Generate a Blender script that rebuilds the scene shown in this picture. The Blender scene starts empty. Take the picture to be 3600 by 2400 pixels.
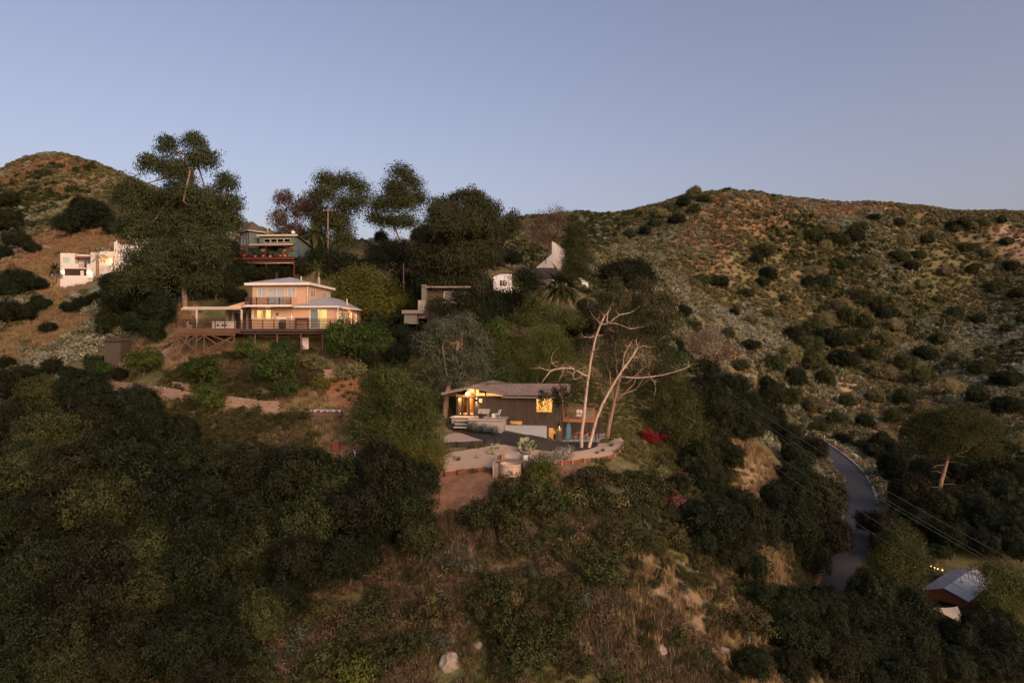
import bpy, bmesh, math, random
import numpy as np
from mathutils import Vector, Matrix

# ---------------------------------------------------------------- camera, sky, sun, exposure
SC = bpy.context.scene
COL = SC.collection
CAMZ = 40.0
cam_d = bpy.data.cameras.new('camera'); cam_d.lens = 24; cam_d.sensor_width = 36
cam_d.clip_end = 3000; cam_d.clip_start = 0.5
cam = bpy.data.objects.new('camera', cam_d); COL.objects.link(cam)
cam.location = (0, 0, CAMZ); cam.rotation_euler = (math.radians(90), 0, 0)
SC.camera = cam

SUN_EL, SUN_AZ = math.radians(20.0), math.radians(214)     # azimuth clockwise from +Y: low, behind the camera on the left
world = bpy.data.worlds.new('World'); SC.world = world; world.use_nodes = True
wn = world.node_tree; bg = wn.nodes['Background']
sky = wn.nodes.new('ShaderNodeTexSky'); sky.sky_type = 'NISHITA'; sky.sun_disc = False
sky.sun_elevation = SUN_EL; sky.sun_rotation = -SUN_AZ
sky.air_density = 0.9; sky.dust_density = 7.0; sky.ozone_density = 0.5; sky.altitude = 300
wb = wn.nodes.new('ShaderNodeMix'); wb.data_type = 'RGBA'; wb.blend_type = 'MULTIPLY'; wb.inputs[0].default_value = 1.0     # white balance of the dusk sky
wb.inputs[7].default_value = (1.17, 0.945, 0.925, 1)
wn.links.new(sky.outputs[0], wb.inputs[6]); wn.links.new(wb.outputs[2], bg.inputs[0])
bg.inputs[1].default_value = 0.094
sun_d = bpy.data.lights.new('sun', 'SUN'); sun_d.energy = 0.07; sun_d.angle = math.radians(30); sun_d.color = (1.0, 0.95, 0.92)
sun = bpy.data.objects.new('sun', sun_d); COL.objects.link(sun)
sd = Vector((math.sin(SUN_AZ)*math.cos(SUN_EL), math.cos(SUN_AZ)*math.cos(SUN_EL), math.sin(SUN_EL)))
sun.rotation_euler = sd.to_track_quat('Z', 'Y').to_euler()
SC.view_settings.view_transform = 'Standard'; SC.view_settings.look = 'None'
SC.view_settings.exposure = 1.1; SC.view_settings.gamma = 1.0; SC.view_settings.use_curve_mapping = False
SC.cycles.max_bounces = 5; SC.cycles.diffuse_bounces = 3; SC.cycles.glossy_bounces = 2; SC.cycles.transmission_bounces = 3
SC.cycles.transparent_max_bounces = 4; SC.cycles.caustics_reflective = False; SC.cycles.caustics_refractive = False
SC.cycles.use_denoising = True; SC.cycles.sample_clamp_indirect = 3.0

# ---------------------------------------------------------------- helpers
RNG = np.random.default_rng(7)
F = 2400.0
def P(px, py, d):
    return Vector(((px-1800)/F*d, d, CAMZ+(1200-py)/F*d))

def N(nt, typ, **kw):
    n = nt.nodes.new(typ)
    for k, v in kw.items(): setattr(n, k, v)
    return n

MATS = {}
def mat(name, col, rough=0.8, var=0.12, scale=3.0, metal=0.0, spec=0.3, col2=None, stretch=None, bump=0.0, bscale=None):
    """principled surface, colour broken up by two scales of object-space noise"""
    if name in MATS: return MATS[name]
    m = bpy.data.materials.new(name); m.use_nodes = True; nt = m.node_tree
    b = nt.nodes['Principled BSDF']; b.inputs['Roughness'].default_value = rough; b.inputs['Metallic'].default_value = metal
    b.inputs['Specular IOR Level'].default_value = spec
    tc = N(nt, 'ShaderNodeTexCoord'); mp = N(nt, 'ShaderNodeMapping')
    if stretch: mp.inputs['Scale'].default_value = stretch
    nt.links.new(tc.outputs['Object'], mp.inputs[0])
    nz = N(nt, 'ShaderNodeTexNoise'); nz.inputs['Scale'].default_value = scale; nz.inputs['Detail'].default_value = 6; nz.inputs['Roughness'].default_value = 0.65
    nt.links.new(mp.outputs[0], nz.inputs['Vector'])
    cr = N(nt, 'ShaderNodeValToRGB'); cr.color_ramp.elements[0].position = 0.3; cr.color_ramp.elements[1].position = 0.7
    c = np.array(col); c2 = np.array(col2) if col2 is not None else np.clip(c*(1+var), 0, 1)
    c1 = c if col2 is not None else c*(1-var)
    cr.color_ramp.elements[0].color = (*c1, 1); cr.color_ramp.elements[1].color = (*c2, 1)
    nt.links.new(nz.outputs['Fac'], cr.inputs[0])
    oi = N(nt, 'ShaderNodeObjectInfo'); mr = N(nt, 'ShaderNodeMapRange'); mr.inputs[3].default_value = 1-var*0.6; mr.inputs[4].default_value = 1+var*0.6
    nt.links.new(oi.outputs['Random'], mr.inputs[0])
    hs = N(nt, 'ShaderNodeHueSaturation'); nt.links.new(cr.outputs[0], hs.inputs['Color']); nt.links.new(mr.outputs[0], hs.inputs['Value'])
    nt.links.new(hs.outputs[0], b.inputs['Base Color'])
    if bump:
        bp = N(nt, 'ShaderNodeBump'); bp.inputs['Strength'].default_value = bump; bp.inputs['Distance'].default_value = 0.05
        nb = N(nt, 'ShaderNodeTexNoise'); nb.inputs['Scale'].default_value = bscale or scale*4; nb.inputs['Detail'].default_value = 5
        nt.links.new(mp.outputs[0], nb.inputs['Vector']); nt.links.new(nb.outputs['Fac'], bp.inputs['Height']); nt.links.new(bp.outputs[0], b.inputs['Normal'])
    MATS[name] = m; return m

def foliage(name, ca, cb, cc=None, sat=1.0, rnd=0.25, trans=0.2):
    """leaf material: per-clump and per-leaf tint from the mesh, per-plant shift from the object"""
    if name in MATS: return MATS[name]
    m = bpy.data.materials.new(name); m.use_nodes = True; nt = m.node_tree
    b = nt.nodes['Principled BSDF']; b.inputs['Roughness'].default_value = 0.65; b.inputs['Specular IOR Level'].default_value = 0.2
    at = N(nt, 'ShaderNodeAttribute', attribute_name='tint')
    cr = N(nt, 'ShaderNodeValToRGB'); cr.color_ramp.elements[0].color = (*ca, 1); cr.color_ramp.elements[1].color = (*cb, 1)
    cr.color_ramp.elements[0].position = 0.1; cr.color_ramp.elements[1].position = 0.9
    if cc is not None:
        e = cr.color_ramp.elements.new(0.97); e.color = (*cc, 1)
    nt.links.new(at.outputs['Fac'], cr.inputs[0])
    oi = N(nt, 'ShaderNodeObjectInfo')
    hs = N(nt, 'ShaderNodeHueSaturation')
    v = N(nt, 'ShaderNodeMapRange'); v.inputs[3].default_value = 1-rnd; v.inputs[4].default_value = 1+rnd
    h = N(nt, 'ShaderNodeMapRange'); h.inputs[3].default_value = 0.5-rnd*0.09; h.inputs[4].default_value = 0.5+rnd*0.06
    mu = N(nt, 'ShaderNodeMath', operation='MULTIPLY'); mu.inputs[1].default_value = 7.31
    fr = N(nt, 'ShaderNodeMath', operation='FRACT')
    nt.links.new(oi.outputs['Random'], v.inputs[0]); nt.links.new(oi.outputs['Random'], mu.inputs[0]); nt.links.new(mu.outputs[0], fr.inputs[0]); nt.links.new(fr.outputs[0], h.inputs[0])
    nt.links.new(v.outputs[0], hs.inputs['Value']); nt.links.new(h.outputs[0], hs.inputs['Hue']); hs.inputs['Saturation'].default_value = sat
    nt.links.new(cr.outputs[0], hs.inputs['Color']); nt.links.new(hs.outputs[0], b.inputs['Base Color'])
    tr = N(nt, 'ShaderNodeBsdfTranslucent'); nt.links.new(hs.outputs[0], tr.inputs[0])
    mx = N(nt, 'ShaderNodeMixShader'); mx.inputs[0].default_value = trans
    nt.links.new(b.outputs[0], mx.inputs[1]); nt.links.new(tr.outputs[0], mx.inputs[2])
    nt.links.new(mx.outputs[0], nt.nodes['Material Output'].inputs[0])
    MATS[name] = m; return m

def emit(name, col, s):
    if name in MATS: return MATS[name]
    m = bpy.data.materials.new(name); m.use_nodes = True; nt = m.node_tree
    b = nt.nodes['Principled BSDF']; b.inputs['Base Color'].default_value = (*col, 1)
    b.inputs['Emission Color'].default_value = (*col, 1); b.inputs['Emission Strength'].default_value = s
    MATS[name] = m; return m

def glass(name, tint=(0.9, 0.95, 1.0), refl=0.25, dark=None):
    """thin pane: partly clear, partly mirror-like"""
    if name in MATS: return MATS[name]
    m = bpy.data.materials.new(name); m.use_nodes = True; nt = m.node_tree
    nt.nodes.remove(nt.nodes['Principled BSDF'])
    t = N(nt, 'ShaderNodeBsdfTransparent'); t.inputs[0].default_value = (*tint, 1)
    g = N(nt, 'ShaderNodeBsdfGlossy'); g.inputs['Roughness'].default_value = 0.03; g.inputs[0].default_value = (0.9, 0.9, 0.9, 1)
    mx = N(nt, 'ShaderNodeMixShader'); mx.inputs[0].default_value = refl
    nt.links.new(t.outputs[0], mx.inputs[1]); nt.links.new(g.outputs[0], mx.inputs[2]); nt.links.new(mx.outputs[0], nt.nodes['Material Output'].inputs[0])
    MATS[name] = m; return m

def link(name, me, m=None, parent=None):
    o = bpy.data.objects.new(name, me); COL.objects.link(o)
    if m is not None and len(me.materials) == 0: me.materials.append(m)
    if parent is not None: o.parent = parent
    return o
def tag(o, label=None, cat=None, group=None, kind=None):
    if label: o['label'] = label
    if cat: o['category'] = cat
    if group: o['group'] = group
    if kind: o['kind'] = kind
    return o
def thing(name, label, cat, loc=(0, 0, 0), rz=0.0, group=None):
    o = bpy.data.objects.new(name, None); COL.objects.link(o); o.empty_display_size = 0.3
    o.location = loc; o.rotation_euler = (0, 0, rz)
    return tag(o, label, cat, group)
def copy_tree(o, parent=None):
    c = o.copy(); COL.objects.link(c)
    if parent is not None: c.parent = parent
    for ch in list(o.children): copy_tree(ch, c)
    return c

class MB:
    """collects boxes, bars, tubes and quads, then links them as one mesh"""
    def __init__(s): s.v = []; s.f = []; s.smooth = []
    def add(s, vs, fs, smooth=False):
        k = len(s.v); s.v += [tuple(v) for v in vs]; s.f += [tuple(i+k for i in f) for f in fs]; s.smooth += [smooth]*len(fs); return s
    def box(s, x0, x1, y0, y1, z0, z1):
        return s.add([(x0,y0,z0),(x1,y0,z0),(x1,y1,z0),(x0,y1,z0),(x0,y0,z1),(x1,y0,z1),(x1,y1,z1),(x0,y1,z1)],
              [(0,3,2,1),(4,5,6,7),(0,1,5,4),(1,2,6,5),(2,3,7,6),(3,0,4,7)])
    def bar(s, a, b, w, h=None, up=(0,0,1)):
        a = Vector(a); b = Vector(b); h = h or w; t = (b-a).normalized(); u = Vector(up)
        if abs(t.dot(u)) > 0.99: u = Vector((0,1,0))
        r = t.cross(u).normalized(); q = r.cross(t)
        c = [(-1,-1),(1,-1),(1,1),(-1,1)]
        vs = [a+r*(i*w/2)+q*(j*h/2) for i,j in c]+[b+r*(i*w/2)+q*(j*h/2) for i,j in c]
        return s.add(vs, [(3,2,1,0),(4,5,6,7),(0,1,5,4),(1,2,6,5),(2,3,7,6),(3,0,4,7)])
    def tube(s, pts, rad, n=8, cap=True):
        pts = [Vector(p) for p in pts]
        if not hasattr(rad, '__len__'): rad = [rad]*len(pts)
        vs = []; fs = []; ref = None
        for i, p in enumerate(pts):
            t = (pts[min(i+1, len(pts)-1)]-pts[max(i-1, 0)]).normalized()
            if ref is None:
                ref = t.orthogonal().normalized()
            ref = (ref-t*ref.dot(t)); ref = ref.normalized() if ref.length > 1e-6 else t.orthogonal().normalized()
            q = t.cross(ref)
            for k in range(n):
                a = 2*math.pi*k/n; vs.append(p+(ref*math.cos(a)+q*math.sin(a))*rad[i])
        for i in range(len(pts)-1):
            for k in range(n):
                fs.append((i*n+k, i*n+(k+1)%n, (i+1)*n+(k+1)%n, (i+1)*n+k))
        if cap: fs.append(tuple(range(n))[::-1]); fs.append(tuple((len(pts)-1)*n+k for k in range(n)))
        return s.add(vs, fs, True)
    def lathe(s, prof, n=16, c=(0,0,0)):
        vs = []; fs = []
        for r, z in prof:
            for k in range(n): a = 2*math.pi*k/n; vs.append((c[0]+r*math.cos(a), c[1]+r*math.sin(a), c[2]+z))
        for i in range(len(prof)-1):
            for k in range(n): fs.append((i*n+k, i*n+(k+1)%n, (i+1)*n+(k+1)%n, (i+1)*n+k))
        return s.add(vs, fs, True)
    def prism(s, poly, y0, y1, axis='y'):
        """poly in (x,z) extruded along y (or in (x,y) along z)"""
        n = len(poly)
        if axis == 'y': vs = [(x,y0,z) for x,z in poly]+[(x,y1,z) for x,z in poly]
        elif axis == 'z': vs = [(x,y,y0) for x,y in poly]+[(x,y,y1) for x,y in poly]
        else: vs = [(y0,x,z) for x,z in poly]+[(y1,x,z) for x,z in poly]
        return s.add(vs, [tuple(range(n))[::-1], tuple(range(n, 2*n))]+[(i, (i+1)%n, n+(i+1)%n, n+i) for i in range(n)])
    def sheet(s, pts, t=0.06):
        """thick sheet from a planar polygon"""
        pts = [Vector(p) for p in pts]; nrm = (pts[1]-pts[0]).cross(pts[2]-pts[0]).normalized(); n = len(pts)
        return s.add(pts+[p-nrm*t for p in pts], [tuple(range(n)), tuple(range(n, 2*n))[::-1]]+[(i, n+i, n+(i+1)%n, (i+1)%n) for i in range(n)])
    def mesh(s, name):
        me = bpy.data.meshes.new(name); me.from_pydata(s.v, [], s.f); me.polygons.foreach_set('use_smooth', s.smooth)
        me.update(); return me
    def build(s, name, m, parent=None, bevel=0):
        o = link(name, s.mesh(name), m, parent)
        bm = bmesh.new(); bm.from_mesh(o.data); bmesh.ops.recalc_face_normals(bm, faces=bm.faces); bm.to_mesh(o.data); bm.free()
        if bevel:
            bv = o.modifiers.new('bevel', 'BEVEL'); bv.width = bevel; bv.segments = 2; bv.limit_method = 'ANGLE'
        return o

def wall_openings(mb, u0, u1, z0, z1, y0, y1, holes):
    """wall slab along x with rectangular holes (u0,u1,z0,z1)"""
    us = sorted({u0, u1, *[min(max(h[0], u0), u1) for h in holes], *[min(max(h[1], u0), u1) for h in holes]})
    zs = sorted({z0, z1, *[min(max(h[2], z0), z1) for h in holes], *[min(max(h[3], z0), z1) for h in holes]})
    for a, b in zip(us[:-1], us[1:]):
        run = None
        for c, d in zip(zs[:-1], zs[1:]):
            um, zm = (a+b)/2, (c+d)/2
            if any(h[0] < um < h[1] and h[2] < zm < h[3] for h in holes):
                if run: mb.box(a, b, y0, y1, run[0], run[1]); run = None
            else: run = (run[0], d) if run else (c, d)
        if run: mb.box(a, b, y0, y1, run[0], run[1])
    return mb

# ---------------------------------------------------------------- terrain
CP = [  # pixel column, pixel row, metres ahead: ground seen in the photograph
 # foreground slope
 (0,2400,48),(300,2420,48),(700,2420,46),(1200,2400,45),(1585,2330,47),(2000,2380,46),(2400,2380,48),(2700,2400,53),(3000,2420,61),(3300,2420,64),(3600,2420,66),
 (1100,3300,26),(1900,3300,26),(300,3100,30),(2700,3100,33),(3400,2900,46),(-500,2600,46),(4100,2500,66),
 (0,1950,60),(300,1930,61),(700,1900,61),(1150,1900,58),(1560,1840,58),(2000,1900,56),(2300,2000,55),(2500,2150,55),(2750,2180,62),
 (250,2150,54),(1000,2150,51),(1600,2060,52),(2150,2150,50),
 # round the main house
 (1585,1480,80),(1600,1488,76.5),(1660,1507,74.6),(1780,1531,73.4),(1600,1532,73.4),(1970,1549,75.5),(2110,1534,80),(2060,1572,72.5),(1900,1588,69.5),(1700,1592,70),(1560,1572,72),
 (1700,1640,66),(2060,1622,67),(2180,1580,71),(2200,1545,75),(1560,1690,64.5),(1780,1690,63.5),(2000,1665,65),(2350,1650,70),(2450,1760,72),
 (1450,1560,73),(1400,1640,68),
 # flank and canyon on the right
 (2640,1690,98),(2560,1560,100),(2700,2000,76),(2850,2120,74),(2960,1640,150),(3000,1760,126),(2985,1850,113),(2960,1980,99),(2955,2090,90),(2830,1535,188),(2740,1485,220),
 (3350,2100,88),(3150,1800,118),(3300,1900,104),(3600,1900,104),(2480,1430,112),(3100,1640,165),(3500,1640,165),
 # right hill
 (3000,1500,205),(3200,1360,240),(3000,1200,265),(3300,1200,275),(3550,1300,235),(2700,1200,240),(2500,1050,265),(2900,1000,300),(3400,1000,310),(3700,1100,270),
 (2060,778,385),(2300,732,352),(2460,684,340),(2700,694,345),(2900,722,355),(3150,727,350),(3350,755,345),(3600,757,340),(4000,770,330),(1800,800,400),
 (2400,1250,180),(2200,1100,150),(2350,1200,140),(2500,1350,150),(2600,1440,150),(1950,1012,142),(2250,960,230),(2200,850,310),(2600,850,300),(3100,850,325),(3500,870,320),
 # spur behind the house
 (1800,1320,95),(2050,1310,95),(1600,1255,95),(1900,1200,110),(1500,1150,110),(1250,1240,95),(2200,1400,92),(2350,1460,92),
 (700,1232,95),(900,1255,92),(1000,1170,99),(1150,1180,100),(640,1095,106),(560,1200,99),(400,1260,100),(560,1372,84),(800,1375,82.5),(870,1445,79.5),(700,1290,88),(1150,1300,85),(1200,1450,77.5),
 (1080,1485,75.5),(1250,1610,70),(900,1610,70),(300,1520,86),(0,1500,90),(600,1680,68),
 (1300,1100,112),(1400,885,230),(1100,875,230),(1700,850,270),(1300,905,330),(1600,890,330),(900,850,260),(950,962,124),(1200,905,136),(1420,920,140),(1250,855,172),(1600,860,185),(1000,860,170),(700,990,128),
 # left slope and hill
 (100,1300,112),(150,1150,140),(300,1000,164),(300,978,172),(430,945,180),(400,800,215),(250,800,232),(100,750,285),(0,600,338),(170,542,350),(400,612,332),(520,672,322),(700,752,302),(900,830,300),
 (0,1000,172),(0,1260,120),(0,900,222),(450,1080,130),(-300,700,335),(-400,1100,150),(-400,1500,85),(60,560,345),(290,565,342),
]
BK = [(-420,300,40),(-420,520,-20),(-200,520,-10),(0,560,0),(200,560,0),(420,520,10),(420,300,40),(420,150,-20),(-300,120,0),(-200,40,5),(200,40,-5),(-120,10,5),(0,5,5),(120,10,5),(-60,470,40),(-250,440,80),(330,440,70),(100,470,60)]
pts = [P(*c) for c in CP]+[Vector(b) for b in BK]
cx = np.array([p.x for p in pts]); cy = np.array([p.y for p in pts]); cz = np.array([p.z for p in pts])
def _w(x, y):   # compress far distances so spacing of controls stays even
    return np.sign(x)*np.abs(x)/60.0/(1+np.abs(y)/140.0), np.log1p(np.maximum(y, 0)/60.0)*2.2
def _k(r2): return np.where(r2 > 1e-12, 0.5*r2*np.log(np.maximum(r2, 1e-12)), 0)
wx, wy = _w(cx, cy); n = len(cx)
A = np.zeros((n+3, n+3)); A[:n, :n] = _k((wx[:,None]-wx)**2+(wy[:,None]-wy)**2)+np.eye(n)*0.002
A[:n, n] = 1; A[:n, n+1] = wx; A[:n, n+2] = wy; A[n:, :n] = A[:n, n:].T
W = np.linalg.solve(A, np.concatenate([cz, [0, 0, 0]]))
def tps(x, y):
    sh = x.shape; x = x.ravel(); y = y.ravel(); out = np.empty(len(x))
    for i in range(0, len(x), 20000):
        a, b = _w(x[i:i+20000], y[i:i+20000])
        out[i:i+20000] = _k((a[:,None]-wx)**2+(b[:,None]-wy)**2)@W[:n]+W[n]+W[n+1]*a+W[n+2]*b
    return out.reshape(sh)
_perm = np.random.default_rng(3).random((256, 256))
def vnoise(x, y):
    xi = np.floor(x).astype(int); yi = np.floor(y).astype(int); fx = x-xi; fy = y-yi
    fx = fx*fx*(3-2*fx); fy = fy*fy*(3-2*fy); g = lambda a, b: _perm[a % 256, b % 256]
    return (g(xi,yi)*(1-fx)+g(xi+1,yi)*fx)*(1-fy)+(g(xi,yi+1)*(1-fx)+g(xi+1,yi+1)*fx)*fy
def fbm(x, y, o=4):
    s = 0; a = 0.5
    for i in range(o): s = s+a*(vnoise(x+17.3*i, y+5.1*i)-0.5); x = x*2.03; y = y*2.03; a *= 0.5
    return s
def seq(*segs):
    out = [segs[0][0]]
    for a, b, st in segs:
        k = max(1, round((b-a)/st)); out += list(a+(b-a)*(i+1)/k for i in range(k))
    return np.array(out)
GX = seq((-430,-130,4),(-130,-55,1),(-55,45,0.5),(45,130,1),(130,430,4))
GY = seq((8,40,1.5),(40,112,0.5),(112,200,1),(200,560,3))
XX, YY = np.meshgrid(GX, GY)
ZZ = tps(XX, YY)
hn = np.clip((YY-110)/120, 0, 1)
ZZ = ZZ+fbm(XX/30, YY/30, 4)*hn*9+fbm(XX/5, YY/5, 3)*(0.5+0.9*hn)
PADS = []   # (centre x, centre y, rz, half u, half v, z, blend)
def pad(cx_, cy_, rz, hu, hv, z, bl):
    global ZZ
    c, s = math.cos(rz), math.sin(rz); dx = XX-cx_; dy = YY-cy_
    u = dx*c+dy*s; v = -dx*s+dy*c
    q = np.maximum(np.abs(u)-hu, np.abs(v)-hv); m = np.clip(1-q/bl, 0, 1); m = m*m*(3-2*m)
    ZZ = ZZ*(1-m)+z*m
def gz(x, y):
    x = np.asarray(x, float); y = np.asarray(y, float)
    i = np.clip(np.searchsorted(GX, x)-1, 0, len(GX)-2); j = np.clip(np.searchsorted(GY, y)-1, 0, len(GY)-2)
    fx = np.clip((x-GX[i])/(GX[i+1]-GX[i]), 0, 1); fy = np.clip((y-GY[j])/(GY[j+1]-GY[j]), 0, 1)
    r = (ZZ[j,i]*(1-fx)+ZZ[j,i+1]*fx)*(1-fy)+(ZZ[j+1,i]*(1-fx)+ZZ[j+1,i+1]*fx)*fy
    return r if r.ndim else float(r)
def hit(px, py, d0=34, d1=520):
    """where the sight line through a photograph pixel meets the ground"""
    ds = np.concatenate([np.arange(d0, 200, 0.25), np.arange(200, d1, 1.0)])
    x = (px-1800)/F*ds; z = CAMZ+(1200-py)/F*ds
    b = np.nonzero(z <= gz(x, ds))[0]
    if len(b) == 0: return None
    d = ds[b[0]]; return Vector((float(x[b[0]]), float(d), float(gz(x[b[0]], d))))
def at(px, d):
    x = (px-1800)/F*d; return Vector((x, d, gz(x, d)))
# ---------------------------------------------------------------- house frames (needed to level the ground)
MH_RZ = math.radians(-9); MH = Vector((-6.36, 77.9, CAMZ-8.44))
PH_RZ = math.radians(-5); PH = Vector(((883-1800)/25.0, 96.0, CAMZ+1.75))
TH_RZ = math.radians(-4); TH = Vector(((912-1800)/20.0, 120.0, CAMZ+14.35))
WH_RZ = math.radians(6); WH = Vector(((212-1800)/14.286, 168.0, CAMZ+15.75))
def loc2w(o, rz, u, v, z=0.0):
    c, s = math.cos(rz), math.sin(rz); return Vector((o.x+u*c-v*s, o.y+u*s+v*c, o.z+z))
c = loc2w(MH, MH_RZ, 8.6, 4.6); pad(c.x, c.y, MH_RZ, 6.6, 4.1, MH.z-2.85, 0.6)
c = loc2w(MH, MH_RZ, 2.6, 7.0); pad(c.x, c.y, MH_RZ, 2.9, 6.6, MH.z-2.85, 0.7)
c = loc2w(MH, MH_RZ, 2.2, 0.9); pad(c.x, c.y, MH_RZ, 2.2, 0.5, MH.z-2.85, 0.5)
c = loc2w(MH, MH_RZ, 15.0, 1.5); pad(c.x, c.y, MH_RZ, 3.2, 2.2, MH.z-2.74, 1.5)
c = loc2w(PH, PH_RZ, 6.2, 5.2); pad(c.x, c.y, PH_RZ, 6.2, 4.9, PH.z-0.6, 0.8)
c = loc2w(PH, PH_RZ, 9.3, 10.2); pad(c.x, c.y, PH_RZ, 3.0, 5.2, PH.z-0.6, 0.8)
c = loc2w(PH, PH_RZ, -4.0, 1.5); pad(c.x, c.y, PH_RZ, 4.2, 1.2, PH.z-0.5, 1.2)
c = loc2w(TH, TH_RZ, 2.6, 4.0); pad(c.x, c.y, TH_RZ, 5.5, 4.0, TH.z-0.5, 2.0)
c = loc2w(WH, WH_RZ, 3.5, 0.5); pad(c.x, c.y, WH_RZ, 6.0, 4.9, WH.z-0.05, 1.5)
c = loc2w(WH, WH_RZ, 14.0, 6.0); pad(c.x, c.y, WH_RZ, 5.0, 4.0, WH.z+2.2, 3.0)

# the canyon road: its bed is levelled into the ground
ROAD = [hit(*p) for p in [(2700,1478),(2760,1500),(2840,1538),(2905,1580),(2975,1640),(3010,1690),(3030,1750),(3028,1820),(3005,1900),(2975,1990),(2950,2070),(2935,2140)]]
rp = np.array([(p.x, p.y, p.z) for p in ROAD]); tt = np.linspace(0, len(rp)-1, 160)
rp = np.stack([np.interp(tt, np.arange(len(rp)), rp[:, k_]) for k_ in range(3)], 1)
for _ in range(60): rp[1:-1] = (rp[:-2]+rp[2:]+2*rp[1:-1])/4
dmin = np.full(XX.shape, 1e9); zr = np.zeros(XX.shape)
for q in rp:
    dd = np.hypot(XX-q[0], YY-q[1]); m = dd < dmin; dmin[m] = dd[m]; zr[m] = q[2]
m = np.clip((6.5-dmin)/3.0, 0, 1); m = m*m*(3-2*m); ZZ = ZZ*(1-m)+zr*m

# ---------------------------------------------------------------- ground
TG = (0.205, 0.150, 0.082)
col = np.zeros(XX.shape+(3,))
nA = fbm(XX/22, YY/22, 4); nB = fbm(XX/6+40, YY/6, 4); nC = fbm(XX/60+9, YY/60+3, 3)
def mixc(a, c, m): return a*(1-m[..., None])+np.array(c)*m[..., None]
col[:] = (0.150, 0.122, 0.066)
col = mixc(col, (0.120, 0.116, 0.052), np.clip(0.5+nA*3, 0, 1))
col *= (1.08, 1.12, 1.08)
col = mixc(col, TG, np.clip(nB*3-0.1, 0, 1)*0.35)
def paint(px, py, rx, ry, c, s=1.0, soft=0.5):
    """colour an area of ground given by its outline in the photograph"""
    global col
    h0 = hit(px, py); h1 = hit(px, py-ry) or h0; h2 = hit(px, py+ry) or h0
    if h0 is None: return
    cyy = (h1.y+h2.y)/2; dv = max((h1.y-h2.y)/2, 0.8); du = max(rx/F*h0.y, 0.5)
    q = np.sqrt(((XX-(px-1800)/F*YY)/du)**2+((YY-cyy)/dv)**2)+nB*1.1+nA*0.5
    m = np.clip((1+soft-q)/soft, 0, 1)*s; m = m*m*(3-2*m)
    col = mixc(col, c, m)
GOLD = (0.250, 0.180, 0.088); RUST = (0.215, 0.145, 0.080); SOIL = (0.265, 0.200, 0.135); CLIFF = (0.33, 0.25, 0.165)
OLIVE = (0.140, 0.130, 0.050); MULCH = (0.225, 0.135, 0.085); DARK = (0.065, 0.052, 0.032)
for a in [(120,570,160,40,RUST,.9),(250,560,60,30,RUST,.7),(60,640,80,50,RUST,.6),(300,840,150,60,GOLD,.95),(150,960,150,60,GOLD,.8),(80,900,80,60,GOLD,.5),
          (250,1040,110,40,GOLD,.9),(230,1130,110,50,GOLD,.9),(150,1180,120,60,GOLD,.8),(90,1230,90,40,GOLD,.6),(350,1050,60,30,OLIVE,.7),(400,930,70,40,OLIVE,.8),
          (560,1230,110,40,SOIL,.9),(450,1260,80,40,GOLD,.8),(640,1110,60,40,SOIL,.9),(760,1240,130,30,SOIL,.9),(900,1260,130,25,SOIL,.8),(430,1280,70,40,GOLD,.8),
          (2560,745,130,60,RUST,.85),(2480,820,90,60,RUST,.8),(2420,860,70,50,RUST,.7),(2700,770,80,50,RUST,.6),(2650,700,130,20,GOLD,.8),(2900,735,160,22,(0.25,0.13,0.06),.8),(3100,730,120,15,GOLD,.7),
          (2500,960,110,40,SOIL,.6),(2545,905,30,25,CLIFF,.95),(2510,970,28,34,CLIFF,.95),(2560,935,18,40,CLIFF,.9),(2755,865,18,14,CLIFF,.9),(2430,970,20,10,CLIFF,.7),
          (3560,840,60,40,CLIFF,.8),(3590,880,40,40,SOIL,.8),(2970,1350,30,25,CLIFF,.95),(3000,1420,25,30,CLIFF,.9),(2910,1410,20,10,CLIFF,.9),(2850,1460,35,10,CLIFF,.7),(3080,1500,30,40,CLIFF,.9),(3150,1540,60,30,CLIFF,.7),(3300,1330,80,40,SOIL,.6),
          (2600,1290,60,20,GOLD,.7),(2400,1000,200,60,OLIVE,.5),(2700,1000,250,60,OLIVE,.5),(2200,900,80,60,OLIVE,.4),(2300,960,60,60,(0.17,0.13,0.06),.6),
          (2650,1620,70,60,SOIL,.95),(2660,1720,75,60,SOIL,.95),(2640,1770,40,40,SOIL,.9),(2680,1960,80,90,GOLD,.6),(2760,2060,80,70,GOLD,.6),(2560,2250,170,80,GOLD,.5),(2300,2060,140,90,SOIL,.6),(2200,2160,60,60,CLIFF,.5),(2260,2200,80,40,CLIFF,.5),
          (1560,1760,110,90,MULCH,1.0,.35),(1620,1720,120,50,MULCH,1.0,.3),(1580,1850,70,60,MULCH,1.0,.4),(1700,1720,70,40,MULCH,1.0,.4),(2080,1670,170,26,MULCH,.8),
          (1090,1400,140,60,GOLD,.6),(1190,1480,80,60,GOLD,.6),(1230,1360,70,60,(0.26,0.13,0.07),.9),(1060,1330,90,30,DARK,.5),(880,1300,160,40,(0.06,0.075,0.025),.8),
          (1180,1530,60,50,SOIL,.6),(1270,1600,90,40,MULCH,.7),(1000,1550,120,60,GOLD,.35),(1800,2000,300,200,(0.14,0.10,0.06),.5),(1640,2050,120,160,(0.17,0.125,0.08),.6),(3290,1600,60,20,GOLD,.7),(2900,1560,60,20,GOLD,.6),(3020,1620,60,14,GOLD,.8)]:
    paint(*a)
me = bpy.data.meshes.new('terrain')
nv = XX.size; me.vertices.add(nv); me.vertices.foreach_set('co', np.stack([XX, YY, ZZ], -1).astype(np.float32).ravel())
ny, nx = XX.shape; ii = (np.arange(ny-1)[:, None]*nx+np.arange(nx-1)[None]).ravel()
q = np.stack([ii, ii+1, ii+nx+1, ii+nx], 1)
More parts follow.
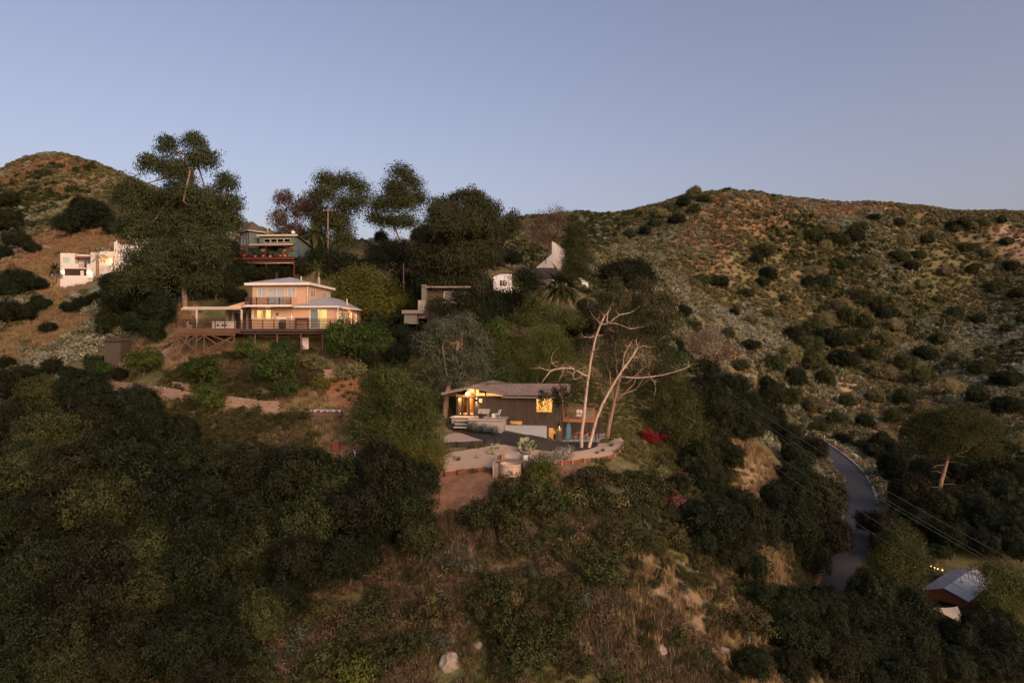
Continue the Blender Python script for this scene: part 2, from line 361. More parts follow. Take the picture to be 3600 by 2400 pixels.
me.loops.add(q.size); me.loops.foreach_set('vertex_index', q.ravel().astype(np.int32))
me.polygons.add(len(q)); me.polygons.foreach_set('loop_start', (np.arange(len(q))*4).astype(np.int32))
me.polygons.foreach_set('use_smooth', np.ones(len(q), bool)); me.update(calc_edges=True)
ca = me.color_attributes.new('earth', 'FLOAT_COLOR', 'POINT')
ca.data.foreach_set('color', np.concatenate([col, np.ones(col.shape[:2]+(1,))], -1).astype(np.float32).ravel())
m = bpy.data.materials.new('earth'); m.use_nodes = True; nt = m.node_tree; b = nt.nodes['Principled BSDF']; b.inputs['Roughness'].default_value = 0.95; b.inputs['Specular IOR Level'].default_value = 0.1
va = N(nt, 'ShaderNodeVertexColor', layer_name='earth'); tc = N(nt, 'ShaderNodeTexCoord')
n1 = N(nt, 'ShaderNodeTexNoise'); n1.inputs['Scale'].default_value = 0.9; n1.inputs['Detail'].default_value = 9; n1.inputs['Roughness'].default_value = 0.72
n2 = N(nt, 'ShaderNodeTexNoise'); n2.inputs['Scale'].default_value = 7; n2.inputs['Detail'].default_value = 6; n2.inputs['Roughness'].default_value = 0.7
for q_ in (n1, n2): nt.links.new(tc.outputs['Object'], q_.inputs['Vector'])
mr = N(nt, 'ShaderNodeMapRange'); mr.inputs[1].default_value = 0.3; mr.inputs[2].default_value = 0.7; mr.inputs[3].default_value = 0.55; mr.inputs[4].default_value = 1.4
mr2 = N(nt, 'ShaderNodeMapRange'); mr2.inputs[1].default_value = 0.3; mr2.inputs[2].default_value = 0.7; mr2.inputs[3].default_value = 0.6; mr2.inputs[4].default_value = 1.35
nt.links.new(n1.outputs['Fac'], mr.inputs[0]); nt.links.new(n2.outputs['Fac'], mr2.inputs[0])
mm = N(nt, 'ShaderNodeMath', operation='MULTIPLY'); nt.links.new(mr.outputs[0], mm.inputs[0]); nt.links.new(mr2.outputs[0], mm.inputs[1])
hs = N(nt, 'ShaderNodeHueSaturation'); nt.links.new(va.outputs[0], hs.inputs['Color']); nt.links.new(mm.outputs[0], hs.inputs['Value']); nt.links.new(hs.outputs[0], b.inputs['Base Color'])
bp = N(nt, 'ShaderNodeBump'); bp.inputs['Strength'].default_value = 0.7; bp.inputs['Distance'].default_value = 0.35; nt.links.new(n2.outputs['Fac'], bp.inputs['Height']); nt.links.new(bp.outputs[0], b.inputs['Normal'])
me.materials.append(m)
tag(link('terrain', me), kind='structure')

def inpoly(x, y, poly):
    r = np.zeros(np.shape(x), bool); k = len(poly)
    for i in range(k):
        x0, y0 = poly[i]; x1, y1 = poly[(i+1) % k]
        r ^= ((y0 > y) != (y1 > y)) & (x < (x1-x0)*(y-y0)/(y1-y0+1e-12)+x0)
    return r
def smooth_poly(pl, it=2):
    for _ in range(it):
        o = []
        for i in range(len(pl)):
            a = pl[i]; b2 = pl[(i+1) % len(pl)]; o += [(a[0]*.75+b2[0]*.25, a[1]*.75+b2[1]*.25), (a[0]*.25+b2[0]*.75, a[1]*.25+b2[1]*.75)]
        pl = o
    return pl
EXCL = []
def patch(name, pixels, m, lift, smooth=1, thick=0.0, maxe=0.8, jit=0.0):
    """surface laid on the ground inside an outline seen in the photograph"""
    w = [hit(*p) for p in pixels]; pl = smooth_poly([(p.x, p.y) for p in w], smooth) if smooth else [(p.x, p.y) for p in w]
    EXCL.append(pl); bm = bmesh.new(); vs = [bm.verts.new((x, y, 0)) for x, y in pl]; es = [bm.edges.new((vs[i], vs[(i+1) % len(vs)])) for i in range(len(vs))]
    bmesh.ops.triangle_fill(bm, use_beauty=True, edges=es)
    for _ in range(7):
        lg = [e for e in bm.edges if e.calc_length() > maxe]
        if not lg: break
        bmesh.ops.subdivide_edges(bm, edges=lg, cuts=1); bmesh.ops.triangulate(bm, faces=[f for f in bm.faces if len(f.verts) > 3])
    for v in bm.verts: v.co.z = gz(v.co.x, v.co.y)+lift+(random.random()*jit)
    bmesh.ops.recalc_face_normals(bm, faces=bm.faces)
    if sum(f.normal.z for f in bm.faces) < 0: bmesh.ops.reverse_faces(bm, faces=bm.faces)
    for f in bm.faces: f.smooth = True
    me = bpy.data.meshes.new(name); bm.to_mesh(me); bm.free()
    return tag(link(name, me, m), kind='structure'), pl
def z3(l): return [(1480+x/3.0154, 1240+y/3.0154) for x, y in l]
M_ASPH = mat('asphalt', (0.026, 0.025, 0.025), 0.75, 0.25, 1.2, bump=0.3, bscale=25, spec=0.25)
M_DG = mat('decomposed_granite', (0.35, 0.275, 0.21), 0.95, 0.14, 5, bump=0.4, bscale=14, spec=0.1)
M_GRAV = mat('grey_gravel', (0.27, 0.235, 0.205), 0.95, 0.28, 14, bump=0.8, bscale=30, spec=0.1)
M_CONC = mat('concrete', (0.30, 0.28, 0.26), 0.85, 0.12, 1.4, bump=0.1)
patch('granite_yard', z3([(250,1080),(420,1050),(640,1010),(860,975),(1000,1000),(1250,1040),(1600,1050),(1800,1010),(1880,960),(1960,960),(2100,890),(2160,920),(2150,1010),(2040,1110),(1960,1135),(1680,1158),(1450,1180),(1150,1230),(780,1240),(500,1255),(320,1275),(230,1290),(215,1200)]), M_DG, 0.05)
patch('driveway', z3([(295,738),(400,752),(530,780),(800,835),(900,850),(1180,888),(1480,915),(1500,962),(1880,965),(1872,1005),(1750,1046),(1600,1058),(1400,1056),(1250,1046),(1000,1005),(855,982),(620,930),(390,855),(300,820),(255,770)]), M_ASPH, 0.10)
patch('gravel_pad', z3([(240,900),(372,864),(440,875),(620,935),(760,962),(840,974),(830,984),(600,992),(400,1000),(240,1004)]), M_GRAV, 0.16, 1)
patch('patio', z3([(1490,948),(1500,957),(1700,960),(1870,958),(1905,945),(1960,915),(1962,872),(1850,868),(1780,820),(1700,770),(1560,800),(1516,860),(1516,925)]), M_CONC, 0.13, 0)
# road surface with a pale kerb on its outer side
tn = np.gradient(rp[:, :2], axis=0); tn /= np.linalg.norm(tn, axis=1, keepdims=True); nr = np.stack([-tn[:, 1], tn[:, 0]], 1)
def ribbon(name, a, b, lift, m, drop=None, end=None):
    vs = []; fs = []
    for i, q in enumerate(rp[:end]):
        for w_, l_ in ((a, lift), (b, lift)) if drop is None else ((a, -0.3), (a, lift), (b, lift), (b, -0.3)): vs.append((q[0]+nr[i, 0]*w_, q[1]+nr[i, 1]*w_, q[2]+l_))
    k_ = 2 if drop is None else 4
    for i in range(len(rp[:end])-1):
        for j in range(k_-1): fs.append((i*k_+j, i*k_+j+1, (i+1)*k_+j+1, (i+1)*k_+j))
    o = MB().add(vs, fs).build(name, m); return tag(o, kind='structure')
ribbon('road', -2.4, 2.4, 0.09, mat('road_asphalt', (0.060, 0.062, 0.068), 0.7, 0.15, 0.8))
ribbon('kerb', 2.4, 2.85, 0.30, mat('kerb_concrete', (0.22, 0.21, 0.20), 0.85, 0.1), 1, 92)
ribbon('verge', -2.9, -2.4, 0.06, mat('verge_dirt', (0.24, 0.16, 0.10), 0.95, 0.2))
EXCL.append([(q[0]+n_[0]*3.6, q[1]+n_[1]*3.6) for q, n_ in zip(rp[::4], nr[::4])]+[(q[0]-n_[0]*3.4, q[1]-n_[1]*3.4) for q, n_ in zip(rp[::-4], nr[::-4])])
# ---------------------------------------------------------------- shared building pieces
GLASS = glass('window_glass', refl=0.07); GLASS_CLEAR = glass('clear_glass', refl=0.06)
M_WHITEP = mat('white_paint', (0.62, 0.60, 0.57), 0.6, 0.04, 2)
M_DARKF = mat('black_frame', (0.014, 0.012, 0.011), 0.45, 0.2)
def lamp(name, loc, power, colr=(1.0, 0.62, 0.30), r=0.15, parent=None, spot=None):
    if spot:
        l = bpy.data.lights.new(name, 'SPOT'); l.spot_size = math.radians(spot); l.spot_blend = 0.7
    else: l = bpy.data.lights.new(name, 'POINT')
    l.energy = power*2.0; l.color = colr; l.shadow_soft_size = r
    o = bpy.data.objects.new(name, l); COL.objects.link(o); o.location = loc
    if parent is not None: o.parent = parent
    return o
def framed(parent, name, u0, u1, z0, z1, y, fm, pm=None, fw=0.06, mull=(), trans=(), depth=0.10, axis='y'):
    """window or glazed door: frame with bars (part) and its pane (sub-part)"""
    b = MB(); p = MB()
    def bx(mb, a, b_, c, d, e0=0.0, e1=depth):
        if axis == 'y': mb.box(a, b_, y-depth*0.3+e0, y-depth*0.3+e1, c, d)
        else: mb.box(y-depth*0.7+e0, y-depth*0.7+e1, a, b_, c, d)
    bx(b, u0, u1, z0, z0+fw); bx(b, u0, u1, z1-fw, z1); bx(b, u0, u0+fw, z0+fw, z1-fw); bx(b, u1-fw, u1, z0+fw, z1-fw)
    for k in mull: bx(b, k-fw/2, k+fw/2, z0+fw, z1-fw, 0.003, depth-0.003)
    for k in trans: bx(b, u0+fw, u1-fw, k-fw/2, k+fw/2, 0.006, depth-0.006)
    f = b.build(name, fm, parent)
    if pm is not None:
        bx(p, u0+fw*0.6, u1-fw*0.6, z0+fw*0.6, z1-fw*0.6, depth*0.45, depth*0.45+0.012); p.build('pane', pm, f)
    return f
def block(parent, u0, u1, v0, v1, z0, z1, m, front=(), right=(), left=(), back=(), t=0.18, inner=None):
    wall_openings(MB(), u0, u1, z0, z1, v0, v0+t, list(front)).build('wall', m, parent)
    wall_openings(MB(), u0, u1, z0, z1, v1-t, v1, list(back)).build('wall', m, parent)
    for x, hs_ in ((u0, left), (u1-t, right)):
        mb = wall_openings(MB(), v0+t, v1-t, z0, z1, 0, t, list(hs_))
        mb.v = [(x+b_, a, c_) for a, b_, c_ in mb.v]; mb.build('wall', m, parent)
def hip_roof(parent, u0, u1, v0, v1, z, h, m, fm, ridge=None, fascia=0.22, name='roof'):
    cx_, cy_ = (u0+u1)/2, (v0+v1)/2; du, dv = u1-u0, v1-v0
    if ridge is None: ridge = ((u0+dv/2, cy_), (u1-dv/2, cy_)) if du > dv else ((cx_, v0+du/2), (cx_, v1-du/2))
    a, b_ = ridge
    vs = [(u0,v0,z),(u1,v0,z),(u1,v1,z),(u0,v1,z),(a[0],a[1],z+h),(b_[0],b_[1],z+h)]
    if du > dv: fs = [(0,1,5,4),(1,2,5),(2,3,4,5),(3,0,4)]
    else: fs = [(0,1,4),(1,2,5,4),(2,3,5),(3,0,4,5)]
    r = MB().add(vs, fs+[(3,2,1,0)]).build(name, m, parent)
    f = MB(); t = 0.04
    f.box(u0-t, u1+t, v0-t, v0, z-fascia, z+0.015); f.box(u0-t, u1+t, v1, v1+t, z-fascia, z+0.015); f.box(u0-t, u0, v0, v1, z-fascia, z+0.012); f.box(u1, u1+t, v0, v1, z-fascia, z+0.012)
    f.build('fascia', fm, r); MB().box(u0, u1, v0, v1, z-0.06, z-0.03).build('soffit', fm, r)
    return r
def railing(parent, a, b, h, npost, nrail, pm, pw=0.1, rw=0.04, rh=0.09, z0=0.12, low=0.3, name='railing'):
    """posts and horizontal rails between two points, each its own part"""
    a = Vector(a); b = Vector(b)
    for i in range(npost):
        p = a.lerp(b, i/(npost-1) if npost > 1 else 0)
        MB().box(p.x-pw/2, p.x+pw/2, p.y-pw/2, p.y+pw/2, p.z-low, p.z+h-0.002).build('railing_post', pm, parent)
    d = (b-a).normalized(); off = Vector((d.y, -d.x, 0))*(pw/2+rw/2+0.004)
    for k in range(nrail):
        z = z0+(h-z0)*(k/(nrail-1)) if nrail > 1 else h
        MB().bar(a+off+Vector((0,0,z))-d*pw/2, b+off+Vector((0,0,z))+d*pw/2, rw, rh).build('rail', pm, parent)
def tiles(name, o, eu, es, L, S, m, parent, pitch=0.30, course=0.38, amp=0.075):
    """barrel-tile roof plane: origin o, unit vector eu along the eave, es up the slope"""
    o = np.array(o, float); eu = np.array(eu, float); es = np.array(es, float); nn = np.cross(eu, es); nn /= np.linalg.norm(nn)
    if nn[2] < 0: nn = -nn
    nt_ = int(round(L/pitch)); t = np.linspace(0, nt_*pitch, nt_*6+1); t = t*(L/(nt_*pitch)); prof = amp*np.abs(np.cos(np.linspace(0, nt_*math.pi, nt_*6+1)))
    nc = int(round(S/course)); rows = []; jit = np.random.default_rng(5)
    for k in range(nc):
        w = jit.normal(0, 0.006, nt_+1)[np.minimum((np.arange(len(t))+3)//6, nt_)]
        rows.append((k*S/nc, 0.085, w)); rows.append(((k+1)*S/nc, 0.005, w))
    V_ = np.concatenate([o+np.outer(t, eu)+es*s_+np.outer(prof+off+w, nn) for s_, off, w in rows]); k = len(t); R = len(rows)
    i = (np.arange(R-1)[:, None]*k+np.arange(k-1)[None]).ravel(); f = np.stack([i, i+1, i+k+1, i+k], 1)
    me = bpy.data.meshes.new(name); me.from_pydata(V_.tolist(), [], f.tolist()); me.update()
    return tag(link(name, me, m, parent), kind='stuff')

# ---------------------------------------------------------------- the dark wood house on the spur
MHT = thing('hillside_house', 'dark brown board sided house with tiled roof and glowing windows above curved driveway', 'house', MH, MH_RZ)
M_SIDE = mat('dark_stained_siding', (0.062, 0.047, 0.034), 0.8, 0.22, 1.0, stretch=(6, 6, 0.5))
M_TRIM = mat('grey_brown_trim', (0.17, 0.14, 0.12), 0.7, 0.1)
M_TILE = mat('grey_clay_tile', (0.20, 0.165, 0.155), 0.85, 0.4, 5.0)
M_INT = mat('interior_plaster', (0.72, 0.60, 0.45), 0.9, 0.05); M_INTW = mat('interior_wood', (0.33, 0.15, 0.06), 0.6, 0.25, 2, stretch=(1, 1, 0.2))
M_FLOOR = mat('interior_floor', (0.45, 0.33, 0.22), 0.5, 0.15)
UF = 0.0; LF = -2.72; EV = 2.2
holes_up = [(0.10,0.62,0.05,2.08),(0.70,1.42,0.05,2.08),(1.50,2.08,0.05,2.08),(2.60,3.02,1.50,1.98),(9.2,11.0,0.55,2.05)]
holes_lo = [(10.58,11.36,LF+0.03,-1.19),(6.2,7.6,-0.86,-0.5)]
wall_openings(MB(), 0, 12.1, LF-0.6, EV, 0.0, 0.18, holes_up+holes_lo).build('wall', M_SIDE, MHT)
for x in (0.0, 11.92):
    MB().box(x, x+0.18, 0.18, 9.0, LF-0.6, EV).build('wall', M_SIDE, MHT)
MB().box(0, 12.1, 9.0, 9.18, LF-0.6, EV).build('wall', M_SIDE, MHT)
MB().box(0.2, 11.9, 0.2, 9, -0.32, -0.003).build('upper_floor', M_FLOOR, MHT)
MB().box(0.2, 11.9, 0.2, 9, LF-0.12, LF).build('lower_floor', M_FLOOR, MHT)
MB().box(0.2, 5.6, 4.6, 4.72, 0, 2.9).build('inner_wall', M_INT, MHT)
MB().box(0.95, 1.05, 1.4, 4.6, 0, 2.2).build('inner_wall', M_INTW, MHT)
MB().box(5.6, 5.72, 0.2, 9, LF, 2.3).build('inner_wall', M_INT, MHT)
MB().box(8.6, 8.7, 0.2, 9, LF, 2.3).build('inner_wall', M_INT, MHT)
MB().box(5.75, 8.5, 3.6, 3.7, LF, -0.35).build('inner_wall', M_INT, MHT)
MB().box(8.72, 11.9, 4.0, 4.1, LF, 2.3).build('inner_wall', M_INT, MHT)
MB().box(10.6, 11.5, 3.2, 3.8, 0.0, 0.9).build('dresser', M_INTW, MHT)
MB().box(10.7, 11.05, 3.93, 3.97, -2.0, -1.25).build('wall_picture', M_INTW, MHT)
MB().box(11.0, 11.6, 1.2, 2.0, LF, LF+0.6).build('side_chair', M_DARKF, MHT)
MB().box(1.55, 2.3, 3.0, 3.8, 0, 0.95).build('cabinet', M_DARKF, MHT)
# siding boards
bw = 0.305; k = 0; u = 2.2
def clipboards(name, u0, u1, z0, z1, holes):
    segs = [(z0, z1)]
    for h in holes:
        if h[0]-0.05 < (u0+u1)/2 < h[1]+0.05:
            segs = [s_ for a, b_ in segs for s_ in ((a, min(b_, h[2]-0.06)), (max(a, h[3]+0.06), b_)) if s_[1]-s_[0] > 0.08]
    for a, b_ in segs:
        dy = -0.028-random.random()*0.012
        MB().box(u0+0.012, u1-0.012, dy, -0.002, a, b_).build(name, M_SIDE, MHT)
random.seed(4)
while u < 12.05:
    u1 = min(u+bw, 12.1)
    clipboards('siding_board', u, u1, -0.40, EV-0.02, holes_up); clipboards('siding_board', u, u1, LF-0.05, -0.46, holes_lo)
    u += bw
MB().box(2.2, 12.1, -0.05, -0.004, -0.455, -0.405).build('trim_band', M_SIDE, MHT)
# doors and windows
framed(MHT, 'glass_door', 0.06, 0.66, 0.02, 2.1, 0.05, M_DARKF, GLASS_CLEAR, 0.08)
framed(MHT, 'glass_door', 0.67, 1.46, 0.02, 2.1, 0.05, M_DARKF, GLASS_CLEAR, 0.10)
framed(MHT, 'glass_door', 1.47, 2.10, 0.02, 2.1, 0.05, M_DARKF, GLASS_CLEAR, 0.10)
framed(MHT, 'window', 2.56, 3.06, 1.46, 2.02, 0.0, M_DARKF, GLASS_CLEAR, 0.05)
framed(MHT, 'window', 9.14, 11.06, 0.49, 2.11, 0.0, M_SIDE, GLASS_CLEAR, 0.07)
framed(MHT, 'window', 10.54, 11.40, LF, -1.15, 0.0, M_DARKF, GLASS_CLEAR, 0.05)
framed(MHT, 'window', 6.16, 7.64, -0.9, -0.46, 0.0, M_DARKF, GLASS_CLEAR, 0.05)
# clerestory under the gable
AP, ZA, ZE = 2.18, 3.36, 2.58
def zroof(u): return ZA-(ZA-ZE)*abs(u-AP)/3.55
for a, b_ in ((-0.9, 0.0), (2.1, 2.24), (3.32, 3.48)):
    MB().box(a, b_, 0.02, 0.16, EV, zroof((a+b_)/2)-0.2).build('clerestory_post', M_SIDE, MHT)
MB().box(0, 2.1, -0.02, 0.16, 2.12, 2.34).build('door_header', M_INTW, MHT)
MB().box(2.1, 5.65, -0.03, 0.16, 2.16, 2.27).build('header', M_SIDE, MHT)
for a, b_ in ((0.02, 2.08), (2.25, 3.31), (3.49, 5.2)):
    poly = [(a, 2.28), (b_, 2.28), (b_, max(2.3, zroof(b_)-0.16)), (a, max(2.3, zroof(a)-0.16))]
    MB().prism(poly, 0.06, 0.075).build('clerestory_pane', GLASS_CLEAR, MHT)
# roofs
M_EAVE = mat('eave_wood', (0.20, 0.165, 0.14), 0.7, 0.12)
def vunit(v): v = np.array(v, float); return v/np.linalg.norm(v)
for sgn in (1, -1):
    ue = AP+sgn*3.6; es = vunit((AP-ue, 0, ZA-ZE)); S = math.hypot(3.6, ZA-ZE)
    r = MB().sheet([(ue, -1.3, ZE-0.06), (ue, 14, ZE-0.06), (AP, 14, ZA-0.06), (AP, -1.3, ZA-0.06)][::1 if sgn > 0 else -1], 0.12).build('roof', M_EAVE, MHT)
    tiles('roof_tiles', (ue, -1.35, ZE-0.05), (0, 1, 0), es, 15.3, S, M_TILE, r)
    MB().bar((ue, -1.33, ZE-0.04), (AP, -1.33, ZA-0.04), 0.12, 0.20).build('rake_board', M_EAVE, r)
MB().tube([(AP, -1.4, ZA+0.02), (AP, 14, ZA+0.02)], 0.09, 8).build('ridge_cap', M_TILE, MHT)
RV, RZ_, EZ = 4.6, 3.32, 2.36
r = MB().sheet([(5.35, -0.65, EZ-0.06), (12.75, -0.65, EZ-0.06), (12.75, RV, RZ_-0.06), (5.35, RV, RZ_-0.06)], 0.12).build('roof', M_EAVE, MHT)
tiles('roof_tiles', (5.35, -0.72, EZ-0.05), (1, 0, 0), vunit((0, RV+0.65, RZ_-EZ)), 7.4, math.hypot(RV+0.65, RZ_-EZ), M_TILE, r)
MB().box(5.35, 12.78, -0.74, -0.62, EZ-0.22, EZ-0.055).build('fascia', M_EAVE, r)
r2 = MB().sheet([(4.5, RV, RZ_-0.06), (12.75, RV, RZ_-0.06), (12.75, 9.9, EZ-0.06), (4.5, 9.9, EZ-0.06)], 0.12).build('roof', M_EAVE, MHT)
tiles('roof_tiles', (4.5, 9.9, EZ-0.05), (1, 0, 0), vunit((0, RV-9.9, RZ_-EZ)), 8.25, math.hypot(9.9-RV, RZ_-EZ), M_TILE, r2)
sl_ = (RZ_-EZ)/(RV+0.65); zc = EZ+(1.0+0.65)*sl_
r3 = MB().sheet([(2.4, 1.0, zc-0.06), (5.35, 1.0, zc-0.06), (5.35, RV, RZ_-0.06), (2.4, RV, RZ_-0.06)], 0.1).build('roof', M_EAVE, MHT)
tiles('roof_tiles', (2.4, 1.0, zc-0.05), (1, 0, 0), vunit((0, RV+0.65, RZ_-EZ)), 2.95, math.hypot(RV-1.0, RZ_-zc), M_TILE, r3)
MB().tube([(2.4, RV, RZ_+0.04), (12.8, RV, RZ_+0.04)], 0.09, 8).build('ridge_cap', M_TILE, MHT)
MB().prism([(0.05, EV), (9.0, EV), (RV, RZ_-0.2)], 11.93, 12.08, axis='x').build('gable_wall', M_SIDE, MHT)
MB().box(5.72, 11.9, 0.2, 9, 2.25, 2.32).build('ceiling', M_INT, MHT)
# lights of the house
M_BULB = emit('warm_bulb', (1.0, 0.62, 0.28), 14)
WARM = (1.0, 0.50, 0.17)
lamp('ceiling_light', (3.4, 2.0, 2.75), 130, WARM, 0.15, MHT); lamp('ceiling_light', (1.6, 2.2, 2.0), 170, WARM, 0.15, MHT); lamp('ceiling_light', (0.5, 1.6, 1.9), 110, WARM, 0.15, MHT)
lamp('ceiling_light', (10.0, 2.0, 2.0), 90, (1.0, 0.55, 0.18), 0.15, MHT); lamp('ceiling_light', (10.4, 2.2, -0.55), 55, WARM, 0.12, MHT); lamp('ceiling_light', (7.0, 1.6, -0.6), 30, WARM, 0.12, MHT)
def sconce(u, z, up=True):
    s_ = MB().box(u-0.07, u+0.07, -0.20, -0.04, z-0.2, z+0.2).build('wall_light', M_DARKF, MHT)
    MB().box(u-0.05, u+0.05, -0.18, -0.06, z-0.215, z-0.202).build('bulb', M_BULB, s_)
    if up: MB().box(u-0.05, u+0.05, -0.18, -0.06, z+0.202, z+0.215).build('bulb', M_BULB, s_)
    l = lamp('sconce_light', (u, -0.16, z-0.28), 14, (1.0, 0.68, 0.32), 0.05, MHT, 120)
    if up:
        l2 = lamp('sconce_light', (u, -0.16, z+0.28), 9, (1.0, 0.68, 0.32), 0.05, MHT, 120); l2.rotation_euler = (math.pi, 0, 0)
sconce(2.38, 1.78); sconce(11.8, -0.82, False)
g = MB().lathe([(0.001,-0.16),(0.10,-0.12),(0.16,0),(0.10,0.12),(0.001,0.16)], 14, (1.35, -0.5, 2.52)).build('globe_lamp', emit('globe', (1.0, 0.7, 0.35), 10), MHT)
lamp('porch_light', (1.35, -0.75, 2.2), 10, (1.0, 0.62, 0.28), 0.16, MHT)
lamp('step_light', (0.2, -1.0, 0.12), 1.2, (1.0, 0.6, 0.25), 0.05, MHT)
lamp('ground_light', (11.95, -0.5, LF+0.15), 1.5, (1.0, 0.7, 0.35), 0.04, MHT)
lamp('deck_light', (12.6, 1.2, 1.9), 16, (1.0, 0.45, 0.14), 0.06, MHT)
# terrace and steps
TER = thing('terrace', 'raised concrete terrace with lipped edge before the glass doors', 'terrace', MH, MH_RZ)
M_CONC2 = mat('smooth_concrete', (0.33, 0.30, 0.275), 0.8, 0.08, 1.5)
MB().box(-0.35, 2.02, -1.55, -0.06, -0.13, -0.01).build('slab', M_CONC2, TER, 0.02)
MB().box(2.02, 6.05, -3.35, -0.06, -0.15, -0.012).build('slab', M_CONC2, TER, 0.02)
MB().box(2.15, 5.85, -3.15, -0.4, -2.6, -0.15).build('retaining_wall', M_CONC2, TER)
for k in range(3): MB().box(0.5-0.0*k, 2.0, -1.75-0.55*(k+1), -1.5-0.45*k, -0.42-0.29*k, -0.29-0.29*k).build('step', M_CONC2, TER, 0.015)
MB().box(-0.2, 1.95, -1.4, -0.1, -1.9, -0.135).build('footing', M_CONC, TER)
WW = thing('garden_wall', 'plain white rendered garden wall below the terrace beside driveway', 'wall', loc2w(MH, MH_RZ, 0, 0), MH_RZ)
MB().box(5.9, 10.55, -1.75, -1.55, -3.3, -0.80).build('render_panel', mat('white_render', (0.31, 0.335, 0.365), 0.8, 0.04, 1.0), WW, 0.015)
MB().box(5.88, 10.57, -1.77, -1.53, -0.80, -0.765).build('coping', mat('white_render', (0,0,0)), WW)
# side deck
DK = thing('side_deck', 'cedar side deck with cable railing glowing orange by the house corner', 'deck', MH, MH_RZ)
M_CEDAR = mat('cedar', (0.30, 0.135, 0.055), 0.6, 0.2, 2, stretch=(1, 6, 6))
zD = -0.27
for i in range(22):
    MB().box(12.16, 15.6, 0.3+i*0.142, 0.3+i*0.142+0.132, zD-0.04, zD).build('deck_board', M_CEDAR, DK)
for y in (0.32, 3.3): MB().box(12.16, 15.6, y-0.05, y, zD-0.25, zD-0.045).build('beam', M_CEDAR, DK)
for (x, y) in ((12.25, 0.3), (14.05, 0.3), (15.5, 0.3), (12.5, 3.35), (15.5, 3.35)): MB().box(x-0.045, x+0.045, y-0.05, y+0.04, zD-0.3, zD+1.0).build('railing_post', M_CEDAR, DK)
for y in (0.3, 3.35): MB().box(12.2, 15.56, y-0.06, y+0.05, zD+1.0, zD+1.04).build('top_rail', M_CEDAR, DK)
M_CABLE = mat('steel_cable', (0.4, 0.4, 0.4), 0.4, metal=0.8)
for y in (0.3, 3.35):
    for k in range(7): MB().tube([(12.25, y, zD+0.1+k*0.125), (15.5, y, zD+0.1+k*0.125)], 0.008, 5).build('cable', M_CABLE, DK)
for x in (14.9, 15.4): MB().box(x-0.05, x+0.05, 3.2, 3.3, LF-0.3, zD-0.25).build('post', M_DARKF, DK)
# carport back wall below the deck
MB().box(12.1, 16.5, 5.6, 5.75, LF-0.5, zD-0.3).build('carport_wall', M_SIDE, DK)
def gl(o, rz, u, v):
    w = loc2w(o, rz, u, v); return gz(w.x, w.y)-o.z
# ---------------------------------------------------------------- pink stucco house
PHT = thing('stucco_house', 'two storey pink stucco house with grey hip roofs and balcony', 'house', PH, PH_RZ)
M_PINK = mat('pink_stucco', (0.46, 0.305, 0.20), 0.9, 0.05, 1.5, bump=0.1)
M_SHING = mat('grey_shingle', (0.26, 0.27, 0.30), 0.9, 0.16, 9, bump=0.3)
M_WHT = mat('white_trim', (0.60, 0.575, 0.55), 0.6, 0.05)
M_BLIND = mat('pale_blind', (0.62, 0.58, 0.50), 0.8, 0.08, 4, stretch=(1, 1, 8))
up = [(0.72,1.95,4.55,5.65),(2.3,4.72,3.34,5.65),(5.08,6.3,4.55,5.65)]
upr = [(1.3,3.2,4.55,5.55),(5.9,7.8,4.55,5.55)]
block(PHT, 0, 8.08, 0.4, 9.4, 3.0, 6.15, M_PINK, front=up, right=upr)
lo = [(0.22,3.15,1.45,2.66),(8.5,10.9,0.05,2.72)]
lor = [(0.5,2.2,0.3,2.5),(3.2,4.2,0.4,2.5),(5.2,6.9,0.5,2.5),(8.2,9.3,0.4,2.4),(11.2,13.6,1.0,2.4)]
block(PHT, 0, 12.2, 0.0, 10.0, -1.2, 3.0, M_PINK, front=lo)
# replace the plain right wall by one with openings along the whole wing
for o in [c_ for c_ in PHT.children if c_.name.startswith('wall') and min(v.co.x for v in c_.data.vertices) > 11.9]: bpy.data.objects.remove(o)
mb = wall_openings(MB(), 0.18, 15.2, -1.2, 3.0, 0, 0.18, lor); mb.v = [(12.02+b_, a, c_) for a, b_, c_ in mb.v]; mb.build('wall', M_PINK, PHT)
MB().box(6.5, 12.02, 15.02, 15.2, -1.2, 3.0).build('wall', M_PINK, PHT); MB().box(6.5, 6.68, 10.0, 15.02, -1.2, 3.0).build('wall', M_PINK, PHT)
MB().box(0.2, 12, 0.2, 15, -0.2, -0.01).build('floor', M_FLOOR, PHT); MB().box(0.2, 8, 0.6, 9.2, 3.02, 3.2).build('upper_floor', M_FLOOR, PHT)
MB().box(0.2, 12, 3.4, 3.5, 0, 2.95).build('inner_wall', M_INT, PHT); MB().box(7.6, 7.7, 0.2, 3.4, 0, 2.95).build('inner_wall', M_INT, PHT); MB().box(8.4, 8.5, 3.5, 15, 0, 2.95).build('inner_wall', M_INT, PHT); MB().box(8.5, 12, 4.6, 4.7, 0, 2.95).build('inner_wall', M_INT, PHT)
for h, mu in zip(up, ([1.33], [3.5], [5.7])):
    framed(PHT, 'window', h[0]-0.04, h[1]+0.04, h[2]-0.03, h[3]+0.04, 0.38, M_WHT, GLASS, 0.06, mull=mu); MB().box(h[0], h[1], 0.56, 0.575, h[2], h[3]).build('blind', M_BLIND, PHT)
for h in upr:
    framed(PHT, 'window', h[0]-0.04, h[1]+0.04, h[2]-0.03, h[3]+0.04, 8.08, M_WHT, GLASS, 0.06, mull=[h[0]+0.6, h[0]+1.2], axis='x')
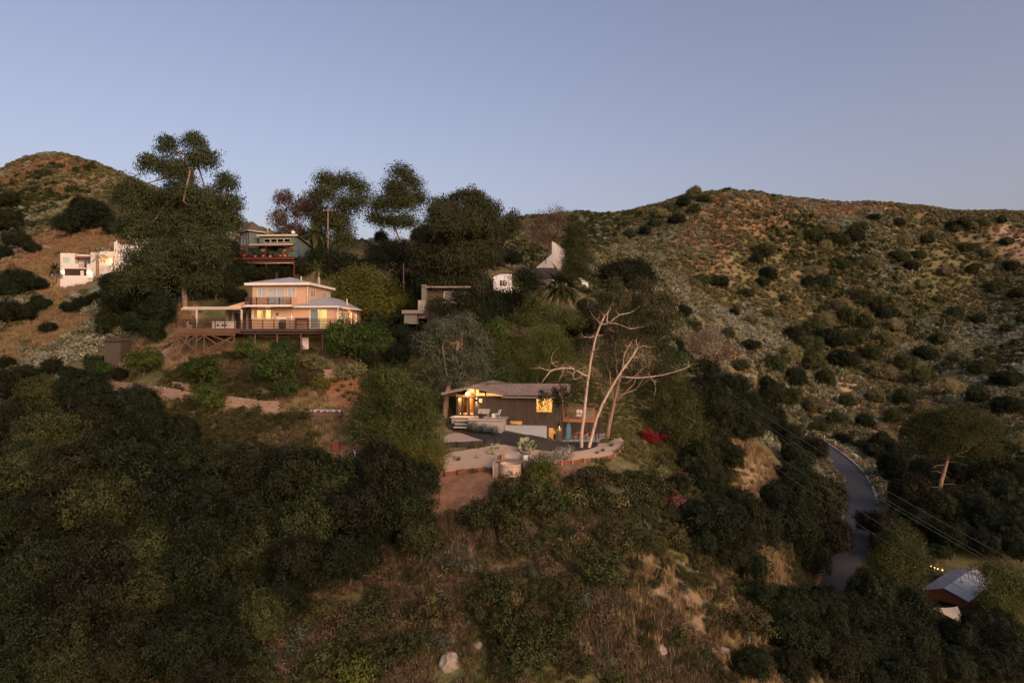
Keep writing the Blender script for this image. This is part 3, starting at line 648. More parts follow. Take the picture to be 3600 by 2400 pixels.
framed(PHT, 'window', 0.18, 3.19, 1.41, 2.7, 0.0, M_WHT, GLASS_CLEAR, 0.06, mull=[1.15, 2.15, 2.6]); framed(PHT, 'sliding_door', 8.46, 10.94, 0.02, 2.76, 0.0, M_WHT, GLASS_CLEAR, 0.08, mull=[9.7])
M_DRAPE = mat('warm_drape', (0.62, 0.42, 0.20), 0.9, 0.2, 6, stretch=(6, 1, 0.3)); M_DRAPEG = mat('grey_drape', (0.30, 0.32, 0.30), 0.9, 0.2, 6, stretch=(6, 1, 0.3))
for a, b_ in ((0.25, 0.75), (1.5, 1.95), (2.7, 3.1)): MB().box(a, b_, 0.28, 0.31, 1.45, 2.66).build('curtain', M_DRAPE, PHT)
MB().box(8.5, 9.6, 0.32, 0.35, 0.05, 2.7).build('curtain', M_DRAPEG, PHT); MB().box(9.8, 11.6, 2.9, 3.3, 0, 1.0).build('kitchen_counter', M_DARKF, PHT)
MB().prism([(1.55,1.62),(1.75,1.85),(1.55,2.05),(1.35,1.85)], -0.03, -0.02).build('sun_catcher', mat('sun_catcher', (0.55, 0.55, 0.2), 0.5), PHT)
for h in lor: framed(PHT, 'window', h[0]-0.04, h[1]+0.04, h[2]-0.03, h[3]+0.04, 12.2, M_WHT, GLASS_CLEAR if 3 < h[0] < 8 else GLASS, 0.06, mull=[(h[0]+h[1])/2], axis='x')
hip_roof(PHT, -0.84, 8.55, -0.25, 10.1, 6.45, 1.2, M_SHING, M_WHT, ridge=((3.86, 4.4), (3.86, 5.4)), fascia=0.34)
hip_roof(PHT, 6.25, 12.78, -0.65, 15.8, 3.14, 1.6, M_SHING, M_WHT, ridge=((9.4, 3.0), (9.4, 12.5)), fascia=0.2)
MB().box(0.02, 6.4, 9.4, 10.4, 3.0, 3.1).build('flat_roof', M_SHING, PHT)
for x, y, z0, z1, r in ((6.6, 1.6, 6.5, 7.5, 0.07), (8.1, 4.5, 6.4, 7.6, 0.06), (12.0, 5.4, 3.2, 4.5, 0.07)): MB().tube([(x, y, z0), (x, y, z1)], r, 8).build('vent_pipe', M_WHT, PHT)
MB().tube([(12.75, -0.6, 2.9), (12.75, -0.6, 2.6), (12.25, -0.1, 1.9), (12.25, -0.1, -0.3)], 0.06, 6).build('downspout', M_WHT, PHT)
MB().tube([(8.0, 0.3, 6.2), (8.0, 0.3, 3.4)], 0.05, 6).build('downspout', M_WHT, PHT)
# balcony
M_RAIL = mat('dark_redwood', (0.058, 0.028, 0.020), 0.7, 0.2, 2)
MB().box(-0.15, 6.5, -1.6, 0.38, 3.04, 3.3).build('balcony_floor', M_WHT, PHT)
railing(PHT, (-0.1, -1.5, 3.3), (6.4, -1.5, 3.3), 1.0, 5, 6, M_RAIL, 0.11, 0.04, 0.09, 0.15, 0.4)
railing(PHT, (-0.1, -1.5, 3.3), (-0.1, 0.3, 3.3), 1.0, 2, 6, M_RAIL, 0.09, 0.04, 0.08, 0.15, 0.2)
MB().box(6.5, 6.62, -1.5, 0.38, 3.15, 4.35).build('parapet', M_PINK, PHT)
MB().prism([(-3.9, 3.02), (-0.3, 3.02), (-0.3, 4.0)], -0.1, 0.15).build('parapet', M_PINK, PHT)
MB().bar((-3.95, 0.02, 3.06), (-0.25, 0.02, 4.05), 0.3, 0.06).build('parapet_cap', M_RAIL, PHT)
# covered patio
M_POST = mat('tan_painted_post', (0.42, 0.36, 0.29), 0.7, 0.08)
MB().sheet([(-8.3, -2.9, 2.98), (-0.2, -2.9, 2.98), (-0.2, 2.2, 3.25), (-8.3, 2.2, 3.25)], 0.09).build('patio_roof', M_WHT, PHT)
MB().box(-8.6, -0.1, -2.85, -2.7, 2.60, 2.86).build('patio_beam', M_POST, PHT)
for x, y in ((-6.4, -2.78), (0.0, -2.78), (-3.6, 1.8)): MB().box(x-0.1, x+0.1, y-0.1, y+0.1, 0, 2.6).build('patio_post', M_POST, PHT)
wall_openings(MB(), -4.9, 0.0, -0.5, 3.0, 2.2, 2.35, [(-4.4, -1.9, 0.1, 2.3), (-1.4, -0.5, 0.1, 2.3)]).build('wall', M_POST, PHT)
framed(PHT, 'sliding_door', -4.44, -1.86, 0.05, 2.34, 2.2, M_DARKF, GLASS_CLEAR, 0.07, mull=[-3.15]); framed(PHT, 'door', -1.44, -0.46, 0.05, 2.34, 2.2, M_DARKF, GLASS_CLEAR, 0.07)
MB().box(-4.9, 0, 5.6, 5.8, -0.5, 3.0).build('wall', M_DARKF, PHT); MB().box(-4.9, 0, 2.4, 5.6, -0.2, 0.0).build('floor', M_DARKF, PHT); MB().box(-4.9, -4.75, 2.36, 5.6, -0.2, 3.0).build('wall', M_POST, PHT); MB().box(-4.9, 0.0, 2.2, 5.8, 3.0, 3.12).build('flat_roof', M_SHING, PHT)
lamp('room_light', (1.7, 1.6, 2.5), 110, (1.0, 0.55, 0.22), 0.2, PHT); lamp('room_light', (10.2, 1.6, 2.55), 60, (1.0, 0.78, 0.32), 0.2, PHT); lamp('room_light', (11.0, 6.2, 2.4), 90, (1.0, 0.55, 0.2), 0.2, PHT)
lamp('eave_light', (12.8, 6.0, 2.4), 6, (1.0, 0.6, 0.25), 0.1, PHT)
# deck on stilts
DKT = thing('stilt_deck', 'long brown timber deck on braced stilts before pink house', 'deck', PH, PH_RZ)
M_DECK = mat('deck_brown', (0.105, 0.058, 0.036), 0.75, 0.22, 1.5, stretch=(0.4, 3, 3)); M_DECKD = mat('deck_dark', (0.045, 0.033, 0.026), 0.8, 0.2)
for i in range(34): MB().box(-8.0, 0.25, -5.1+i*0.146, -5.1+i*0.146+0.136, -0.04, 0.0).build('deck_board', M_DECK, DKT)
for i in range(25): MB().box(0.27, 16.0, -3.7+i*0.146, -3.7+i*0.146+0.136, -0.06, -0.02).build('deck_board', M_DECK, DKT)
for k in range(4): MB().box(-8.05+k*2.07, -8.05+(k+1)*2.07-0.01, -5.18, -5.12, -0.68, 0.02).build('fascia_board', M_DECK, DKT)
for x in (-8.06, 0.22): MB().box(x, x+0.06, -5.11, -0.1, -0.66, -0.045).build('fascia_board', M_DECK, DKT)
for k in range(5): MB().box(0.3+k*3.14, 0.3+(k+1)*3.14-0.01, -3.78, -3.72, -0.42, -0.01).build('fascia_board', M_DECKD, DKT)
for y in (-3.4, -1.2): MB().box(-7.9, 15.5, y-0.08, y+0.08, -0.75, -0.46).build('beam', M_DECKD, DKT)
MB().box(-7.9, 0.2, -5.05, -4.9, -0.95, -0.70).build('beam', M_DECK, DKT)
railing(DKT, (-7.95, -5.12, 0), (0.2, -5.12, 0), 1.2, 7, 5, M_RAIL, 0.10, 0.04, 0.08, 0.25, 0.6)
railing(DKT, (-7.95, -5.12, 0), (-7.95, -0.3, 0), 1.2, 4, 5, M_RAIL, 0.10, 0.04, 0.08, 0.25, 0.6)
railing(DKT, (0.3, -3.72, 0), (15.9, -3.72, 0), 1.2, 11, 6, M_RAIL, 0.10, 0.04, 0.09, 0.2, 0.4)
SP = [(-7.7, -4.95), (-5.2, -4.95), (-4.1, -4.95), (0.05, -4.95), (-7.7, -2.0), (-4.5, -2.0), (0.0, -2.0)]
for x, y in SP: MB().box(x-0.07, x+0.07, y-0.07, y+0.07, gl(PH, PH_RZ, x, y)-0.3, -0.70 if y > -4 else -0.96).build('stilt', M_DECK, DKT)
for x in (2.2, 5.3, 8.6, 11.6, 14.6): MB().tube([(x, -3.4, gl(PH, PH_RZ, x, -3.4)-0.3), (x, -3.4, -0.76)], 0.1, 8).build('stilt', M_DECK, DKT)
for a, b_ in (((-7.7, -2.6), (-5.2, -1.0)), ((-7.7, -1.0), (-5.2, -3.0)), ((-4.0, -1.0), (-2.2, -2.2)), ((-4.2, -1.0), (-5.2, -1.8)), ((0.0, -1.0), (-4.1, -3.0)), ((0.0, -2.0), (-3.0, -1.0)), ((-7.7, -3.6), (-6.4, -1.0)), ((0.0, -1.0), (-5.2, -4.4))):
    MB().bar((a[0], -5.07, a[1]), (b_[0], -5.07, max(b_[1], gl(PH, PH_RZ, b_[0], -5)-0.1)), 0.05, 0.14).build('brace', M_DECK, DKT)
for a, b_ in (((-7.7, -4.9), (-7.7, -2.0)), ((-5.2, -4.9), (-4.5, -2.0))):
    MB().bar((a[0], a[1], -1.0), (b_[0], b_[1], gl(PH, PH_RZ, b_[0], b_[1])+0.2), 0.05, 0.14).build('brace', M_DECK, DKT)

# ---------------------------------------------------------------- teal house with tower
THT = thing('teal_house', 'teal timber house with pointed corner tower and red deck', 'house', TH, TH_RZ)
M_TEAL = mat('teal_siding', (0.088, 0.125, 0.118), 0.8, 0.08, 2, stretch=(0.3, 0.3, 6)); M_TRF = mat('brown_shingle', (0.075, 0.06, 0.055), 0.9, 0.2, 6)
M_RED = mat('red_stained_wood', (0.075, 0.022, 0.016), 0.65, 0.2, 2); M_CREAM = mat('cream_trim', (0.46, 0.42, 0.33), 0.7, 0.06)
win = [(0.85+1.2*k, 0.85+1.2*k+1.12, 3.03, 3.58) for k in range(4)]
door = [(0.7,1.7,0.1,2.0),(2.2,3.4,0.05,2.0),(3.8,5.0,0.05,2.0)]
block(THT, 0, 6.5, 0, 7, -0.9, 4.1, M_TEAL, front=win+door, right=[(1.2, 2.0, 0.05, 2.05)])
for h in win: framed(THT, 'window', h[0]-0.03, h[1]+0.03, h[2]-0.03, h[3]+0.03, 0, M_CREAM, GLASS, 0.06)
for h in door: framed(THT, 'glass_door', h[0]-0.03, h[1]+0.03, h[2]-0.03, h[3]+0.03, 0, M_TEAL, GLASS, 0.07)
framed(THT, 'blue_door', 1.2, 2.0, 0.05, 2.05, 6.5, mat('blue_paint', (0.02, 0.09, 0.30), 0.5), mat('blue_paint', (0,0,0)), 0.1, axis='x')
MB().box(0.2, 6.3, 0.2, 6.8, -0.2, -0.02).build('floor', M_FLOOR, THT)
MB().sheet([(-0.3, -0.35, 4.32), (6.95, -0.35, 4.32), (6.95, 7.4, 3.2), (-0.3, 7.4, 3.2)], 0.12).build('roof', M_TRF, THT)
MB().box(-0.35, 7.0, -0.42, -0.36, 4.05, 4.34).build('fascia', M_CREAM, THT)
MB().sheet([(-1.2, -1.2, 2.55), (6.5, -1.2, 2.55), (6.5, -0.02, 2.85), (0.0, -0.02, 2.85)], 0.08).build('porch_roof', M_TRF, THT)
MB().sheet([(-2.1, -2.9, 2.12), (6.2, -2.9, 2.12), (6.6, -1.2, 2.46), (-1.2, -1.2, 2.46)], 0.06).build('porch_canopy', mat('weathered_sheet', (0.22, 0.19, 0.16), 0.7), THT)
MB().box(-1.25, 6.6, -1.28, -1.21, 2.44, 2.58).build('fascia', M_CREAM, THT)
MB().box(-2.1, 6.2, -2.95, -2.85, 1.95, 2.06).build('porch_beam', M_RED, THT)
for x in (-1.6, 2.4, 6.1): MB().box(x-0.07, x+0.07, -2.9, -2.76, 0, 1.95).build('porch_post', M_RED, THT)
for x, y in ((-1.8, -2.7), (6.3, -2.7)): MB().bar((x, y, 1.2), (x+(0.7 if x < 0 else -0.7), y, 1.95), 0.08).build('porch_brace', M_RED, THT)
MB().box(-3.0, 7.7, -3.4, -0.02, -0.12, 0.0).build('deck_floor', M_RED, THT); MB().box(-3.05, 7.75, -3.48, -3.41, -0.42, 0.02).build('deck_fascia', M_RED, THT)
MB().box(-2.6, 7.6, -3.2, -3.0, -0.95, -0.55).build('beam', M_RED, THT); MB().tube([(-0.5, -3.3, -1.02), (7.4, -3.3, -1.02)], 0.05, 6).build('pipe', M_CREAM, THT)
for x in (-2.4, 2.6, 7.5):
    MB().box(x-0.1, x+0.1, -3.2, -3.0, gl(TH, TH_RZ, x, -3.1)-0.4, -0.96).build('stilt', M_RED, THT)
for i in range(9):
    x = -2.95+i*1.325; MB().box(x-0.03, x+0.03, -3.36, -3.30, 0, 0.98).build('railing_post', M_RED, THT)
MB().box(-3.0, 7.7, -3.37, -3.29, 0.98, 1.02).build('top_rail', M_RED, THT)
for k in range(4): MB().tube([(-2.95, -3.33, 0.2+0.2*k), (7.65, -3.33, 0.2+0.2*k)], 0.008, 4).build('cable', M_CABLE, THT)
for x in (-2.97, 7.67):
    MB().box(x-0.03, x+0.03, -3.28, -0.1, 0.98, 1.02).build('top_rail', M_RED, THT)
MB().tube([(0.8, 1.5, 3.9), (0.8, 1.5, 7.3)], 0.13, 10).build('chimney_pipe', mat('galvanised', (0.36, 0.36, 0.37), 0.4, 0.1, metal=0.6), THT)
MB().lathe([(0.13, 7.3), (0.2, 7.36), (0.2, 7.5), (0.01, 7.62)], 10, (0.8, 1.5, 0)).build('chimney_cap', M_TRF, THT)
ds = MB().lathe([(0.01, 0.0), (0.2, 0.03), (0.34, 0.1)], 12).build('satellite_dish', mat('pale_grey', (0.5, 0.5, 0.52), 0.5), THT); ds.location = (6.0, 0.2, 4.75); ds.rotation_euler = (1.2, 0.3, 0.4)
MB().tube([(6.0, 0.25, 4.3), (6.0, 0.25, 4.75)], 0.03, 6).build('dish_mast', M_CABLE, THT)
# tower, turned to the house
th = math.radians(35.5); t0 = (-1.75, -0.35); dl = (-math.cos(th), math.sin(th)); dr = (math.sin(th), math.cos(th))
def tw(mb): mb.v = [(t0[0]-a*dl[0]*-1+b_*dr[0], t0[1]+a*dl[1]+b_*dr[1], c_) for a, b_, c_ in [(x, y, z) for x, y, z in mb.v]]; return mb
hl = [(0.4,2.5,2.8,3.95),(0.4,2.5,4.05,4.85),(0.5,2.3,0.9,2.2)]
tw(wall_openings(MB(), 0, 3, -2.2, 5.1, 0, 0.16, hl)).build('tower_wall', M_TEAL, THT)
tw(MB().box(0, 0.16, 0.16, 3, -2.2, 5.1)).build('tower_wall', M_TEAL, THT); tw(MB().box(0, 3, 2.84, 3, -2.2, 5.1)).build('tower_wall', M_TEAL, THT); tw(MB().box(2.84, 3, 0.16, 2.84, -2.2, 5.1)).build('tower_wall', M_TEAL, THT)
for h in hl:
    fb = MB(); x0, x1, z0, z1 = h; f_ = 0.09
    fb.box(x0, x1, -0.03, 0.1, z0, z0+f_); fb.box(x0, x1, -0.03, 0.1, z1-f_, z1); fb.box(x0, x0+f_, -0.03, 0.1, z0+f_, z1-f_); fb.box(x1-f_, x1, -0.03, 0.1, z0+f_, z1-f_); fb.box((x0+x1)/2-0.05, (x0+x1)/2+0.05, -0.02, 0.09, z0+f_, z1-f_)
    w_ = tw(fb).build('window', M_CREAM, THT); tw(MB().box(x0+0.05, x1-0.05, 0.03, 0.045, z0+0.05, z1-0.05)).build('pane', GLASS, w_)
tw(MB().add([(-0.5,-0.5,5.1),(3.5,-0.5,5.1),(3.5,3.5,5.1),(-0.5,3.5,5.1),(1.5,1.5,7.1)], [(0,1,4),(1,2,4),(2,3,4),(3,0,4),(3,2,1,0)])).build('tower_roof', M_TRF, THT)
fb = MB(); fb.box(-0.55,3.55,-0.55,-0.5,4.98,5.13); fb.box(-0.55,-0.5,-0.5,3.55,4.98,5.12); fb.box(3.5,3.55,-0.5,3.55,4.98,5.12); tw(fb).build('tower_eave', M_CREAM, THT)

# ---------------------------------------------------------------- white villa on the left slope
WHT = thing('white_villa', 'white flat roofed stucco villa with brown garage door on grassy slope', 'house', WH, WH_RZ)
M_STU = mat('white_stucco', (0.54, 0.52, 0.49), 0.9, 0.05, 0.6); M_GAR = mat('brown_garage', (0.035, 0.020, 0.017), 0.7, 0.1, 2, stretch=(6, 1, 1)); M_CLAY = mat('red_clay', (0.16, 0.065, 0.045), 0.8, 0.2, 6)
block(WHT, 0, 3.4, 0, 7, -0.5, 6.0, M_STU, front=[(0.6, 2.2, 3.5, 4.8), (1.0, 3.5, 0, 2.0)])
MB().box(0, 3.4, 0.2, 6.8, 5.75, 5.85).build('roof', M_STU, WHT)
wall_openings(MB(), 3.42, 7.1, -0.5, 2.35, 0.0, 0.2, [(3.3, 6.1, 0, 2.0)]).build('wall', M_STU, WHT)
for k in range(4): MB().box(1.0+k*1.275, 1.0+(k+1)*1.275-0.015, 0.1, 0.14, 0, 2.0).build('garage_panel', M_GAR, WHT)
MB().box(0.9, 6.2, -0.1, 0.02, 2.0, 2.15).build('garage_lintel', M_GAR, WHT)
framed(WHT, 'window', 0.56, 2.24, 3.46, 4.84, 0, M_WHT, None, 0.06); MB().box(0.6, 2.2, 0.12, 0.14, 3.5, 4.8).build('window_shade', mat('pale_aqua', (0.34, 0.46, 0.42), 0.4), WHT)
wall_openings(MB(), 3.4, 7.1, 2.3, 5.4, 1.8, 2.0, [(4.6, 6.2, 2.45, 4.5)]).build('wall', M_STU, WHT); framed(WHT, 'sliding_door', 4.6, 6.2, 2.45, 4.5, 1.8, M_WHT, GLASS, 0.07, mull=[5.5])
MB().box(3.42, 7.1, -0.05, 1.8, 2.3, 2.45).build('balcony_floor', M_STU, WHT); MB().box(3.42, 4.3, -0.08, 0.1, 2.45, 3.4).build('parapet', M_STU, WHT); MB().box(6.2, 7.1, -0.08, 0.1, 2.45, 3.4).build('parapet', M_STU, WHT)
rb = MB(); rb.box(4.3, 6.2, -0.02, 0.02, 3.2, 3.26)
for k in range(14): rb.box(4.35+k*0.135, 4.375+k*0.135, -0.015, 0.015, 2.45, 3.2)
rb.build('balcony_railing', M_DARKF, WHT)
MB().sheet([(3.4, -0.25, 4.85), (7.1, -0.25, 4.85), (7.1, 0.8, 5.4), (3.4, 0.8, 5.4)], 0.1).build('tile_eave', M_CLAY, WHT); MB().box(3.4, 7.1, 0.8, 6.5, 5.3, 5.75).build('parapet_roof', M_STU, WHT)
MB().box(7.1, 8.75, -0.2, 6, -0.5, 6.25).build('wall', M_STU, WHT, 0.1)
MB().box(8.75, 12.3, 0.6, 6, 5.75, 6.6).build('entry_beam', M_STU, WHT); MB().box(8.75, 12.3, 3.0, 3.2, 2.8, 5.75).build('wall', M_STU, WHT); MB().box(8.75, 12.3, 0, 3.0, 1.5, 3.0).build('entry_floor', M_STU, WHT)
MB().box(10.9, 11.5, 2.9, 3.0, 3.0, 5.3).build('entry_door', M_CLAY, WHT); framed(WHT, 'window', 11.6, 12.2, 3.4, 5.2, 2.95, M_WHT, GLASS, 0.06, trans=[4.0, 4.6])
MB().box(12.3, 13.1, 0.4, 1.8, 1.5, 9.0).build('chimney', M_STU, WHT, 0.06); MB().tube([(12.7, 1.0, 9.0), (12.7, 1.0, 9.6)], 0.14, 8).build('chimney_pot', M_WHT, WHT)
block(WHT, 13.1, 18.4, 0.9, 8, 1.5, 8.3, M_STU, front=[(14.2, 17.2, 4.0, 6.6)]); MB().box(13.2, 18.3, 1, 7.9, 8.0, 8.15).build('roof', M_STU, WHT)
framed(WHT, 'window', 14.15, 17.25, 3.95, 6.65, 0.9, M_WHT, glass('blue_glass', (0.25, 0.28, 0.32), 0.35), 0.07, mull=[15.4])
MB().prism([(7.2, -0.3), (13.2, 1.6), (13.2, 3.1), (11.2, 3.0), (9.6, 2.0), (8.2, 0.9), (7.2, 0.6)], -1.2, -0.9).build('stair_wall', M_STU, WHT)
for x, z in ((0.55, 1.25), (6.55, 1.2)):
    MB().box(x-0.14, x+0.14, -0.2, -0.01, z-0.2, z+0.2).build('wall_light', M_BULB, WHT); lamp('sconce_light', (x, -0.5, z), 5, (1, 0.6, 0.25), 0.12, WHT)
MB().lathe([(0.01,-0.2),(0.2,0),(0.01,0.2)], 10, (10.6, 2.4, 4.6)).build('porch_lamp', M_BULB, WHT); lamp('porch_light', (10.6, 1.8, 4.5), 16, (1, 0.55, 0.22), 0.2, WHT); lamp('porch_light', (11.8, 2.2, 4.6), 10, (1, 0.6, 0.25), 0.2, WHT)
CW = thing('courtyard_wall', 'low curved white stucco wall round the villa courtyard', 'wall', WH, WH_RZ)
arc = [(-1.3+4.9*(1-math.cos(a)) if False else -1.4+math.sin(a)*4.8, -1.0-4.2*math.sin(a*0.9)) for a in np.linspace(0, math.pi/2, 12)]
for i in range(11):
    a, b_ = arc[i], arc[i+1]; MB().bar((a[0], a[1], -0.2), (b_[0]+0.02, b_[1], -0.2), 0.25, 1.5).build('wall_panel', M_STU, CW)
MB().box(3.4, 10.2, -5.4, -5.1, -1.6, 0.0).build('wall_panel', M_STU, CW); MB().box(3.4, 10.6, -6.6, -6.35, -3.2, -0.9).build('wall_panel', M_STU, CW)
for x in (7.6, 9.6): MB().box(x-0.3, x+0.3, -5.35, -4.9, 0.0, 1.2 if x < 9 else 1.9).build('pillar', M_STU, CW, 0.05)
MB().box(9.5, 9.9, -5.44, -5.36, 0.35, 0.75).build('pillar_light', M_BULB, CW); lamp('pillar_lamp', (9.7, -5.9, 0.5), 12, (1, 0.6, 0.25), 0.1, CW)
GH = thing('guest_hut', 'small white guest hut beside dark fence below the villa', 'shed', loc2w(WH, WH_RZ, 14.5, -6, -1.2), WH_RZ)
block(GH, 0, 3.2, 0, 2.6, -1.5, 1.3, M_STU, front=[(1.4, 2.4, -0.2, 0.9)]); MB().box(-0.3, 3.6, -0.4, 3, 1.3, 1.5).build('roof', M_STU, GH, 0.05); framed(GH, 'window', 1.36, 2.44, -0.24, 0.94, 0, M_WHT, GLASS, 0.07)
MB().box(-3.6, -0.2, 0.4, 0.5, -1.6, 1.3).build('fence_panel', M_DARKF, GH); MB().box(-1.1, -0.9, 0.2, 0.38, -0.4, 0.2).build('wall_light', M_BULB, GH); lamp('hut_light', (-1.0, -0.2, -0.1), 10, (1, 0.6, 0.25), 0.1, GH)

# ---------------------------------------------------------------- houses among the trees
M_WHB = mat('cool_white_wall', (0.55, 0.57, 0.62), 0.8, 0.05); M_GREYS = mat('grey_green_siding', (0.12, 0.122, 0.108), 0.8, 0.1, 2, stretch=(6, 6, 0.3)); M_BRN = mat('brown_roof', (0.062, 0.05, 0.046), 0.9, 0.2, 4)
def pl(pts, d, o): return [((px-1800)/F*d-o.x, CAMZ+(1200-py)/F*d-o.z) for px, py in pts]
o = at(1940, 146); AH = thing('angular_house', 'white house with steep pointed wedge wall above brown roof behind palm', 'house', o)
MB().prism(pl([(1884,941),(1941,892),(1941,847),(1987,880),(1996,960),(1990,1020),(1884,1020)], 146, o), 0, 5).build('wedge_wall', M_STU, AH)
a_ = pl([(1878,984),(1960,984),(1955,938),(1884,938)], 144, o); MB().sheet([(a_[0][0],-4.0,a_[0][1]),(a_[1][0],-4.0,a_[1][1]),(a_[2][0],-0.2,a_[2][1]),(a_[3][0],-0.2,a_[3][1])], 0.12).build('roof', M_BRN, AH)
MB().tube([(pl([(1919,925)],146,o)[0][0], -0.3, pl([(1919,928)],146,o)[0][1]), (pl([(1919,900)],146,o)[0][0], -0.3, pl([(1919,900)],146,o)[0][1])], 0.08, 6).build('flue', M_DARKF, AH)
framed(AH, 'window', *[v for v in (pl([(1909,925)],146,o)[0][0], pl([(1916,925)],146,o)[0][0], pl([(1909,936)],146,o)[0][1], pl([(1909,925)],146,o)[0][1])], -0.03, M_CREAM, GLASS, 0.05)
dw = hit(1765, 1030, 60).y+0.3; yw = dw-146
q = pl([(1733,1050),(1733,972),(1760,961),(1800,961),(1800,1050)], dw, o); MB().prism(q, yw, yw+5).build('side_wing', M_WHB, AH)
qq = pl([(1756,1006),(1784,984)], dw, o); framed(AH, 'window', qq[0][0], qq[1][0], qq[0][1], qq[1][1], yw-0.05, M_WHT, glass('dark_pane', (0.1, 0.1, 0.12), 0.4), 0.08, mull=[(qq[0][0]*2+qq[1][0])/3])
MB().bar((q[1][0]-0.2, yw+2.4, q[1][1]), (q[2][0], yw+2.4, q[2][1]+0.08), 5.6, 0.12).build('wing_eave', M_BRN, AH); MB().bar((q[2][0], yw+2.4, q[2][1]+0.08), (q[3][0]+0.3, yw+2.4, q[3][1]+0.08), 5.6, 0.12).build('wing_eave', M_BRN, AH)
dw = hit(2057, 1030, 60).y+0.3; yw = dw-146
q = pl([(2035,1050),(2035,976),(2047,976),(2068,992),(2068,1050)], dw, o); MB().prism(q, yw, yw+4).build('side_wing', M_WHB, AH); MB().bar((q[2][0]-0.1, yw+1.9, q[2][1]+0.05), (q[3][0]+0.2, yw+1.9, q[3][1]), 4.6, 0.12).build('wing_eave', M_BRN, AH); qq = pl([(2050,1024),(2059,1000)], dw, o); MB().box(qq[0][0], qq[1][0], yw-0.05, yw+0.02, qq[0][1], qq[1][1]).build('door', M_DARKF, AH)
o = at(1560, 101); SH = thing('sheltered_house', 'grey green boarded house with chimney half hidden behind leaning tree', 'house', o)
q = lambda l: pl(l, 101, o)
MB().prism(q([(1482,1120),(1482,1000),(1500,1000),(1500,1120)]), 0, 6).build('wall', M_GREYS, SH)
wall_openings(MB(), q([(1500,1)])[0][0], q([(1645,1)])[0][0], q([(0,1150)])[0][1], q([(0,1012)])[0][1], 1.0, 1.2, [(q([(1560,1)])[0][0], q([(1630,1)])[0][0], q([(0,1060)])[0][1], q([(0,1025)])[0][1])]).build('wall', M_SIDE, SH)
MB().box(q([(1500,1)])[0][0], q([(1645,1)])[0][0], 5.8, 6, q([(0,1150)])[0][1], q([(0,1012)])[0][1]).build('wall', M_GREYS, SH)
framed(SH, 'window', q([(1558,1)])[0][0], q([(1632,1)])[0][0], q([(0,1062)])[0][1], q([(0,1023)])[0][1], 1.0, M_WHT, GLASS, 0.08, mull=[q([(1595,1)])[0][0]])
MB().box(q([(1495,1)])[0][0], q([(1655,1)])[0][0], -0.2, 6.3, q([(0,1012)])[0][1], q([(0,1006)])[0][1]).build('roof', M_TRIM, SH)
MB().box(q([(1598,1)])[0][0], q([(1642,1)])[0][0], -0.8, 1.0, q([(0,1070)])[0][1], q([(0,1066)])[0][1]).build('balcony_floor', M_WHT, SH)
rb = MB(); x0 = q([(1598,1)])[0][0]; x1 = q([(1642,1)])[0][0]; zb = q([(0,1066)])[0][1]; rb.box(x0, x1, -0.8, -0.76, zb+0.85, zb+0.9)
for k in range(10): rb.box(x0+k*(x1-x0)/10, x0+k*(x1-x0)/10+0.03, -0.8, -0.77, zb, zb+0.85)
rb.build('balcony_railing', M_DARKF, SH)
MB().box(q([(1474,1)])[0][0], q([(1499,1)])[0][0], -1.4, -0.3, q([(0,1120)])[0][1], q([(0,1057)])[0][1]).build('chimney', mat('tan_block', (0.27, 0.24, 0.21), 0.9), SH)
MB().box(q([(1424,1)])[0][0], q([(1500,1)])[0][0], -3, -0.1, q([(0,1105)])[0][1], q([(0,1093)])[0][1]).build('flat_roof', M_TRIM, SH); MB().box(q([(1430,1)])[0][0], q([(1474,1)])[0][0], -2.5, -0.2, q([(0,1140)])[0][1], q([(0,1105)])[0][1]).build('wall', M_GREYS, SH)
def shed(name, label, px0, px1, pyt, pye, pyb, d, wm, rm, depth=4, gable=True, win=False):
    o = at((px0+px1)/2, d); w = (px1-px0)/F*d; zt = CAMZ+(1200-pyt)/F*d-o.z; ze = CAMZ+(1200-pye)/F*d-o.z; zb = min(-0.5, CAMZ+(1200-pyb)/F*d-o.z)
    t = thing(name, label, 'shed' if 'house' not in name else 'house', o)
    block(t, -w/2+0.2, w/2-0.2, 0, depth, zb, ze, wm, front=[(-w*0.15, w*0.15, ze-1.4, ze-0.5)] if win else ())
    if win: framed(t, 'window', -w*0.15-0.03, w*0.15+0.03, ze-1.43, ze-0.47, 0, M_WHT, GLASS, 0.06)
    if gable:
        MB().prism([(-w/2+0.2, ze), (w/2-0.2, ze), (0, zt-0.1)], 0.01, 0.15).build('gable_wall', wm, t)
        for s_ in (-1, 1): MB().sheet([(s_*w/2, -0.4, ze-0.08), (s_*w/2, depth+0.4, ze-0.08), (0, depth+0.4, zt), (0, -0.4, zt)][::s_], 0.1).build('roof', rm, t)
    else: MB().sheet([(-w/2, -0.4, ze), (w/2, -0.4, ze), (w/2, depth+0.4, zt), (-w/2, depth+0.4, zt)], 0.1).build('roof', rm, t)
    return t
shed('garden_shed', 'grey gabled garden shed peeping above the yellow green tree', 1300, 1358, 949, 974, 1000, 117, M_GREYS, M_WHB)
shed('lean_to_shed', 'pale flat roofed shed below the two tall sycamores', 1230, 1300, 908, 914, 940, 128, M_GREYS, M_WHB, gable=False)
shed('ridge_house', 'grey gabled house on the ridge between the two sycamores', 1236, 1312, 836, 862, 900, 158, M_GREYS, M_BRN, 6, True, True)
shed('storage_hut', 'small dark storage hut under oaks at edge of dry slope', 362, 428, 1188, 1196, 1250, 97, mat('hut_boards', (0.055, 0.045, 0.036), 0.9), M_BRN, 3, False, False)
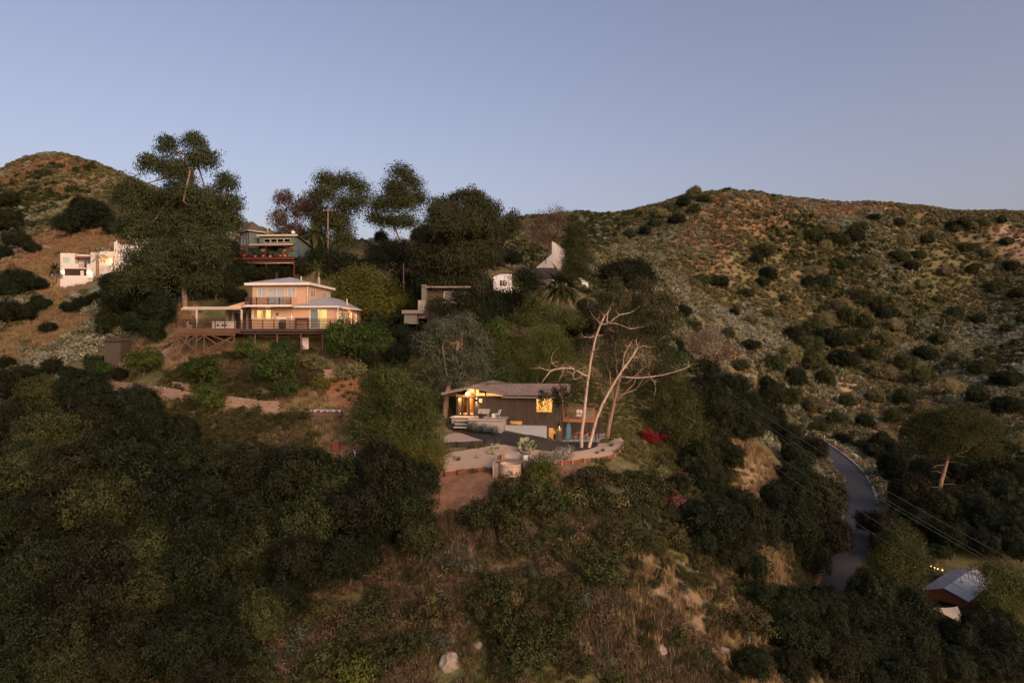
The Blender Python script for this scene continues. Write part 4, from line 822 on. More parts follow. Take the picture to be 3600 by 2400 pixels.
# canyon house at the bottom right
aw = Vector((54.6, 86.0, CAMZ-30.9)); rz = math.atan2(7.6, 8.9)-math.pi/2
CH = thing('canyon_house', 'canyon house with grey metal gable roof among pepper trees', 'house', aw, rz)
M_MET = mat('grey_metal_roof', (0.30, 0.33, 0.37), 0.45, 0.08, 1.5, metal=0.3)
for s_ in (-1, 1):
    r = MB().sheet([(s_*2.7, -0.5, -0.95), (s_*2.7, 11, -0.95), (0, 11, 0), (0, -0.5, 0)][::s_], 0.06).build('roof', M_MET, CH)
    for k in range(20): MB().bar((s_*2.7, -0.4+k*0.6, -0.93), (0, -0.4+k*0.6, 0.02), 0.04, 0.05).build('roof_seam', M_MET, r)
M_RB = mat('red_boards', (0.13, 0.045, 0.022), 0.7, 0.2, 2, stretch=(0.3, 1, 8))
block(CH, -2.4, 2.4, 0, 10.8, -4.2, -1.0, M_RB, front=[(-1.2, 1.2, -3.0, -1.9)]); framed(CH, 'window', -1.24, 1.24, -3.04, -1.86, 0, M_DARKF, GLASS, 0.08, mull=[0])
MB().prism([(-2.4, -1.0), (2.4, -1.0), (0, -0.14)], 0.0, 0.15).build('gable_wall', M_RB, CH)
MB().tube([(0.6, 4, -0.3), (0.6, 4, 0.5)], 0.09, 8).build('vent_pipe', M_MET, CH)
# ---------------------------------------------------------------- plants: builders
def leaves_mesh(name, C, Nn, L, Wd, tint, axis=None):
    """one kite-shaped leaf per row: centres, normals, lengths, widths"""
    n_ = len(C); Nn = Nn/np.maximum(np.linalg.norm(Nn, axis=1, keepdims=True), 1e-6)
    if axis is None: axis = RNG.normal(size=(n_, 3))
    a = axis-Nn*(axis*Nn).sum(1, keepdims=True); a /= np.maximum(np.linalg.norm(a, axis=1, keepdims=True), 1e-6)
    b = np.cross(Nn, a); L = L[:, None]; Wd = Wd[:, None]
    V_ = np.empty((n_, 4, 3)); V_[:, 0] = C-a*L*0.5; V_[:, 1] = C+b*Wd*0.5+Nn*L*0.08; V_[:, 2] = C+a*L*0.5; V_[:, 3] = C-b*Wd*0.5+Nn*L*0.08
    me = bpy.data.meshes.new(name); me.vertices.add(n_*4); me.vertices.foreach_set('co', V_.astype(np.float32).ravel())
    me.loops.add(n_*4); me.loops.foreach_set('vertex_index', np.arange(n_*4, dtype=np.int32))
    me.polygons.add(n_); me.polygons.foreach_set('loop_start', (np.arange(n_)*4).astype(np.int32)); me.update(calc_edges=True)
    t = me.attributes.new('tint', 'FLOAT', 'POINT'); t.data.foreach_set('value', np.repeat(np.clip(tint, 0, 1), 4).astype(np.float32))
    return me
def rdir(n_, up=0.0):
    d = RNG.normal(size=(n_, 3)); d /= np.linalg.norm(d, axis=1, keepdims=True)
    if up: d[:, 2] = np.where((d[:, 2] < -up), -d[:, 2]*RNG.random(n_), d[:, 2])
    return d
def crown_mesh(name, blobs, clumps, per, spread, size, droop=0.0, aspect=0.55, up=0.35, shell=0.62, upright=0.0):
    """foliage: leaf clumps spread through a set of ellipsoids (x,y,z,rx,ry,rz)"""
    B = np.array(blobs, float); w = (B[:, 3]*B[:, 4]*B[:, 5])**(2/3); k = RNG.choice(len(B), clumps, p=w/w.sum())
    d = rdir(clumps, up); r = shell+(1.03-shell)*RNG.random(clumps)**0.7; r = np.where(RNG.random(clumps) < 0.12, r*RNG.uniform(1.03, 1.17, clumps), r)
    bump = 1+0.13*np.sin(d[:, 0]*5+k)+0.13*np.sin(d[:, 1]*6+k*2)+0.10*np.sin(d[:, 2]*7+k*3)
    cc = B[k, :3]+d*B[k, 3:6]*(r*bump)[:, None]
    ct = RNG.random(clumps); cs = RNG.uniform(0.7, 1.35, clumps)
    i = np.repeat(np.arange(clumps), per); n_ = len(i)
    off = np.clip(RNG.normal(size=(n_, 3)), -1.7, 1.7)*spread*cs[i, None]; cr_ = RNG.normal(size=(clumps, 3))
    if droop: off[:, 2] = -np.abs(RNG.exponential(droop, n_))+0.15*spread; off[:, :2] *= 0.55
    else: off[:, 2] *= 0.75
    C = cc[i]+off
    Nn = d[i]*0.95+cr_[i]*0.42+RNG.normal(size=(n_, 3))*0.38; Nn[:, 2] += 0.2
    ax = None
    if droop: ax = RNG.normal(size=(n_, 3))*0.25; ax[:, 2] -= 1.0; Nn[:, 2] *= 0.3
    if upright: ax = RNG.normal(size=(n_, 3))*0.5+d[i]*0.6; ax[:, 2] += upright
    L = size*RNG.uniform(0.65, 1.35, n_)
    return leaves_mesh(name, C, Nn, L, L*aspect, ct[i]*0.72+RNG.random(n_)*0.28, ax), cc
def wiggle(a, b, k=5, amp=0.06):
    a = np.array(a, float); b = np.array(b, float); L = np.linalg.norm(b-a); p = [a+(b-a)*t for t in np.linspace(0, 1, k)]
    for q_ in p[1:-1]: q_ += RNG.normal(size=3)*L*amp
    return p
def limbs(base, blobs, r0, top=None, sub=3, cc=None, trunk=None):
    """trunk and limbs reaching into the crown"""
    mb = MB(); B = np.array(blobs, float); ctr = B[:, :3].mean(0)
    low = min(B[:, 2]-B[:, 5]*0.5); hi = max(B[:, 2])
    t1 = np.array(top) if top is not None else np.array([ctr[0]*0.8, ctr[1]*0.8, low+(hi-low)*0.45])
    tr = trunk or wiggle(base, t1, 6, 0.03)
    mb.tube(tr, [r0*1.35]+list(np.linspace(r0, r0*0.45, len(tr)-1)), 9)
    tp = [np.array(p) for p in tr]
    for b in B:
        s_ = tp[RNG.integers(len(tp)//2, len(tp))]; p = wiggle(s_, b[:3], 5, 0.07); rr = r0*0.42
        mb.tube(p, list(np.linspace(rr, rr*0.3, 5)), 6)
        for _ in range(sub):
            d = rdir(1)[0]; q_ = wiggle(p[RNG.integers(2, 5)], b[:3]+d*b[3:6]*0.9, 4, 0.08); mb.tube(q_, list(np.linspace(rr*0.35, rr*0.08, 4)), 5)
    return mb
BARK = mat('grey_bark', (0.075, 0.058, 0.045), 0.95, 0.3, 6, stretch=(3, 3, 0.6)); BARK_PALE = mat('pale_bark', (0.19, 0.135, 0.105), 0.9, 0.2, 3.2, col2=(0.46, 0.365, 0.295), stretch=(1.5, 1.5, 0.35))
BARK_RED = mat('red_bark', (0.16, 0.075, 0.045), 0.9, 0.3, 3, stretch=(2, 2, 0.5)); BARK_TAN = mat('tan_bark', (0.19, 0.135, 0.095), 0.9, 0.25, 3, stretch=(2, 2, 0.4)); TWIG = mat('dry_twig', (0.17, 0.13, 0.105), 0.95, 0.25, 3)
L_OAK = foliage('oak_leaf', (0.0058, 0.0105, 0.0031), (0.0189, 0.0277, 0.0076)); L_OAKB = foliage('oak_leaf_brown', (0.0078, 0.0097, 0.0033), (0.0208, 0.0235, 0.0080))
L_EUC = foliage('eucalyptus_leaf', (0.0150, 0.0234, 0.0080), (0.0450, 0.0594, 0.0208)); L_EUCG = foliage('grey_eucalyptus_leaf', (0.0360, 0.0460, 0.0285), (0.0900, 0.1050, 0.0665)); L_EUCB = foliage('brown_eucalyptus_leaf', (0.060, 0.045, 0.026), (0.140, 0.098, 0.062))
L_DARKE = foliage('dark_eucalyptus_leaf', (0.0168, 0.0204, 0.0075), (0.0462, 0.0476, 0.0165)); L_SYC = foliage('sycamore_leaf', (0.0229, 0.0340, 0.0090), (0.0646, 0.0780, 0.0216)); L_PEP = foliage('pepper_leaf', (0.0480, 0.0627, 0.0128), (0.1080, 0.1283, 0.0272))
L_PEPD = foliage('shaded_pepper_leaf', (0.0255, 0.0350, 0.0080), (0.0660, 0.0773, 0.0192)); L_CIT = foliage('citrus_leaf', (0.0150, 0.0320, 0.0064), (0.0555, 0.0920, 0.0160)); L_YEL = foliage('yellow_green_leaf', (0.0435, 0.0522, 0.0096), (0.1087, 0.1170, 0.0208))  # second pepper leaf is a darker green tone, also used for potted plants
L_BRIGHT = foliage('bright_broad_leaf', (0.0255, 0.0441, 0.0099), (0.0782, 0.1071, 0.0234)); L_PINE = foliage('pine_needle', (0.0234, 0.0357, 0.0090), (0.0630, 0.0777, 0.0198)); L_SAGE = foliage('sage_leaf', (0.1556, 0.1746, 0.1237), (0.3016, 0.3202, 0.2363))
L_OLV = foliage('olive_scrub_leaf', (0.0852, 0.0839, 0.0286), (0.1927, 0.1774, 0.0624), sat=0.82); L_OLVN = foliage('near_olive_leaf', (0.030, 0.032, 0.011), (0.078, 0.074, 0.026)); L_SCRUB = foliage('dark_scrub_leaf', (0.0180, 0.0266, 0.0080), (0.0525, 0.0627, 0.0184)); L_DRY = foliage('dry_brush_leaf', (0.0680, 0.0510, 0.0289), (0.1480, 0.1148, 0.0663)); L_RUST = foliage('rust_scrub_leaf', (0.1430, 0.0880, 0.0462), (0.2530, 0.1540, 0.0792))
L_GRASS = foliage('dry_grass_blade', (0.150, 0.110, 0.055), (0.320, 0.245, 0.125), trans=0.3); L_STRAW = foliage('straw_blade', (0.070, 0.054, 0.030), (0.185, 0.145, 0.085), trans=0.3); L_GRASSG = foliage('green_grass_blade', (0.060, 0.070, 0.022), (0.150, 0.145, 0.050), trans=0.3); L_RED = foliage('bougainvillea_bract', (0.035, 0.004, 0.005), (0.27, 0.008, 0.012), rnd=0.1); L_ROSE = foliage('rose_shrub_leaf', (0.0840, 0.0360, 0.0338), (0.1680, 0.0760, 0.0638)); L_BLUE = foliage('blue_agave_leaf', (0.070, 0.098, 0.098), (0.155, 0.190, 0.180))
L_SILV = foliage('silver_brush_leaf', (0.170, 0.165, 0.150), (0.310, 0.300, 0.275)); L_CANE = foliage('reed_leaf', (0.10, 0.11, 0.04), (0.235, 0.215, 0.105))

def plant(name, label, cat, loc, crown_me, leaf, trunk_me=None, bark=None, group=None, rz=0.0, sc=1.0, crown='crown', trunk='trunk'):
    t = thing(name, label, cat, loc, rz, group); t.scale = (sc, sc, sc)
    if trunk_me is not None: link(trunk, trunk_me, bark, t)
    link(crown, crown_me, leaf, t)
    return t
def blobs_px(l, d, o, thick=0.85):
    """crown lobes given by their outline in the photograph, at the depth of the tree"""
    out = []
    for px, py, rx, ry in l:
        x = (px-1800)/F*d-o.x; z = CAMZ+(1200-py)/F*d-o.z; a = rx/F*d*1.1; b = ry/F*d*1.1; out.append((x, RNG.normal()*a*0.45, z, a, a*thick, b))
    return out
def tree_px(name, label, base_px, d, lobes, leaf, bark, dens=1.0, leafsz=0.3, spread=0.5, droop=0.0, r0=0.25, aspect=0.5, cat='tree', per=16, shell=0.5, trunk=None, sub=3, up=0.5, group=None, top=None):
    o = at(base_px, d); o.z -= 0.15; B = blobs_px(lobes, d, o)
    area = sum(4*math.pi*(b[3]*b[4]*b[5])**(2/3) for b in B); ncl = max(30, int(area*dens*2.6))
    cm, cc = crown_mesh(name+'_crown', B, ncl, per, spread*1.3, leafsz*0.84, droop, aspect, up, shell)
    tr = [np.array(P(x, y, d)-o) for x, y in trunk] if trunk else None
    mb = limbs((0, 0, -0.2), B, r0, sub=sub, trunk=tr, top=top)
    return plant(name, label, cat, o, cm, leaf, mb.mesh(name+'_trunk'), bark, group)

# ---------------------------------------------------------------- single trees one can pick out
tree_px('eucalyptus_tree', 'tallest dark eucalyptus left of teal house with two leafy peaks', 655, 107,
  [(681,496,36,34),(589,515,38,44),(716,560,52,46),(543,584,42,38),(628,606,55,55),(804,648,36,38),(727,726,80,72),(574,711,80,70),(470,690,62,62),(490,803,72,72),(651,822,105,100),(784,770,55,70),(560,930,110,90),(740,890,85,85),(500,985,85,70),(700,985,80,70),(832,720,24,36),(660,690,60,60)],
  L_EUC, BARK_TAN, dens=1.5, leafsz=0.34, spread=0.55, r0=0.42, per=15, trunk=[(655,1115),(650,1060),(645,980),(650,880),(655,760),(675,640),(682,540)], droop=0.45)
tree_px('eucalyptus_tree', 'brownish thin eucalyptus behind the teal house roof', 1060, 150, [(985,770,30,44),(1008,705,32,32),(1060,745,40,46),(1090,715,36,48),(1130,770,45,56),(1040,830,50,40),(1110,850,50,50)], L_EUCB, BARK_TAN, dens=1.1, leafsz=0.42, spread=0.6, droop=0.5, r0=0.2, per=11)
tree_px('sycamore_tree', 'tall open sycamore with utility pole before it', 1195, 141, [(1140,632,34,30),(1205,632,42,36),(1258,668,38,44),(1150,700,45,48),(1225,728,52,52),(1185,790,54,52),(1285,720,26,40),(1215,850,48,48),(1135,770,30,34),(1175,660,30,34)], L_SYC, BARK_TAN, dens=1.25, leafsz=0.42, spread=0.55, r0=0.25, per=10, shell=0.3)
tree_px('sycamore_tree', 'tall pale stemmed sycamore with rounded top against sky', 1408, 144, [(1405,600,40,34),(1378,660,40,40),(1442,650,40,42),(1345,725,44,40),(1420,725,54,44),(1470,700,30,36),(1370,785,44,32),(1435,790,40,34),(1315,770,26,28),(1400,690,40,40)], L_SYC, BARK_PALE, dens=1.35, leafsz=0.42, spread=0.55, r0=0.22, per=10, shell=0.3)
tree_px('eucalyptus_tree', 'broad brown green eucalyptus with leaning red trunk above main house', 1545, 103, [(1640,690,54,36),(1555,735,56,46),(1690,735,62,54),(1600,800,100,64),(1610,865,90,60),(1712,800,76,62),(1535,835,62,56),(1800,785,34,44),(1500,905,56,66),(1620,910,100,70),(1690,885,66,60),(1560,985,80,50),(1655,990,56,50)], L_DARKE, BARK_RED, dens=2.1, leafsz=0.32, spread=0.5, droop=0.45, r0=0.5, per=14, trunk=[(1535,1125),(1560,1085),(1585,1030),(1600,970),(1615,880),(1630,780)])
tree_px('dark_shade_tree', 'dense dark tree filling the gap below the sycamores', 1400, 118, [(1370,880,66,46),(1445,925,76,66),(1330,925,56,56),(1420,1010,66,56),(1480,1010,50,60)], L_OAK, BARK, dens=1.5, leafsz=0.32, spread=0.5, r0=0.3)
tree_px('dark_shade_tree', 'dense dark tree behind wires between teal house and grey shed', 1190, 124, [(1130,905,46,36),(1200,930,60,40),(1260,960,50,36),(1100,950,40,40),(1160,985,50,30)], L_OAK, BARK, dens=1.4, leafsz=0.34, spread=0.5, r0=0.25)
tree_px('citrus_like_tree', 'yellow green dense tree right of pink house roof', 1290, 107, [(1200,1000,56,42),(1270,980,60,44),(1335,1015,56,50),(1240,1060,76,50),(1340,1085,70,56),(1400,1070,46,50),(1290,1120,80,44)], L_YEL, BARK, dens=1.7, leafsz=0.30, spread=0.45, r0=0.3)
tree_px('bare_crown_tree', 'reddish twiggy tree behind the white wedge house', 1925, 160, [(1890,800,44,46),(1950,765,46,40),(1920,850,56,50),(1980,800,36,46)], L_EUCB, BARK_RED, dens=0.8, leafsz=0.36, spread=0.6, r0=0.2, per=9, shell=0.2)
tree_px('slim_pine_tree', 'slim dark pine beside the white wedge house', 2020, 136, [(2016,770,20,22),(2022,815,36,32),(2022,865,48,36),(2022,920,52,40),(2012,960,46,30)], L_PINE, BARK, dens=2.2, leafsz=0.34, spread=0.4, r0=0.2, aspect=0.25, per=18)
tree_px('round_oak_tree', 'single round dark oak on the hillside behind palm', 2205, 150, [(2165,965,56,38),(2235,958,60,42),(2200,990,70,36),(2260,985,40,30)], L_OAK, BARK, dens=1.8, leafsz=0.4, spread=0.5, r0=0.3)
tree_px('eucalyptus_tree', 'pointed olive eucalyptus right of the date palm', 2165, 104, [(2150,1010,40,50),(2170,1070,60,50),(2120,1100,50,50),(2200,1120,50,50),(2160,1150,60,50)], L_DARKE, BARK_TAN, dens=1.1, leafsz=0.30, spread=0.5, droop=0.5, r0=0.22, per=13)
tree_px('eucalyptus_tree', 'pointed olive eucalyptus below the round oak', 2275, 106, [(2262,1010,34,46),(2285,1065,56,50),(2310,1130,66,56),(2250,1140,60,50),(2340,1060,40,50)], L_DARKE, BARK_TAN, dens=1.1, leafsz=0.30, spread=0.5, droop=0.5, r0=0.22, per=13)
tree_px('dome_tree', 'low dome shaped green tree below the date palm', 1930, 100, [(1930,1110,90,44),(1860,1130,56,40),(2000,1130,56,40),(1880,1065,30,30)], L_SYC, BARK, dens=1.8, leafsz=0.26, spread=0.4, r0=0.25)
tree_px('pepper_tree', 'weeping yellow green pepper tree behind the tiled roof', 1905, 91, [(1935,1165,46,34),(1868,1200,52,44),(1925,1235,72,56),(1858,1275,46,46),(1985,1215,36,46),(1900,1310,60,40)], L_PEP, BARK, dens=1.6, leafsz=0.26, spread=0.4, droop=0.75, r0=0.25, per=20, aspect=0.3)
tree_px('green_tree', 'dark green tree between weeping pepper and grey eucalyptus', 1745, 93, [(1740,1170,46,50),(1770,1250,50,56),(1710,1270,46,56),(1760,1330,60,40)], L_CIT, BARK, dens=1.6, leafsz=0.26, spread=0.4, r0=0.2)
tree_px('green_tree', 'dark tree below the white side wing of the wedge house', 1840, 112, [(1850,985,46,44),(1865,1040,46,50),(1810,1075,56,40),(1740,1100,60,44),(1700,1120,50,40)], L_OAK, BARK, dens=1.6, leafsz=0.3, spread=0.45, r0=0.25)
tree_px('eucalyptus_tree', 'grey green eucalyptus with forked trunk at left end of main house', 1560, 80, [(1560,1165,62,52),(1630,1145,56,44),(1685,1205,46,54),(1530,1240,56,54),(1640,1265,74,56),(1600,1320,50,44),(1500,1200,40,44),(1690,1290,46,40)], L_EUCG, BARK_TAN, dens=2.6, leafsz=0.24, spread=0.38, droop=0.4, r0=0.36, per=15, trunk=[(1562,1515),(1566,1440),(1570,1390),(1580,1340),(1600,1280),(1610,1200)], group=None)
tree_px('broadleaf_tree', 'bushy bright green tree with bare grey limbs before the driveway', 1372, 70.5, [(1375,1335,76,46),(1290,1430,66,60),(1430,1400,86,56),(1350,1475,86,60),(1475,1480,66,54),(1405,1545,96,46),(1258,1520,44,56),(1505,1545,38,44),(1310,1360,50,46),(1490,1400,50,46)], L_BRIGHT, BARK_TAN, dens=2.4, leafsz=0.22, spread=0.32, r0=0.28, per=14, shell=0.6)
tree_px('low_bush', 'round yellow green bush at corner of granite yard', 1480, 67, [(1450,1600,60,46),(1520,1620,50,40),(1480,1650,56,34),(1540,1580,30,26)], L_YEL, BARK, dens=3, leafsz=0.16, spread=0.25, r0=0.1, cat='shrub', per=18)
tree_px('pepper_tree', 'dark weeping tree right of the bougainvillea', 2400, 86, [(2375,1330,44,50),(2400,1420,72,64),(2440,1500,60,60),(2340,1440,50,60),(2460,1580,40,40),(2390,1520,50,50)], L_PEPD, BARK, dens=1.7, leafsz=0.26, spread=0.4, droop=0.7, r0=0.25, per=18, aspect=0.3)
tree_px('bare_crown_tree', 'brown leafless looking tree on the slope beyond the pale trunks', 2510, 128, [(2500,1190,60,50),(2450,1230,46,46),(2560,1240,50,46),(2510,1270,60,36)], L_EUCB, TWIG, dens=0.7, leafsz=0.3, spread=0.5, r0=0.2, per=8, shell=0.15, sub=8)
tree_px('eucalyptus_tree', 'brown hanging eucalyptus foliage behind the two pale trunks', 2150, 79, [(2130,1240,70,56),(2230,1210,80,66),(2300,1180,66,66),(2190,1310,76,60),(2280,1300,66,66),(2120,1340,50,50),(2330,1260,46,60),(2180,1140,60,46)], L_DARKE, BARK_TAN, dens=1.0, leafsz=0.26, spread=0.42, droop=0.8, r0=0.26, per=12, trunk=[(2128,1570),(2140,1500),(2158,1420),(2175,1345),(2190,1280)], aspect=0.28)
o = at(2385, 100)
tree_px('green_tree', 'bright green tree behind the hanging eucalyptus foliage', 2330, 92, [(2330,1310,46,40),(2310,1360,40,40),(2370,1270,36,36)], L_CIT, BARK, dens=1.5, leafsz=0.26, spread=0.4, r0=0.15)
tree_px('pine_tree', 'large pine with bare lower branches beyond the canyon road', 3292, 124, [(3350,1470,90,40),(3270,1500,80,40),(3430,1510,70,40),(3340,1540,110,36),(3260,1580,60,36),(3440,1590,70,36),(3210,1540,40,30)], L_PINE, BARK_TAN, dens=1.6, leafsz=0.42, spread=0.5, r0=0.34, aspect=0.2, per=20, trunk=[(3290,1780),(3310,1690),(3335,1600),(3350,1540),(3355,1470)], sub=6)
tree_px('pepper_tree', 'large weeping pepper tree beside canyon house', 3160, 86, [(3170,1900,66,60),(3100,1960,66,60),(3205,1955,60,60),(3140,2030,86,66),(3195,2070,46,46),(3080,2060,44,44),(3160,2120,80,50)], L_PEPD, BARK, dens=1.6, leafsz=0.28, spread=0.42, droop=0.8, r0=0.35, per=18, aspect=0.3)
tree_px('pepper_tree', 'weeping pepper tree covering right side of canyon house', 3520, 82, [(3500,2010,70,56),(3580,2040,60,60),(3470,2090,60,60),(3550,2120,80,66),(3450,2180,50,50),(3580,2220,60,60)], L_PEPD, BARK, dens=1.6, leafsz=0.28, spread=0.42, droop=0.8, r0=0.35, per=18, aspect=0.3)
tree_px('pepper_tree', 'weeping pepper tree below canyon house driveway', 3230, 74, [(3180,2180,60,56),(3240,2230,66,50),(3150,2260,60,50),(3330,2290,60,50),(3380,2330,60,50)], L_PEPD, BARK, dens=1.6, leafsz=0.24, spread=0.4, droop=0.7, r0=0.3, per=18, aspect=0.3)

# pale two-stemmed eucalyptus in front of the house
o = at(2056, 70.5); o.z -= 0.2; d = 70.5
def lp(px, py, y=0.0): return np.array(((px-1800)/F*d-o.x, y, CAMZ+(1200-py)/F*d-o.z))
mb = MB()
def limb(pts, r0_, r1_, y0=0.0, y1=0.0, n_=8):
    k = len(pts); mb.tube([lp(px, py, y0+(y1-y0)*i/(k-1)) for i, (px, py) in enumerate(pts)], list(np.linspace(r0_, r1_, k)), n_)
limb([(2052,1612),(2044,1570),(2044,1530),(2052,1470),(2058,1410),(2066,1340),(2076,1270),(2084,1230),(2096,1180),(2112,1140),(2126,1110)], 0.20, 0.08)
limb([(2064,1612),(2072,1570),(2086,1520),(2100,1470),(2122,1420),(2146,1378),(2172,1335),(2200,1295),(2228,1258),(2252,1222)], 0.19, 0.08, 0, 1.5)
limb([(2068,1322),(2050,1316),(2028,1302),(2008,1294),(1978,1293),(1948,1297),(1930,1306)], 0.12, 0.06, 0, -1.0, 6)
limb([(1930,1306),(1912,1330),(1894,1356)], 0.055, 0.02, -1.0, -1.2, 5); limb([(1948,1297),(1930,1302),(1900,1292),(1864,1294)], 0.05, 0.02, -1, -0.8, 5)
limb([(1958,1294),(1950,1284),(1940,1276),(1936,1262),(1942,1240)], 0.04, 0.015, -0.9, -0.9, 5); limb([(2028,1302),(2040,1294),(2052,1292)], 0.05, 0.02, -0.4, -0.6, 5)
limb([(2024,1302),(2012,1312),(2014,1326),(2020,1332),(2034,1326),(2044,1316)], 0.045, 0.015, -0.5, -0.9, 5); limb([(1980,1294),(1976,1312),(1968,1322),(1962,1340)], 0.035, 0.012, -0.9, -1, 5)
limb([(2188,1326),(2215,1328),(2250,1330),(2290,1326),(2330,1320),(2368,1310),(2400,1300),(2428,1288)], 0.09, 0.025, 1.0, 0.4, 6)
limb([(2290,1326),(2306,1344),(2310,1370),(2304,1398)], 0.04, 0.012, 0.8, 0.6, 5); limb([(2212,1296),(2200,1284),(2198,1262),(2206,1240),(2222,1214),(2232,1198)], 0.06, 0.02, 1.2, 1.6, 5)
limb([(2228,1258),(2240,1256),(2252,1260)], 0.05, 0.02, 1.4, 1.2, 5); limb([(2252,1222),(2272,1216),(2300,1222),(2330,1212)], 0.08, 0.02, 1.5, 1.2, 5); limb([(2252,1222),(2246,1200),(2252,1186)], 0.06, 0.02, 1.5, 1.8, 5)
limb([(2096,1180),(2080,1186),(2050,1184),(2030,1188)], 0.05, 0.02, 0, -0.5, 5); limb([(2112,1140),(2098,1124),(2080,1106),(2070,1084),(2066,1066)], 0.06, 0.02, 0, -0.4, 5); limb([(2126,1110),(2140,1096),(2150,1076),(2160,1050),(2154,1030)], 0.07, 0.02, 0, 0.3, 5)
limb([(2134,1140),(2134,1120),(2138,1096)], 0.07, 0.05, 0, 0.1, 5); limb([(2110,1142),(2134,1138),(2160,1136),(2178,1140)], 0.08, 0.03, 0, 0.3, 5); limb([(2140,1138),(2160,1120),(2180,1106),(2220,1098),(2250,1080),(2262,1060)], 0.07, 0.02, 0, 0.8, 5)
limb([(2096,1180),(2130,1176),(2150,1160),(2176,1170)], 0.05, 0.02, 0, 0.6, 5); limb([(2178,1140),(2220,1156),(2260,1150),(2296,1140)], 0.04, 0.015, 0.3, 1.0, 5)
tips = [np.array(v) for v in mb.v[::7] if v[2] > 6.5]
for _ in range(230):
    a_ = tips[RNG.integers(len(tips))]; d_ = rdir(1)[0]; d_[2] = abs(d_[2])*0.7+0.15; L_ = RNG.uniform(0.35, 1.3); mb.tube(wiggle(a_, a_+d_*L_, 4, 0.1), [0.016, 0.012, 0.008, 0.004], 4, False)
B = [(*lp(x, y, yy), rx/F*d, rx/F*d*0.8, ry/F*d) for x, y, yy, rx, ry in [(1895,1395,-1.1,14,20),(1922,1382,-1.1,16,18),(1962,1398,-1.0,16,20),(1978,1366,-0.9,14,14),(1945,1362,-1.0,16,10),(2010,1345,-0.6,16,16),(1905,1372,-1.0,16,10),(1950,1372,-1.0,20,12),(1990,1380,-0.9,12,14),(1975,1330,-0.8,14,8),(2080,1080,0,40,36),(2150,1040,0.3,40,30),(2250,1060,0.8,36,36),(2330,1210,1.0,30,20),(2160,1170,0.3,50,26),(2290,1150,1,40,26),(2040,1200,-0.3,36,26)]]
cm, _ = crown_mesh('pale_eucalyptus_crown', B, 520, 24, 0.22, 0.24, droop=0.7, aspect=0.25, shell=0.2)
plant('pale_eucalyptus', 'pale barked eucalyptus with two bare leaning stems before the deck', 'tree', o, cm, L_DARKE, mb.mesh('pale_trunk'), BARK_PALE)

tree_px('round_shrub', 'dense rounded green shrub growing up beside the hot tub', 1905, 63.6, [(1905,1630,46,36),(1870,1665,36,36),(1930,1680,46,44),(1890,1730,56,48),(1950,1760,50,46)], L_BRIGHT, BARK, dens=3.2, leafsz=0.15, spread=0.2, r0=0.1, cat='shrub', per=18, shell=0.6)
# dead lower branches of the canyon pine

tree_px('dark_shade_tree', 'dark leafy tree screening the grey boarded house', 1620, 97, [(1625,1058,40,36),(1590,1105,46,30),(1660,1092,40,40),(1540,1080,36,30),(1625,1130,50,30)], L_OAK, BARK, dens=1.7, leafsz=0.26, spread=0.4, r0=0.2)
o = at(3292, 124); tm = MB()
for i in range(26):
    f_ = i/26; b0 = np.array(P(3290+60*f_, 1750-260*f_, 124)-o); a = i*2.4; L = RNG.uniform(1.5, 4.2); e_ = b0+np.array((math.cos(a)*L, math.sin(a)*L*0.8, -0.12*L+RNG.normal()*0.4)); m_ = (b0+e_)/2+np.array((0, 0, 0.3)); tm.tube([b0, m_, e_], [0.07, 0.045, 0.012], 5, False)
pt_ = [q_ for q_ in bpy.data.objects if q_.name.startswith('pine_tree')][0]; link('dead_branches', tm.mesh('dead_branches'), TWIG, pt_)['kind'] = 'stuff'

tree_px('dark_shade_tree', 'dark bushy tree below the bluish white side wing', 1700, 118, [(1700,1010,40,36),(1680,1050,46,40),(1740,1055,46,30),(1800,1050,40,30)], L_OAK, BARK, dens=1.6, leafsz=0.3, spread=0.4, r0=0.2)
